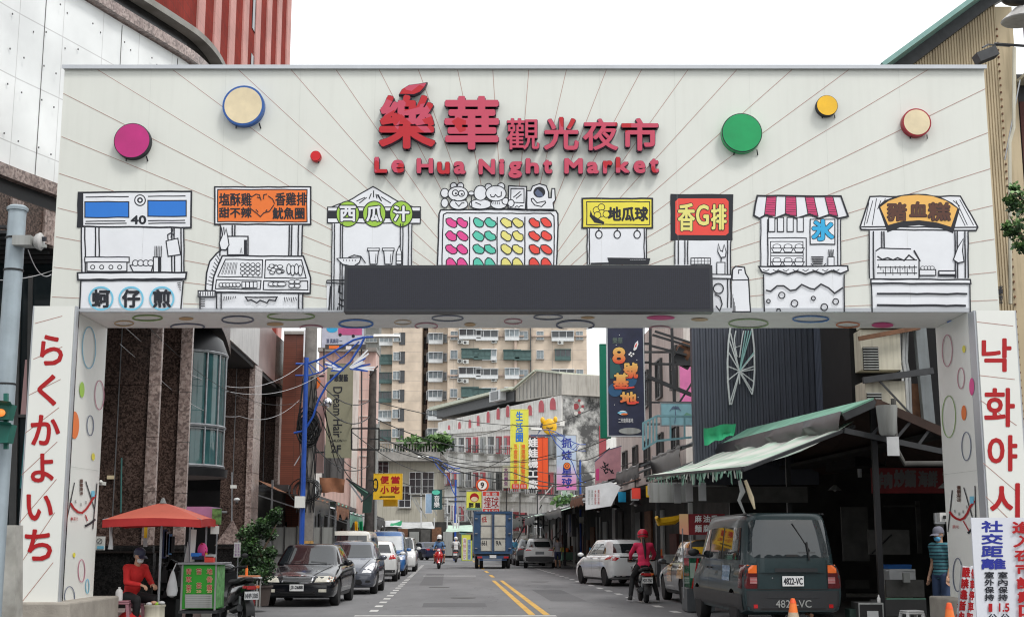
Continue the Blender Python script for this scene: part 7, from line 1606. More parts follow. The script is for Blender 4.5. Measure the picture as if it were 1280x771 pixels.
def scooter(name,label,loc,rz,paint_,plate=None,group=None,steer=0):
    t = thing(name,label,'scooter',loc,rz,group)
    for y,nm in ((-.62,'f'),(.60,'r')):
        m = MB();m.lathe([(.14,-.05),(.20,-.055),(.235,-.03),(.24,0),(.235,.03),(.20,.055),(.14,.05)],(0,0,0),'rubber',24,'X');w_ = m.build('wheel',t);w_.location = (0,y,.24)
        m = MB();m.lathe([(.145,-.04),(.10,-.03),(.04,-.06),(.04,.06),(.10,.03),(.145,.04)],(0,0,0),'rim',20,'X');m.build('rim',w_)
    m = MB()
    for sx in (-1,1): m.tube([(sx*.075,-.62,.24),(sx*.07,-.52,.55)],.022,'steel',8)
    m.tube([(0,-.50,.55),(0,-.36,1.0)],.035,'dark_steel',8);m.build('fork',t)
    m = MB();m.sheet([[(x,-.62+.26*math.sin(a),.25+.27*math.cos(a)-abs(x)*.5) for x in (-.07,-.04,0,.04,.07)] for a in [R(-70+k*14) for k in range(11)]],paint_,True);m.build('front_mudguard',t)
    rows = []
    for z,y,w_,c in ((.34,-.36,.16,.02),(.45,-.42,.20,.05),(.6,-.46,.235,.08),(.75,-.44,.235,.09),(.88,-.40,.19,.07),(.96,-.37,.12,.05)):
        ring = [(x*w_,y-c*(1-x*x)*1.4,z) for x in (-1,-.6,-.2,.2,.6,1)]+[(x*w_*.95,y+.06,z) for x in (1,.4,-.4,-1)];rows.append(ring)
    m = MB();m.loft(rows,paint_);m.build('front_shield',t,fixn=True)
    m = MB();m.loft([[(x*.16,y,z+dz*.035) for x,dz in ((-1,0),(-.9,1),(.9,1),(1,0),(.9,-1),(-.9,-1))] for y,z in ((-.38,.33),(-.2,.30),(.05,.31))],'dark_plastic',False);m.build('floorboard',t)
    def sec(y,zc,hw,hh,n=14,e=.75): return [(hw*math.copysign(abs(math.cos(2*math.pi*k/n))**e,math.cos(2*math.pi*k/n)),y,zc+hh*math.copysign(abs(math.sin(2*math.pi*k/n))**e,math.sin(2*math.pi*k/n))) for k in range(n)]
    m = MB();m.loft([sec(-.02,.48,.10,.18),sec(.1,.54,.15,.20),(sec(.35,.58,.17,.17)),sec(.6,.63,.16,.13),sec(.8,.69,.11,.09),sec(.90,.72,.06,.05)],paint_);m.build('rear_body',t,fixn=True)
    m = MB();m.loft([sec(-.04,.75,.07,.03),sec(.05,.77,.12,.05),sec(.3,.78,.15,.05),sec(.5,.80,.14,.055),sec(.72,.82,.11,.05),sec(.80,.83,.07,.03)],mat('seat_black',(.015,.014,.014),.55,bump=.2));m.build('seat',t,fixn=True)
    m = MB();m.tube([(-.14,.72,.80),(-.13,.9,.84),(0,.96,.85),(.13,.9,.84),(.14,.72,.80)],.014,'dark_plastic',6);m.build('grab_rail',t)
    m = MB();m.ell((0,-.36,1.0),(.15,.10,.09),paint_,14,8);m.tube([(-.34,-.28,1.03),(-.2,-.33,1.02),(0,-.36,1.0),(.2,-.33,1.02),(.34,-.28,1.03)],.017,'dark_plastic',8);m.tube([(-.35,-.275,1.03),(-.23,-.31,1.02)],.025,'rubber',8);m.tube([(.35,-.275,1.03),(.23,-.31,1.02)],.025,'rubber',8);m.build('handlebar',t)
    m = MB();m.ell((0,-.455,.99),(.09,.04,.06),'lens_white',14,8);m.build('headlight',t)
    for sx in (-1,1):
        m = MB();m.ell((sx*.15,-.50,.72),(.045,.025,.03),'lens_orange',10,6);m.build('indicator',t)
        m = MB();m.tube([(sx*.2,-.33,1.03),(sx*.30,-.36,1.2)],.008,'dark_plastic',5);m.ell((sx*.33,-.36,1.23),(.07,.02,.045),'dark_plastic',12,6);m.build('mirror',t)
    m = MB();m.box((0,.885,.69),(.17,.05,.07),'lens_red');m.build('tail_light',t,bevel=.015)
    for sx in (-1,1): m = MB();m.box((sx*.12,.865,.70),(.07,.05,.05),'lens_orange' if sx < 0 else 'lens_red');m.build('indicator',t,bevel=.01)
    m = MB();m.sheet([[(x,.60+.30*math.sin(a),.26+.30*math.cos(a)-abs(x)*.4) for x in (-.08,-.04,0,.04,.08)] for a in [R(0+k*14) for k in range(8)]],'dark_plastic',True);m.build('rear_mudguard',t)
    if plate is not None:
        m = MB();m.box((0,.915,.555),(.26,.012,.14),'plate');p_ = m.build('number_plate',t);A = Art(frL((.13,.921,.625),(-1,0,0),(0,0,-1),(0,1,0)),base=.002);A.text(plate,.015,.035,.245,.115,'ink',.002);A.build('plate_number',p_,world=False)
    m = MB();m.tube([(.12,.2,.27),(.15,.45,.28),(.15,.75,.34)],[.025,.055,.06],'dark_steel',10);m.build('exhaust',t)
    m = MB();m.box((-.08,.42,.3),(.12,.35,.18),'dark_steel');m.tube([(0,.35,.3),(0,.6,.24)],.05,'dark_steel',8);m.tube([(.09,.6,.3),(.1,.62,.6)],.025,'steel',8);m.build('engine',t)
    return t
paint('scooter_red',(.42,.004,.008));paint('scooter_black',(.012,.012,.013));paint('scooter_white',(.6,.6,.6));paint('scooter_grey',(.12,.13,.14))
def gp(px,b): p = at(px,674,b);return (p.x,b,0)
sc1 = scooter('scooter','black scooter with lit red tail lamp ridden by the woman in pink',gp(803,33.6),math.pi+.02,'scooter_black','MXY-7567','scooters on the street')
sc2 = scooter('scooter','red scooter coming toward us down the street carrying two riders',gp(549,73.5),0,'scooter_red',None,'scooters on the street')
sc3 = scooter('scooter','dark scooter far down the street beyond the red one',gp(570,95),math.pi,'scooter_grey','','scooters on the street')
sc4 = scooter('scooter','black scooter parked behind the green tea cart',(at(293,700,24.4).x,24.4,0),R(212),'scooter_black','NHP-3305','scooters on the street')
sc5 = scooter('scooter','grey scooter parked against the dark grey car on the right',gp(645,84),math.pi,'scooter_grey','','scooters on the street')
for n_,c_ in (('skin',(.52,.30,.20)),('skin_dark',(.42,.24,.16)),('hair_black',(.012,.010,.009)),('cloth_pink',(.72,.03,.11)),('cloth_red',(.60,.02,.02)),('cloth_black',(.014,.014,.016)),('cloth_jeans',(.035,.06,.13)),('cloth_grey',(.20,.20,.22)),('cloth_white',(.62,.62,.62)),('cloth_sky',(.10,.38,.60)),('cloth_blue',(.10,.20,.38)),('cloth_navy',(.02,.03,.08)),('mask_blue',(.12,.42,.68)),('shoe_black',(.015,.015,.016)),('shoe_sole',(.55,.55,.55)),('helmet_red',(.62,.015,.05)),('helmet_white',(.68,.68,.68)),('helmet_black',(.02,.02,.02)),('cap_navy',(.03,.035,.07)),('cloth_olive',(.10,.10,.07))):
    mat(n_,c_,.8 if 'cloth' in n_ else (.2 if 'helmet' in n_ else .55),var=.12,scale=7,bump=.25 if 'cloth' in n_ else 0,bscale=14)
def stripes():
    m = bpy.data.materials.new('cloth_striped');m.use_nodes = True;nt = m.node_tree;N = nt.nodes;L = nt.links;b = N['Principled BSDF'];b.inputs['Roughness'].default_value = .8
    tc = N.new('ShaderNodeTexCoord');s = N.new('ShaderNodeSeparateXYZ');L.new(tc.outputs['Object'],s.inputs[0]);q = N.new('ShaderNodeMath');q.operation = 'MULTIPLY';q.inputs[1].default_value = 17;L.new(s.outputs['Z'],q.inputs[0])
    f = N.new('ShaderNodeMath');f.operation = 'FRACT';L.new(q.outputs[0],f.inputs[0]);g = N.new('ShaderNodeMath');g.operation = 'LESS_THAN';g.inputs[1].default_value = .35;L.new(f.outputs[0],g.inputs[0])
    mx = N.new('ShaderNodeMix');mx.data_type = 'RGBA';L.new(g.outputs[0],mx.inputs['Factor']);mx.inputs['A'].default_value = (.06,.20,.24,1);mx.inputs['B'].default_value = (.012,.03,.05,1);L.new(mx.outputs['Result'],b.inputs['Base Color']);MATS['cloth_striped'] = m
stripes()
def cap(mb,a,b,ra,rb,m=None,seg=12):
    a = V(a);b = V(b);d = b-a;L_ = d.length;t = d.normalized();pts = [a-t*ra*.98,a-t*ra*.7,a,b,b+t*rb*.7,b+t*rb*.98];mb.tube(pts,[ra*.2,ra*.72,ra,rb,rb*.72,rb*.2],m,seg)
def remesh(mb,vox,m,smooth=2):
    me = mb.mesh('r');o = link('r',me);md = o.modifiers.new('r','REMESH');md.mode = 'VOXEL';md.voxel_size = vox;md.use_smooth_shade = True
    if smooth: ms = o.modifiers.new('s','SMOOTH');ms.factor = .5;ms.iterations = smooth
    bpy.context.view_layer.update();r = bpy.data.meshes.new_from_object(o.evaluated_get(bpy.context.evaluated_depsgraph_get()));bpy.data.objects.remove(o)
    r.materials.clear();r.materials.append(MATS[m]);r.polygons.foreach_set('material_index',[0]*len(r.polygons));return r
def hand(mb,wr,d,palm_n,m,grip=.5,s=1.0,side=1):
    """palm, four fingers of different length and a thumb leaving the side of the palm; grip curls the fingers"""
    d = V(d).normalized();n = V(palm_n);n = (n-d*n.dot(d)).normalized();c = d.cross(n)*side;wr = V(wr)
    pc = wr+d*.045*s;mb.loft([[wr+d*t*s+c*(w_*a)*s+n*(h_*b)*s for a,b in ((1,0),(.7,1),(-.7,1),(-1,0),(-.7,-1),(.7,-1))] for t,w_,h_ in ((-.01,.022,.018),(.02,.032,.016),(.055,.040,.015),(.088,.040,.012))],m)
    for k,(o_,L_) in enumerate(((.030,.068),(.011,.078),(-.010,.072),(-.030,.055))):
        p = wr+d*.085*s+c*o_*s;dd = d.copy();rr = .0095*s
        for j,f in enumerate((.45,.32,.25)):
            ang = grip*(.5+.35*j);dd = (dd*math.cos(ang)-n*math.sin(ang)).normalized();q = p+dd*L_*f*s;cap(mb,p,q,rr,rr*.9,m,7);p = q;rr *= .9
    p = wr+d*.025*s+c*.030*s;dd = (d*.6+c*.75-n*.15).normalized();q = p+dd*.036*s;cap(mb,p,q,.012*s,.011*s,m,7);dd = (d*.85+c*.2-n*.5*grip).normalized();cap(mb,q,q+dd*.030*s,.011*s,.008*s,m,7)
def person(label,loc,rz,J,st_,vox=.016,group=None):
    """J: joints; local space faces -y, z up"""
    root = thing('person',label,'person',loc,rz,group);g = lambda k: V(J[k]);B = MB('skin')
    pel,ch,nk,hd = g('pelvis'),g('chest'),g('neck'),g('head');up = (hd-nk).normalized();fw = V(J.get('face',(0,-1,0))).normalized();fw = (fw-up*fw.dot(up)).normalized();rt = fw.cross(up)
    Rm = Matrix((rt,-fw,up)).transposed()
    def torso(mb,k,m):
        tq = (ch-pel);tz = tq.normalized();xx = (g('shR')-g('shL')).normalized();yy = tz.cross(xx).normalized();Q = Matrix((xx,yy,tz)).transposed();Lt = tq.length
        mb.ell(pel+tz*.01,(.155+k,.105+k,.115+k),m,16,10,Q);mb.ell(pel.lerp(ch,.45),(.135+k,.095+k,.17+k),m,16,10,Q);mb.ell(ch+tz*.01,(.160+k,.108+k,.165+k),m,16,10,Q);mb.ell(ch+tz*.10,(.15+k,.085+k,.09+k),m,14,8,Q)
        for s_ in 'LR': cap(mb,ch+tz*.12,g('sh'+s_),.065+k,.058+k,m)
    torso(B,0,'skin');cap(B,ch+V((0,0,.1)),nk,.062,.055);cap(B,nk,hd-up*.05,.055,.055)
    B.ell(hd+up*.015,(.074,.093,.105),None,20,14,Rm);B.ell(hd-up*.05+fw*.022,(.055,.062,.062),None,16,10,Rm);B.ell(hd+fw*.092-up*.008,(.013,.022,.022),None,10,8,Rm);B.ell(hd+fw*.078-up*.085,(.028,.022,.02),None,10,8,Rm)
    for s_ in (-1,1): B.ell(hd+rt*s_*.075,(.012,.022,.03),None,8,8,Rm);
    for s_ in 'LR':
        cap(B,g('sh'+s_),g('el'+s_),.047,.039);cap(B,g('el'+s_),g('wr'+s_),.038,.026)
        cap(B,g('hp'+s_),g('kn'+s_),.083,.056);cap(B,g('kn'+s_),g('an'+s_),.054,.036);a = g('an'+s_);t = V(J['to'+s_]);cap(B,a+V((0,0,-.02)),t,.034,.028)
    me = remesh(B,vox,'skin_dark' if st_.get('dark') else 'skin');bm_ = bmesh.new();bm_.from_mesh(me)
    X = MB()
    for s_,sg in (('L',-1),('R',1)):
        w_ = g('wr'+s_);d = (w_-g('el'+s_)).normalized();hdir = V(J.get('hd'+s_,d));hand(X,w_,hdir,J.get('pn'+s_,(0,0,1)),'skin',J.get('grip',.6),1.0,sg)
    for s_ in (-1,1): X.ell(hd+rt*s_*.031+fw*.085+up*.012,(.012,.006,.007),'cloth_white',8,6,Rm);X.ell(hd+rt*s_*.031+fw*.0905+up*.012,(.006,.003,.006),'hair_black',8,6,Rm);X.bar(hd+rt*s_*.016+fw*.091+up*.034,hd+rt*s_*.046+fw*.083+up*.034,.007,.007,'hair_black')
    X.ell(hd+fw*.093-up*.050,(.023,.006,.006),'lips' if 'lips' in MATS else mat('lips',(.40,.12,.10),.5),10,6,Rm)
    xm = X.mesh('x');n0 = len(me.materials)
    for mm in X.mats:
        if mm.name not in [q.name for q in me.materials]: me.materials.append(mm)
    idx = {mm.name: [q.name for q in me.materials].index(mm.name) for mm in X.mats}
    b2 = bmesh.new();b2.from_mesh(xm)
    for f in b2.faces: f.material_index = idx[X.mats[f.material_index].name]
    tmp = bpy.data.meshes.new('t');b2.to_mesh(tmp);b2.free();bm_.from_mesh(tmp);bm_.to_mesh(me);bm_.free();bpy.data.meshes.remove(tmp);me.polygons.foreach_set('use_smooth',[True]*len(me.polygons));link('body',me,root)
    T = MB('skin');torso(T,.018,'skin');sl = st_.get('sleeve','long')
    for s_ in 'LR':
        cap(T,g('sh'+s_),g('el'+s_) if sl == 'long' else g('sh'+s_).lerp(g('el'+s_),.62),.064,.054)
        if sl == 'long': cap(T,g('el'+s_),g('el'+s_).lerp(g('wr'+s_),.92),.053,.039)
    if st_.get('hood'): T.ell(nk+V((0,.07,-.07)),(.12,.06,.08),None,12,8)
    if st_.get('collar'): T.tube([nk+V((.065*math.cos(t),.065*math.sin(t),-.03)) for t in [2*math.pi*k/12 for k in range(13)]],.016,None,6,False)
    link('jacket' if sl == 'long' else 'shirt',remesh(T,vox,st_['top'],3),root)
    P = MB('skin');tz = (ch-pel).normalized();P.ell(pel,(.170,.122,.118),None,16,10);ln = st_.get('legs','long')
    for s_ in 'LR':
        cap(P,g('hp'+s_),g('kn'+s_).lerp(g('hp'+s_),0 if ln == 'long' else .12),.102,.072)
        if ln == 'long': cap(P,g('kn'+s_),g('kn'+s_).lerp(g('an'+s_),.93),.072,.056)
    link('trousers' if ln == 'long' else 'shorts',remesh(P,vox,st_['bottom'],3),root)
    for s_ in 'LR':
        a = g('an'+s_);t = V(J['to'+s_]);h_ = (t-a);h_.z = 0;h_.normalize();q = MB();z0 = min(a.z-.075,t.z-.03);Q = Matrix((V((h_.y,-h_.x,0)),h_,V((0,0,1)))).transposed()
        q.ell(a+h_*.05+V((0,0,-.045)),(.046,.135,.05),st_.get('shoes','shoe_black'),14,8,Q);q.ell(a-h_*.02+V((0,0,-.02)),(.045,.06,.06),st_.get('shoes','shoe_black'),12,8,Q);q.box(a+h_*.05+V((0,0,-.085)),(.088,.25,.02),'shoe_sole',rot=Q);q.build('shoe',root)
    k = st_.get('head')
    if k and k.startswith('helmet'):
        q = MB();vs = [];c = hd+up*.045-fw*.012
        q2 = MB('skin');q2.lathe([(.02,.145),(.06,.138),(.10,.11),(.128,.065),(.137,.01),(.133,-.045),(.122,-.07),(.112,-.07),(.118,0)],c,k,24,'Z',Rm);q2.lathe([(.136,-.030),(.139,-.024),(.139,-.012),(.136,-.006)],c,'helmet_black' if k != 'helmet_black' else 'helmet_white',24,'Z',Rm)
        q2.loft([[c+fw*(.128+y)+rt*x_*.10+up*z_ for x_ in (-1,-.5,0,.5,1)]+[c+fw*(.122+y)+rt*x_*.10+up*z_ for x_ in (1,.5,0,-.5,-1)] for y,z_ in ((-.02,.03),(.035,.012))],k,False);q2.build('helmet',root)
        if st_.get('visor'):
            v = MB();v.sheet([[c+fw*(.135*math.cos(a))+rt*(.128*math.sin(a))+up*z_ for a in [R(-70+14*i) for i in range(11)]] for z_ in (-.02,-.07,-.13)],'glass_dark');v.build('visor',root)
    elif k in ('hair',None):
        q = MB();q.ell(hd+up*.035-fw*.022,(.086,.095,.098),'hair_black',18,12,Rm);q.build('hair',root)
    if k == 'cap':
        q = MB();q.lathe([(.0,.135),(.05,.128),(.085,.10),(.098,.05),(.10,.02)],hd+up*.02-fw*.008,st_.get('capm','cap_navy'),20,'Z',Rm);c = hd+up*.045
        q.sheet([[c+fw*(.085+.085*t*(1-.35*x_*x_))+rt*x_*.085+up*(-.025*t-.012*x_*x_) for x_ in (-1,-.6,-.2,.2,.6,1)] for t in (0,.5,1)],st_.get('capm','cap_navy'),True,.006);q.build('cap',root)
        q = MB();q.ell(hd+up*.015-fw*.03,(.084,.085,.075),'hair_grey' if 'hair_grey' in MATS else mat('hair_grey',(.12,.12,.12),.8),14,10,Rm);q.build('hair',root)
    if st_.get('mask'):
        q = MB();q.ell(hd+fw*.055-up*.055,(.062,.050,.052),st_['mask'],16,10,Rm);q.tube([hd+rt*.06+fw*.07-up*.03,hd+rt*.08-up*.005],.003,st_['mask'],4);q.tube([hd-rt*.06+fw*.07-up*.03,hd-rt*.08-up*.005],.003,st_['mask'],4);q.build('face_mask',root)
    if st_.get('ponytail'):
        q = MB();q.tube([hd-fw*.08-up*.06,hd-fw*.135-up*.15,hd-fw*.14-up*.3+rt*.02,hd-fw*.12-up*.50+rt*.03,hd-fw*.115-up*.58+rt*.03],[.035,.045,.038,.025,.008],'hair_black',8);q.build('hair',root)
    return root
def mirrorJ(J): return J
def ride_pose(feet_down=False,lean=0.0,back=0.0):
    J = dict(pelvis=(0,.22+back,.90),chest=(0,.17+back-lean,1.25),neck=(0,.13+back-lean,1.45),head=(0,.10+back-lean,1.60))
    for s,x in (('L',-1),('R',1)):
        J['sh'+s] = (x*.185,.16+back-lean,1.39);J['el'+s] = (x*.30,-.02+back,1.17);J['wr'+s] = (x*.285,-.22,1.055);J['hd'+s] = (0,-1,-.15);J['pn'+s] = (0,0,1)
        J['hp'+s] = (x*.10,.20+back,.88)
        if feet_down: J['kn'+s] = (x*.25,-.10,.60);J['an'+s] = (x*.34,.16,.13);J['to'+s] = (x*.37,.02,.05)
        else: J['kn'+s] = (x*.17,-.16,.72);J['an'+s] = (x*.12,-.16,.38);J['to'+s] = (x*.12,-.30,.35)
    J['grip'] = 1.0;return J
def pillion():
    J = ride_pose(back=.34)
    for s,x in (('L',-1),('R',1)): J['wr'+s] = (x*.20,.25,1.05);J['el'+s] = (x*.27,.42,1.12);J['kn'+s] = (x*.28,.22,.75);J['an'+s] = (x*.26,.30,.36);J['to'+s] = (x*.28,.18,.33)
    for k in ('pelvis','chest','neck','head','shL','shR','hpL','hpR'): J[k] = (J[k][0],J[k][1],J[k][2]+.05)
    return J
def stand(h=1.68,face=(0,-1,0),arms=.05,bend=0.0):
    s_ = h/1.70;J = dict(pelvis=(0,0,.93),chest=(0,-.01-bend,1.27),neck=(0,0-bend*1.3,1.47),head=(0,-.02-bend*1.5,1.60),face=face)
    for s,x in (('L',-1),('R',1)):
        J['sh'+s] = (x*.19,0-bend,1.40);J['el'+s] = (x*(.22+arms),.03-bend,1.12);J['wr'+s] = (x*(.22+arms),-.08-bend,.88);J['hd'+s] = (0,-.15,-1);J['pn'+s] = (-x,0,0)
        J['hp'+s] = (x*.095,0,.90);J['kn'+s] = (x*.11,-.03,.49);J['an'+s] = (x*.12,.02,.095);J['to'+s] = (x*.15,-.12,.04)
    for k,v in list(J.items()):
        if k[:2] in ('hd','pn') or k == 'face': continue
        J[k] = tuple(c*s_ for c in v)
    J['grip'] = .45;return J
def seated():
    J = dict(pelvis=(0,.05,.56),chest=(0,-.03,.90),neck=(0,-.09,1.10),head=(0,-.13,1.235),face=(0,-1,-.25))
    for s,x in (('L',-1),('R',1)):
        J['sh'+s] = (x*.18,-.05,1.04);J['el'+s] = (x*.25,-.15,.80);J['wr'+s] = (x*.12,-.38,.76);J['hd'+s] = (-x*.2,-1,-.25);J['pn'+s] = (0,0,1)
        J['hp'+s] = (x*.10,.02,.55);J['kn'+s] = (x*.19,-.38,.52);J['an'+s] = (x*.17,-.34,.10);J['to'+s] = (x*.19,-.47,.04)
    J['grip'] = .9;return J
def ride(scooter_,label,J,st_,vox=.016):
    p = person(label,tuple(scooter_.location),scooter_.rotation_euler[2],J,st_,vox);return p
ride(sc1,'woman in pink hooded jacket and pink helmet with long ponytail astride the black scooter',ride_pose(True),dict(top='cloth_pink',bottom='cloth_black',hood=True,head='helmet_red',ponytail=True),.014)
ride(sc2,'rider in blue with white helmet steering the red scooter',ride_pose(),dict(top='cloth_blue',bottom='cloth_black',head='helmet_white',visor=True),.022)
ride(sc2,'passenger with white helmet seated behind the rider in blue',pillion(),dict(top='cloth_olive',bottom='cloth_navy',legs='short',head='helmet_white'),.022)
ride(sc3,'rider in white shirt and white helmet far down the street',ride_pose(),dict(top='cloth_white',bottom='cloth_grey',head='helmet_white'),.024)
person('person in sky blue rain jacket standing beside the dark grey car',gp(643,85),R(200),stand(1.66),dict(top='cloth_sky',bottom='cloth_grey',head='hair'),.022)
person('man in grey shirt and dark shorts walking beside the white sport utility car',gp(697,73.5),R(190),stand(1.66,arms=.03,bend=.03),dict(top='cloth_grey',sleeve='short',bottom='cloth_navy',legs='short',head='hair',dark=True),.02)
mj = stand(1.70,face=(.15,-1,-.25),arms=.0)
person('man in cap, blue face mask and striped teal polo leaning by the right gate column',(at(1176,700,23.6).x,23.6,0),R(-62),mj,dict(top='cloth_striped',sleeve='short',collar=True,bottom='cloth_jeans',head='cap',capm='cap_grey' if 'cap_grey' in MATS else (mat('cap_grey',(.16,.16,.20),.8) and 'cap_grey'),mask='mask_blue',dark=True),.013)
SELL = (at(168,700,23.2).x,23.2,0)
person('tea seller in red top and navy cap sitting on a low stool under the umbrella',SELL,R(52),seated(),dict(top='cloth_red',bottom='cloth_black',head='cap',mask='cloth_white'),.013)
mat('umb_red',(.78,.17,.11),.7,var=.06,scale=3);mat('umb_red_dark',(.50,.03,.03),.7);mat('violet',(.50,.26,.48),.6);mat('cart_green',(.03,.36,.025),.45,var=.06,dirt=.15);mat('stool_mauve',(.30,.13,.16),.45);mat('stool_white',(.62,.61,.60),.4);mat('skirt_brown',(.2,.05,.04),.7)
UY = 23.0;cx_ = at(203,640,UY).x;hw = (at(263,640,UY).x-at(136,640,UY).x)/2*.94;cxm = (at(263,640,UY).x+at(136,640,UY).x)/2
um = thing('market_umbrella','faded square red market umbrella over the tea stall','umbrella',(cxm+.05,UY,0));za = zat(628,UY);ze = zat(650,UY)
m = MB();cor = [(-hw,-hw*.8),(hw,-hw*.8),(hw,hw*.8),(-hw,hw*.8)]
for i in range(4):
    a = cor[i];b = cor[(i+1) % 4];rows = []
    for t in [k/8 for k in range(9)]:
        row = []
        for u in [k/8 for k in range(9)]:
            x = (a[0]+(b[0]-a[0])*u)*t;y = (a[1]+(b[1]-a[1])*u)*t;row.append((x,y,za+(ze-za)*t**1.15+.035*math.sin(math.pi*u)*t*(1-t)*-4*.5+.03*math.sin(math.pi*u)*t))
        rows.append(row)
    m.sheet(rows,'umb_red')
m.build('canopy',um)
m = MB()
for i in range(4):
    a = cor[i];b = cor[(i+1) % 4];n_ = V(((a[0]+b[0])/2,(a[1]+b[1])/2,0)).normalized()
    m.sheet([[V((a[0]+(b[0]-a[0])*u,a[1]+(b[1]-a[1])*u,ze+.03*math.sin(math.pi*u)-dz))+n_*(.004-.03*(dz > .05)*math.sin(u*14)*.3) for u in [k/14 for k in range(15)]] for dz in (0,.07,.13)],'umb_red_dark')
m.build('valance',um)
m = MB();m.tube([(0,0,.05),(0,0,za)],.022,'steel',10);m.build('pole',um)
m = MB();m.lathe([(.0,.10),(.03,.08),(.05,.02),(.07,0)],(0,0,za-.01),'wall_grey',12);m.build('finial',um)
m = MB();m.lathe([(.24,0),(.24,.06),(.05,.10),(.04,.3),(.0,.3)],(0,0,.0),'concrete',20);m.build('base',um)
for cx2,cy2 in cor: m = MB();m.tube([(0,0,za-.05),(cx2,cy2,ze)],.01,'steel',6);m.build('rib',um)
CY = 23.1;X0 = at(226,730,CY).x;X1 = at(271,730,CY).x;zt_ = 1.10
ct = thing('tea_cart','bright green tea cart with red character lettering and steel top','cart',((X0+X1)/2,CY,0));w_ = X1-X0
m = MB();m.box((0,.32,.72),(w_,.62,.74),'cart_green');m.build('body',ct,bevel=.01)
m = MB();m.box((w_/2+.004,.30,.72),(.006,.56,.70),'cart_pale' if 'cart_pale' in MATS else mat('cart_pale',(.20,.46,.18),.5,var=.5,scale=9));m.build('side_poster',ct)
m = MB();m.box((.02,.32,1.115),(w_+.16,.74,.035),'steel');m.build('counter',ct,bevel=.006)
for x in (-w_/2+.02,w_/2-.02): m = MB();m.box((x,.0,.72),(.03,.03,.78),'wall_grey');m.build('corner_strip',ct)
m = MB();m.box((0,.3,.30),(w_+.05,.6,.05),'dark_steel');m.build('shelf',ct)
for x in (-w_/2+.08,w_/2-.08):
    m = MB();m.lathe([(.12,-.03),(.16,-.03),(.17,0),(.16,.03),(.12,.03)],(0,0,0),'rubber',20,'X');wl_ = m.build('wheel',ct);wl_.location = (x,.35,.17);m = MB();m.lathe([(.12,-.02),(0,-.02)],(0,0,0),'steel',16,'X');m.lathe([(.12,.02),(0,.02)],(0,0,0),'steel',16,'X');m.build('rim',wl_)
for x in (-w_/2,-.02): m = MB();m.tube([(x,.5,1.13),(x,.5,1.95),(x+.05,.5,2.0),(x+.35,.5,2.0)],.017,'steel',8);m.build('frame',ct)
wp = (X0+X1)/2
A = Art(frY(CY,180,620,5.106),base=.003)
for i,(x,ch) in enumerate(((286,'青草茶'),(352,'苦 茶'),(420,'地骨露'))):
    y = 460
    for c in (ch if i != 1 else '苦 茶'):
        if c != ' ':
            A.text(c,x-17,y,x+17,y+38,'cream',1.8);A.text(c,x-17,y,x+17,y+38,'sign_red',.5)
        y += 52 if i != 1 else 45
for x in (286,352,420): A.text('20',x-15,597,x+15,614,'ring_gold',1.2)
A.rect(264,624,438,712,'wall_grey')
for k in range(7): A.line([(270,632+k*12),(432,632+k*12)],1.6,'tarp_white')
A.build('lettering',ct)
vc = thing('violet_canopy','small violet canopy with a green picture panel above the tea cart','canopy',(at(252,640,23.6).x,23.6,0));x0 = at(228,650,23.6).x;x1 = at(266,650,23.6).x
m = MB();zz1 = zat(633,23.6);zz0 = zat(652,23.6);m.prism([(x0,23.5,zz0),(x1,23.5,zz0),(x1,23.5,zz1-.01),(x1-.06,23.5,zz1),(x0+.1,23.5,zz1)],(0,.75,0),'violet');m.build('cloth',vc,True)
m = MB();xa = at(264.5,650,23.4).x;xb = at(275.5,650,23.4).x;m.box2((xa,23.42,zat(655,23.4)),(xb,23.48,zat(635,23.4)),mat('leaf_picture',(.10,.22,.06),.5,var=.9,scale=14));m.build('picture_panel',vc,True)
m = MB();m.box2((at(264,650,23.38).x,23.36,zat(667,23.38)),(at(274.5,650,23.38).x,23.37,zat(657,23.38)),'panel_white');m.build('notice',vc,True)
for x in (x0+.05,x1-.05): m = MB();m.tube([(x,24.2,1.1),(x,24.2,zz0)],.015,'steel',6);m.build('post',vc,True)
def solo(nm,lab,cat,fn,grp=None):
    m = MB();fn(m);o = m.build(nm);tag(o,lab,cat,grp);return o
f = frY(23.2,180,620,5.106);f2 = frY(23.35,180,620,5.106)
solo('tall_board','tall white board standing up at the back of the tea cart','board',lambda m: m.prism([f2(292,418,0),f2(320,415,0),f2(335,212,0),f2(300,210,0)],(0,.02,0),'panel_white'))
solo('white_cone','slim white folded sheet leaning at the left end of the cart top','sheet',lambda m: m.prism([f2(250,420,-.05),f2(282,420,-.05),f2(274,290,-.05)],(0,.03,0),'tarp_white'))
solo('blue_tray','small blue plastic tray on the steel cart top','tray',lambda m: (m.box(f(326,372,-.1),(.40*.36,.2,.06),'paint_blue'),m.box(f(336,395,-.1)+V((0,0,.01)),(.42*.4,.2,.06),'cloth_navy')))
solo('pink_bag','rolled pink cloth bag on the cart beside the blue tray','bag',lambda m: (m.ell(f(352,345,-.25),(.09,.07,.13),'paint_pink',12,8),m.tube([f(335,330,-.22),f(350,300,-.22),f(372,330,-.22),f(374,370,-.22)],.018,'sign_red',6)))
solo('steel_box','white and red cup box at the right end of the cart top','box',lambda m: (m.box(f(412,402,-.1),(.155,.14,.10),'paint_red'),m.box(f(418,380,-.1),(.15,.14,.05),'tarp_white'),m.box(f(390,372,-.1),(.03,.03,.05),'sign_yellow')))
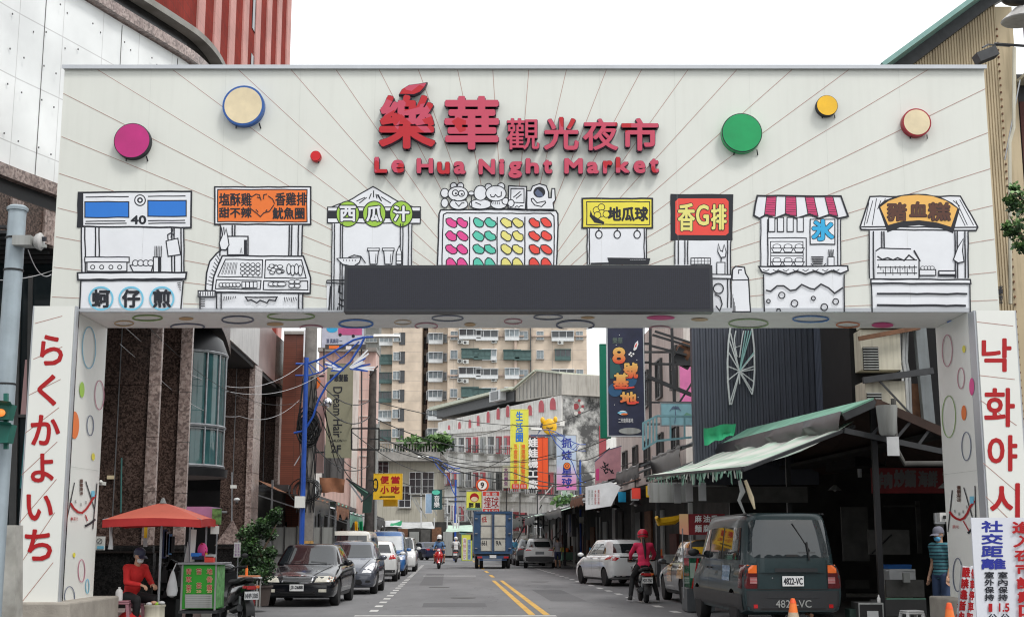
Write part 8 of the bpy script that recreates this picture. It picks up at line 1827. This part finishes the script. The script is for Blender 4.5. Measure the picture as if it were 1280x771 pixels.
def stool(lab,px,Y,m_,sc=1.0,ztop=.46):
    t = thing('plastic_stool',lab,'stool',(at(px,750,Y).x,Y,0),R(10),'plastic stools on the pavement')
    m = MB();m.box((0,0,ztop),(.30*sc,.30*sc,.03),m_);m.box((0,0,ztop-.03),(.31*sc,.31*sc,.03),m_);m.build('seat',t,bevel=.012)
    for a,b in ((-1,-1),(1,-1),(1,1),(-1,1)): m = MB();m.bar((a*.125*sc,b*.125*sc,ztop-.02),(a*.18*sc,b*.18*sc,0),.05,.05,m_);m.build('leg',t)
    for a,b in ((0,1),(0,-1),(1,0),(-1,0)): m = MB();m.box((a*.155*sc,b*.155*sc,.17),(.28*sc if a == 0 else .02,.28*sc if b == 0 else .02,.035),m_);m.build('stretcher',t)
    return t
stool('mauve plastic stool with a white bottle on it beside the left gate column',149,22.6,'stool_mauve',1.15,.50)
stool('mauve plastic stool under the tea seller',170,23.3,'stool_mauve',1.0,.42)
stool('white plastic stool in the dark by the van',1139,22.6,'stool_white',1.0,.34)
solo('water_bottle','white plastic jug standing on the mauve stool','bottle',lambda m: m.lathe([(.06,0),(.062,.12),(.05,.17),(.022,.19),(.022,.22),(0,.22)],(at(149,740,22.6).x,22.6,.517),'stool_white',14))
solo('metal_drum','cream metal drum with ribs in front of the tea seller','drum',lambda m: (m.lathe([(.17,0),(.175,.02),(.165,.05),(.165,.2),(.175,.22),(.165,.24),(.165,.40),(.18,.42),(.18,.44),(.15,.44),(.15,.36),(0,.36)],(at(194,750,22.7).x,22.7,0),'cream_metal',24)))
solo('rag_heap','crumpled rags and greens lying on top of the cream drum','rags',lambda m: [m.ell((at(187+k*5,750,22.7).x,22.7+.03*math.sin(k),.45+.02*(k % 2)),(.06,.06,.035),('tarp_white','skin','paint_lime','tarp_white')[k],8,6) for k in range(4)])
solo('red_sack','bulging dark red sack on the ground by the seller','sack',lambda m: m.ell((at(173,760,23.4).x,22.9,.16),(.22,.2,.17),'cloth_red',14,10))
solo('plastic_bag','white plastic bag hanging from the left side of the cart','bag',lambda m: (m.loft([[(at(214,740,23).x+r_*math.cos(a)*.9,23.05+r_*math.sin(a)*.6,z) for a in [2*math.pi*k/12 for k in range(12)]] for r_,z in ((.02,1.0),(.05,.92),(.09,.78),(.11,.66),(.09,.58),(.03,.55))],'tarp_white'),m.tube([(at(217,740,23).x,23.1,1.12),(at(214,740,23).x,23.05,1.0)],.01,'tarp_white',5)))
r2 = random.Random(8)
solo('crumpled_sheets','heap of crumpled white plastic on the ground under the cart','rubbish',lambda m: [m.ell((at(208+k*3,750,23).x,22.9+r2.uniform(-.1,.1),.06+.05*(k % 3)),(.07,.06,.05),'tarp_white',7,5,Matrix.Rotation(k,3,'Y')) for k in range(6)])
def gear(m):
    for k in range(10): x = at(197+r2.uniform(0,24),700,23.7).x;z = r2.uniform(.45,1.15);m.box((x,23.75,z),(r2.uniform(.08,.2),.12,r2.uniform(.1,.35)),'cloth_black',rot=Matrix.Rotation(r2.uniform(-.5,.5),3,'Y'))
    m.box2((at(198,700,23.8).x,23.8,.1),(at(222,700,23.8).x,24.3,1.05),'cloth_black')
solo('covered_equipment','black covered stall equipment behind the umbrella pole','equipment',gear)
def coats(m):
    for k in range(4): m.loft([[V((at(205+k*3.2,690,23.5).x+x*.04,23.5+y*.03,z)) for x,y in ((-1,-1),(1,-1),(1,1),(-1,1))] for z in (1.7-k*.04,1.2+.03*k)],('cloth_navy','cloth_grey','cloth_blue','cloth_black')[k],False)
solo('hanging_towels','dark towels and cloths hanging from the umbrella frame','towel',coats)
solo('clear_tube','pale rolled plastic strap hanging from the left umbrella corner','strap',lambda m: m.tube([at(137,655,22.6),at(139,675,22.6),at(138,686,22.6)],[.01,.03,.045],'tarp_white',8))
solo('yellow_strip','narrow yellow and white notice strip hanging behind the seller','notice',lambda m: (m.box2((at(179,680,24).x,24,zat(683,24)),(at(184,680,24).x,24.01,zat(657,24)),'tarp_white'),m.box2((at(179.5,680,24).x,23.99,zat(672,24)),(at(183.5,680,24).x,23.998,zat(658,24)),'sign_yellow')))
solo('no_parking_plate','small white prohibition plate on the granite base left of the seller','sign',lambda m: m.box2((at(120,680,26.5).x,26.5,zat(687,26.5)),(at(131,680,26.5).x,26.52,zat(670,26.5)),'panel_white'))
A = Art(frY(26.5));A.ring(124.5,676,3.2,.7,'ink');A.line([(122.3,678.2),(126.7,673.8)],.7,'ink');A.rect(121.5,682,130,685.5,'paint_cyan_line');A.mb.build('prohibition_mark',bpy.data.objects['no_parking_plate'],True)
solo('wall_camera','small white security camera high on the granite by the left column','camera',lambda m: (m.box(at(128,604,27.4),(.10,.18,.07),'panel_white'),m.ell(at(126,602,27.3),.04,'panel_white',8,6)))
solo('wall_camera','security camera on the granite pillar above the stone gable','camera',lambda m: (m.box(at(292,608,42),(.16,.22,.10),'panel_white'),m.tube([at(290,590,42.2),at(290,650,42.2)],.02,'steel',6)))
solo('wall_lamp','small round wall lamp on the pillar beside the security camera','lamp',lambda m: (m.ell(at(296,624,42),(.10,.1,.06),'frame_white',10,6),m.ell(at(296,628,41.9),.045,'dark_plastic',8,6)))
solo('address_plate','small tan address plate on the left granite pillar','sign',lambda m: m.box2((at(134,597,27.95).x,27.93,zat(598.5,27.95)),(at(142,597,27.95).x,27.99,zat(594,27.95)),'cream'))
solo('gutter_pipe','slim teal drain pipe running down the left granite pillar','pipe',lambda m: m.tube([at(152,572,27.9),at(151,640,27.9)],.018,mat('teal_pipe',(.04,.16,.15),.5),6))
t = thing('sign_post','thin post with a white vertical notice behind the scooter','sign',(at(297,715,25.5).x,25.5,0));m = MB();m.box2((at(292.5,690,25.5).x,25.48,zat(696,25.5)),(at(300.5,690,25.5).x,25.5,zat(677.5,25.5)),'panel_white');m.build('panel',t,True);m = MB();m.tube([(at(297,715,25.55).x,25.53,0),(at(297,715,25.55).x,25.53,zat(675,25.5))],.012,'steel',6);m.build('post',t,True)
A = Art(frY(25.48));A.text('請\n勿\n停\n車',293.4,679,296,695,'paint_purple');A.text('營\n業\n用\n地',297,679,299.6,695,'paint_purple');A.build('lettering',t)
tb_ = thing('folding_table','small white topped folding table in front of the potted tree','table',(at(311,740,27.6).x,27.6,.13));m = MB();m.box((0,0,.62),(.46,.4,.03),'tarp_white');m.box((0,0,.655),(.40,.3,.03),mat('tray_orange',(.5,.2,.1),.6));m.build('tabletop',tb_,bevel=.005)
for a,b in ((-1,-1),(1,-1),(1,1),(-1,1)): m = MB();m.bar((a*.20,b*.17,.61),(a*.20,b*.17,0),.025,.025,'wall_grey');m.build('leg',tb_)
solo('orange_bottle','orange bottle standing on the folding table','bottle',lambda m: m.lathe([(.03,0),(.03,.12),(.012,.17),(.012,.2),(0,.2)],(at(308,720,27.6).x,27.6,.80),'paint_orange',10))
solo('red_bucket','red plastic bucket under the folding table','bucket',lambda m: m.lathe([(.12,0),(.16,.26),(.17,.27),(.15,.25),(.11,.02),(0,.02)],(at(311,730,27.5).x,27.5,.14),'sign_red',18))
mat('leaf_dark',(.035,.08,.028),.45,var=.5,scale=8);mat('leaf_mid',(.08,.17,.05),.45,var=.4,scale=8);mat('leaf_light',(.16,.28,.09),.45,var=.4,scale=8);mat('bark',(.10,.07,.05),.9,var=.4,scale=12);mat('terracotta',(.06,.045,.04),.8,var=.2)
def leaves(clumps,n,s,seed=1,mats=('leaf_dark','leaf_mid','leaf_light')):
    r2 = random.Random(seed);m = MB()
    for (c,rad) in clumps:
        c = V(c)
        for k in range(n):
            d = V((r2.gauss(0,1),r2.gauss(0,1),r2.gauss(0,1))).normalized();p = c+V((d.x*rad[0],d.y*rad[1],d.z*rad[2]))*(r2.random()**.45)
            t = V((r2.gauss(0,1),r2.gauss(0,1),r2.gauss(0,.7)-.2)).normalized();q = t.orthogonal().normalized();q = (Matrix.Rotation(r2.uniform(0,6.28),3,t) @ q);L_ = s*r2.uniform(.7,1.3);w_ = L_*.36
            up_ = (d.z+r2.uniform(-.6,.6));mm = mats[2] if up_ > .55 else mats[1] if up_ > -.1 else mats[0]
            m.poly([p,p+t*L_*.5+q*w_,p+t*L_,p+t*L_*.5-q*w_],mm)
    return m
pt = thing('potted_tree','bushy green potted tree at the kerb left of the black saloon','tree',(at(335,735,29).x,29,.13));base = V(pt.location)
m = MB();m.lathe([(.24,0),(.30,.38),(.33,.39),(.33,.42),(.28,.42),(.26,.36),(0,.36)],(0,0,0),'terracotta',20);m.build('pot',pt)
m = MB();fp = lambda x,y,dy=0: (at(x,y,29+dy)-base)
m.tube([(0,0,.3),(.02,0,.8),fp(330,680),fp(326,668)],[.05,.04,.03,.015],'bark',8);m.tube([(0,0,.6),fp(340,690),fp(352,668),fp(358,655)],[.035,.03,.02,.01],'bark',7);m.tube([(0,0,.5),fp(345,710),fp(350,705)],[.03,.02,.01],'bark',6);m.build('trunk',pt)
cl_ = [((fp(x,y,d)),(r_,r_,r_*.85)) for x,y,d,r_ in ((322,668,0,.24),(332,662,.2,.25),(326,682,-.1,.24),(343,655,0,.20),(354,648,.1,.17),(358,640,0,.12),(334,695,0,.30),(322,702,.1,.24),(350,668,.1,.16),(318,690,0,.18),(324,720,0,.22),(345,706,0,.22),(340,718,-.1,.25),(330,716,.1,.22),(350,690,.1,.16))]
mat('leaf_deep',(.018,.045,.016),.5,var=.5,scale=8)
leaves(cl_,420,.065,3,('leaf_deep','leaf_dark','leaf_mid')).build('crown',pt);pt.location.x -= .22
et = thing('street_tree','leafy green branch of a tree reaching in at the right edge above the gate','tree',(at(1300,700,25).x,25,0));base = V(et.location);fp = lambda x,y,dy=0: (at(x,y,25+dy)-base)
m = MB();m.tube([(0,0,0),(.05,0,4),fp(1300,330)],[.14,.1,.07],'bark',10);m.tube([fp(1300,350),fp(1280,300),fp(1262,270)],[.05,.03,.01],'bark',7);m.tube([fp(1300,330),fp(1285,260),fp(1270,240)],[.05,.03,.01],'bark',7);m.build('trunk',et)
leaves([(fp(x,y,d),(r_,r_,r_*.7)) for x,y,d,r_ in ((1275,245,0,.24),(1268,258,.1,.18),(1285,262,0,.3),(1272,282,0,.24),(1264,290,.1,.14),(1285,300,0,.3),(1300,270,0,.5),(1310,310,.2,.5),(1278,308,0,.16),(1262,250,0,.10),(1258,284,0,.08),(1268,235,0,.10))],120,.09,5).build('crown',et)
rg = thing('roof_garden','green plants growing along the balustrade of the cream house roof','plant',(at(530,560,121).x,121,zat(566,121)));base = V(rg.location);fp = lambda x,y,dy=0: (at(x,y,121+dy)-base)
leaves([(fp(x,y),(.9,.6,.6)) for x,y in ((505,556),(516,553),(527,555),(538,551),(549,549),(556,552),(545,558),(521,560))],150,.45,6).build('foliage',rg)
ks = thing('roof_plant','small pale leafed plant on the ledge under the claw shop sign','plant',tuple(at(707,624,79)));leaves([((0,0,0),(.7,.4,.3))],160,.35,7,('leaf_mid','leaf_light','tarp_pale')).build('foliage',ks)
FY = 28.6
fc = thing('food_cart','glass sided food cart with a red lettered sign box beside the van','cart',(at(876,750,FY).x,FY,0));base = V(fc.location);g_ = lambda px,py,Y=FY: at(px,py,Y)
def cbox(nm,px0,px1,py0,py1,Y0,Y1,m_,bev=0):
    m = MB();a = at(px0,py1,Y0);b = at(px1,py0,Y0);m.box2((a.x,Y0,max(.02,a.z)),(b.x,Y1,b.z),m_);return m.build(nm,fc,True,bevel=bev)
mat('cart_steel',(.12,.13,.14),.4,metal=.5,dirt=.5);grad('sunset',(.75,.30,.20),(.70,.45,.20),zat(667,FY),zat(642,FY))
cbox('base',860,893,735,800,FY,FY+.9,'cart_steel',.01);cbox('glass_case',862,890,697,734,FY+.02,FY+.85,'glass_case' if 'glass_case' in MATS else mat('glass_case',(.04,.16,.09),.08,spec=.8,var=.6,scale=9),.004)
cbox('shelf',858,897,694,697,FY-.03,FY+.9,'steel');cbox('poster',863,886,703,722,FY-.02,FY-.006,'tarp_pale');cbox('price_strip',866,884,683,693,FY,FY+.02,'sign_yellow');
for px in (854,864,893): m = MB();a = at(px,700,FY+.05);m.tube([(a.x,FY+.06,.3),(a.x,FY+.06,zat(660,FY))],.014,'steel',6);m.build('post',fc,True)
m = MB();a = at(861,668,FY);b = at(906,642,FY);a2 = at(848,667,FY+.9);m.box2((a.x,FY,a.z),(b.x,FY+.5,b.z),'sign_maroon' if 'sign_maroon' in MATS else mat('sign_maroon',(.22,.008,.015),.5));sg_ = m.build('sign_box',fc,True)
m = MB();zb0,zb1 = a.z,b.z;m.prism([(at(848,660,FY+.9).x-.02,FY+.55,zb0+.02),(a.x-.005,FY,zb0),(a.x-.005,FY,zb1),(at(848,660,FY+.9).x-.02,FY+.55,zb1+.01)],(.02,.02,0),'sunset');m.build('picture_panel',sg_,True)
A = Art(frY(FY,740,560,3.6545),base=.004)
for i,c in enumerate('麻油雞'): A.text(c,470+i*38,306,500+i*38,338,'white_letter',.8)
for i,c in enumerate('麵腐鍋'): A.text(c,470+i*38,350,500+i*38,382,'white_letter',.8)
A.build('lettering',sg_)
m = MB();m.tube([g_(866,735),g_(872,700),g_(874,690)],.03,'lens_red',6);m.build('red_strip',fc,True)
def cone(lab,px,Y,z0=0.0,h=.68,tip='paint_orange'):
    t = thing('traffic_cone',lab,'traffic cone',(at(px,750,Y).x,Y,z0));m = MB();m.lathe([(.15,.02),(.115,.16),(.075,.38),(.05,.54),(.03,h),(.0,h)],(0,0,0),'paint_orange',18);m.lathe([(.118,.16),(.076,.385)],(0,0,0),'cone_band' if 'cone_band' in MATS else mat('cone_band',(.50,.40,.28),.6,dirt=.5),18);m.lathe([(.055,.53),(.035,h-.01),(0,h+.005)],(0,0,0),'sign_orange',14);m.build('cone',t)
    m = MB();m.box((0,0,.015),(.34,.34,.03),'sign_orange');m.build('base',t,bevel=.008);return t
cone('worn orange traffic cone standing behind the green van',991,21.4,0,.60)
cone('orange tipped traffic cone in front of the red lettered banners',1186,19.5,0,.62)
solo('crate_box','dark metal crate with a shiny tin inside near the white stool','crate',lambda m: [m.box2((at(1073,750,22.4).x,22.4,0),(at(1104,750,22.4).x,22.42,zat(753,22.4)),'wall_grey'),m.box2((at(1074.5,750,22.38).x,22.38,.04),(at(1102.5,750,22.38).x,22.395,zat(755,22.4)),'black'),m.box2((at(1084,765,22.36).x,22.36,0.02),(at(1098,765,22.36).x,22.375,zat(763,22.4)),'tarp_grey'),m.box2((at(1073,750,22.4).x,22.42,0),(at(1104,750,22.4).x,22.9,zat(753,22.4)),'frame_dark')])
solo('spray_bottle','small white bottle standing on the dark metal crate','bottle',lambda m: m.lathe([(.028,0),(.03,.07),(.012,.10),(.012,.13),(0,.13)],(at(1098.5,750,22.5).x,22.5,zat(753,22.4)+.002),'stool_white',10))
solo('green_crate','dark green plastic crate beside the metal crate','crate',lambda m: m.box2((at(1062,765,22.6).x,22.6,0),(at(1072,765,22.6).x,22.9,zat(761,22.6)),'tarp_deep'))
solo('white_tank','white plastic container hung by the right gate column in the hall','container',lambda m: (m.box(at(1178,646,24),(.14,.15,.16),'stool_white'),m.box(at(1181,646,23.9),(.06,.02,.06),'black')))
def sacks(m):
    for k in range(6): m.ell((st(6.9+.15*(k % 2),50.8+k*.7)).to_tuple()[:2]+(.35+.12*(k % 3),),(.28,.3,.3),('cloth_grey','cloth_pink','tarp_white','dark_red_wall')[k % 4],10,8)
solo('sack_pile','pile of grey and pink sacks at the right kerb beyond the white hatchback','sacks',sacks)
solo('hanging_clothes','dark clothes hung under the grey awning near the man in grey','clothes',lambda m: [m.loft([[st(5.9+x*.10,63+k*.9+y*.25,z) for x,y in ((-1,-1),(1,-1),(1,1),(-1,1))] for z in (2.75,1.7+.2*(k % 2))],('cloth_black','cloth_navy','cloth_grey')[k % 3],False) for k in range(4)])
PY = 17.6
ps = thing('notice_board','large white distancing notice with blue and red characters at the bottom right','sign',(at(1255,740,PY).x,PY,0));m = MB();a = at(1217,700,PY).x;m.box2((a,PY,.02),(a+1.35,PY+.03,zat(646.5,PY)),'paper_white' if 'paper_white' in MATS else mat('paper_white',(.70,.72,.78),.5,var=.03));m.build('panel',ps,True)
for dx in (.1,1.2): m = MB();m.bar((a+dx,PY+.06,0),(a+dx,PY+.06,zat(650,PY)),.05,.05,'dark_steel');m.build('post',ps,True)
A = Art(frY(PY,1180,600,4.51),base=.002)
for c,y0,y1 in (('社',230,290),('交',303,358),('距',372,428),('離',442,498)): A.text(c,212,y0,330 if c != '離' else 345,y1,'text_blue',3)
for i,(s_,x) in enumerate((('室外保持',228),('室內保持',303))):
    for k,c in enumerate(s_): A.text(c,x+i,515+k*42,x+52+i,550+k*42,'ink',1.6)
A.text('1',250,695,268,738,'sign_red',2);A.text('1.5',308,693,364,738,'sign_red',2);A.text('公',248,752,295,790,'ink',1.6);A.text('公',318,752,365,790,'ink',1.6);A.text('尺',248,800,295,838,'ink',1.6);A.text('尺',318,800,365,838,'ink',1.6)
for k,c in enumerate('進入夜市請戴口罩'): A.text(c,382+k*6,235+k*78,500+k*6,297+k*78,'sign_red',3.2)
A.build('lettering',ps)
bn = thing('cloth_banner','pair of slanted white banners with red characters leaning by the right column','banner',(at(1205,740,18.6).x,18.6,0));f = frY(18.6,1180,600,4.51);m = MB()
m.prism([f(60,900,0),f(130,900,0),f(170,490,0),f(98,480,0)],(0,.01,0),'paint_white');m.build('panel',bn,True);m = MB();m.prism([f(128,905,-.1),f(215,905,-.1),f(230,490,-.1),f(165,480,-.1)],(0,.01,0),'paint_white');m.build('panel',bn,True);m = MB();m.tube([f(100,1000,.02),f(170,480,.02)],.012,'steel',6);m.tube([f(60,960,.02),f(98,476,.02)],.012,'steel',6);m.build('post',bn,True)
A = Art(f,base=.004)
for i,c in enumerate('嚴禁違者依法'): A.text(c,98-i*8,492+i*62,146-i*8,545+i*62,'sign_red',2.2)
A.fr = frY(18.5,1180,600,4.51)
for i,c in enumerate('停車停車取締'): A.text(c,152-i*6,500+i*62,176-i*4,550+i*62,'sign_red',2)
A.build('lettering',bn)
TPY = 17.0
tp = thing('signal_pole','thick grey steel pole with capped top at the left edge','pole',(at(14,600,TPY).x,TPY,0));a = at(22,262,TPY)
m = MB();xb = at(7,650,TPY).x;xt = a.x;xm = (xb+xt)/2;m.tube([(xt,TPY,0),(xt,TPY,a.z)],[.135,.115],'pole_grey',20);m.build('pole',tp,True);m = MB();m.lathe([(.135,-.02),(.14,.02),(.1,.05),(0,.06)],(xt,TPY,a.z),'pole_grey',20);m.build('pole_cap',tp,True)
for py in (298,338,480): m = MB();m.lathe([(.128,-.012),(.131,0),(.128,.012)],(xt,TPY,zat(py,TPY)),'cable',20);m.build('strap',tp,True)
m = MB();c = at(30,302,TPY-.1);m.box(c,(.24,.2,.13),'wall_grey');m.lathe([(.04,0),(.10,.05),(.12,.10),(.10,.12),(.05,.13)],c+V((.12,0,0)),'fascia',16,'X');m.box(c+V((.27,-.02,.03)),(.05,.05,.05),'ink');m.box(c+V((.27,0,-.06)),(.05,.05,.04),'wall_grey');tag(m.build('horn_speaker'),'grey horn loudspeaker bracketed to the grey pole','loudspeaker')
tl = thing('traffic_signal','green cased pedestrian signal with an orange lamp at the left edge','traffic light',(at(5,530,TPY-.4).x,TPY-.4,0));m = MB();f = frY(TPY-.4);mat('signal_green',(.015,.13,.10),.45)
for (y0,y1) in ((503,524),(528,553)): m.prism([f(-8,y0,0),f(14,y0+2,0),f(9,y1,0),f(-8,y1,0)],(0,.2,0),'signal_green')
m.bar(f(2,490,.1)+V((0,.25,0)),f(2,560,.1)+V((0,.25,0)),.05,.05,'signal_green');m.build('housing',tl,True);m = MB();m.ell(f(2,516,.03),(.06,.03,.05),mat('amber_lit',(.9,.25,.05),.4,emit=.8),10,6);m.build('lamp',tl,True)
for (y0,y1) in ((500,505),(526,530)): m = MB();m.prism([f(-8,y0,.12),f(17,y0+3,.12),f(15,y1+2,.0),f(-8,y1,.0)],(0,.02,0),'signal_green');m.build('visor',tl,True)
bx_ = MB();f = frY(18.2);bx_.prism([f(-20,780,0),f(18,780,0),f(19,656,0),f(-20,656,0)],(0,.3,0),mat('worn_panel',(.40,.39,.36),.7,var=.25,scale=4,dirt=.5));tag(bx_.build('cabinet_panel'),'worn pale utility cabinet at the bottom left corner','cabinet')
sf = thing('glazed_shopfront','dark glazed shopfront with teal panel behind the left lettered pillar','shopfront',(at(30,600,23).x,23,0));f = frY(23)
m = MB();m.prism([f(-30,790,0),f(68,790,0),f(68,345,0),f(-30,345,0)],(0,.1,0),'glass_dark');m.build('glass',sf,True)
m = MB()
for p,q,w2 in (((40,345),(34,780),.07),((24,345),(15,780),.12),((-30,520),(60,520),.06)): m.bar(f(*p,.06),f(*q,.06),w2,.05,'frame_dark')
m.build('mullions',sf,True)
m = MB();m.prism([f(26,610,.05),f(40,610,.05),f(44,520,.05),f(34,520,.05)],(0,.01,0),mat('teal_panel',(.02,.20,.22),.4));m.build('teal_panel',sf,True)
m = MB();m.prism([f(88,610,.05),f(100,610,.05),f(100,420,.05),f(90,420,.05)],(0,.01,0),'teal_panel');m.prism([f(27,520,.06),f(36,520,.06),f(40,450,.06),f(33,450,.06)],(0,.01,0),'pink_cloth');m.build('poster',sf,True)
wire('overhead_cable','thin white cable from the grey pole past the left edge of the gate',[at(35,312,TPY),at(64,343,20)],.006,'cable_white',.15)
wire('overhead_cable','white cable crossing behind the grey pole in front of the dark soffit',[at(-10,350,19),at(66,338,21)],.006,'cable_white',.05)
ob = thing('reflection_blockers','unseen row of dull grey blocks added behind the camera to darken reflections','building',(0,-26,0));mat('wall_dull',(.09,.085,.08),.9,var=.3,scale=.4)  # unseen blocks added behind the camera to darken reflections and front light
m = MB();m.box2((-60,-34,0),(-7,-26,15),'wall_dull');m.build('wall',ob,True);m = MB();m.box2((7,-34,0),(60,-26,13),'wall_dull');m.build('wall',ob,True)
for k in range(10):
    for z in (4,8): m = MB();x = -52+k*5 if k < 8 else 12+(k-8)*9;m.box2((x,-25.99,z),(x+1.8,-25.9,z+1.6),'glass_dark');m.build('window',ob,True)
r2 = random.Random(33)
spots_ = [('blue crate stack deep in the hall beside the display board',10.0,30,('paint_blue','cloth_navy','paint_blue')),('cream foam boxes stacked behind the van',9.2,27.5,('tarp_white','cream_metal','tarp_white')),('brown cartons piled by the hall post',8.4,31.5,('rusty','tarp_rust','rusty')),('green baskets piled beneath the far awning',7.5,40.5,('tarp_green','tarp_green','tarp_deep')),('red crates stacked next to the green baskets',7.6,42.2,('cloth_red','hall_red','cloth_red')),('white foam boxes on the kerb past the red crates',7.5,44.6,('tarp_white','tarp_white','wall_grey'))]
for lab,a,b,ms in spots_:
    t = thing('crate_stack',lab,'crates',tuple(st(a,b)));z = .1 if b > 36 else .03
    for k,m_ in enumerate(ms):
        h = r2.uniform(.25,.36);m = MB();m.box((r2.uniform(-.05,.05),r2.uniform(-.05,.05),z+h/2),(.55,.4,h-.01),m_,rz=r2.uniform(-.15,.15));m.box((0,-.0,z+h-.03),(.60,.45,.03),m_);m.build('crate',t);z += h
for k,(a,b,z,lab) in enumerate(((9.6,25.6,2.6,'nearest'),(9.4,28.5,2.7,'middle'),(9.3,32,2.8,'deepest'))):
    m = MB();p = st(a,b,z);m.tube([p+V((0,0,1.1)),p],.008,'cable',4);m.lathe([(.04,.02),(.16,-.09),(.17,-.10)],p,'wall_grey',14);m.ell(p+V((0,0,-.08)),.05,'stool_white',10,6);tag(m.build('pendant_lamp'),lab+' of three grey pendant lamps hanging inside the dark hall','lamp')
for k in range(5):
    m = MB();p = st(5.9+.2*(k % 2),38.5+k*1.7,3.15);m.tube([p+V((0,0,.4)),p],.008,'cable',4);m.box(p+V((0,0,-.18)),(.28,.03,.34),('tarp_white','sign_yellow','paint_red','tarp_white','paint_sky')[k],rz=.1*k);tag(m.build('hanging_sign'),('white','yellow','red','off white','blue')[k]+' price card hanging from the '+('first','second','third','fourth','fifth')[k]+' hook under the grey awning','sign')
w = bpy.data.worlds.new("World");SC.world = w;w.use_nodes = True
N = w.node_tree.nodes;L = w.node_tree.links;bg = N['Background']
sk = N.new('ShaderNodeTexSky');sk.sky_type = 'NISHITA';sk.sun_disc = False;sk.sun_elevation = R(58);sk.sun_rotation = R(200)
sk.dust_density = 6;sk.air_density = 1.5
mx = N.new('ShaderNodeMix');mx.data_type = 'RGBA';mx.inputs['Factor'].default_value = .90
L.new(sk.outputs['Color'],mx.inputs['A']);mx.inputs['B'].default_value = (9.6,9.8,9.9,1)
L.new(mx.outputs['Result'],bg.inputs['Color']);bg.inputs['Strength'].default_value = .145
sl = bpy.data.lights.new('sun','SUN');sl.energy = 1.8;sl.angle = R(14);sl.color = (1,.975,.94)
so = bpy.data.objects.new('sun',sl);COL.objects.link(so)
az = R(200);el = R(58)
dirv = V((.42,-.50,1.0)).normalized()
so.rotation_euler = dirv.to_track_quat('Z','Y').to_euler()
sk.sun_elevation = math.asin(dirv.z);sk.sun_rotation = math.atan2(dirv.x,dirv.y)
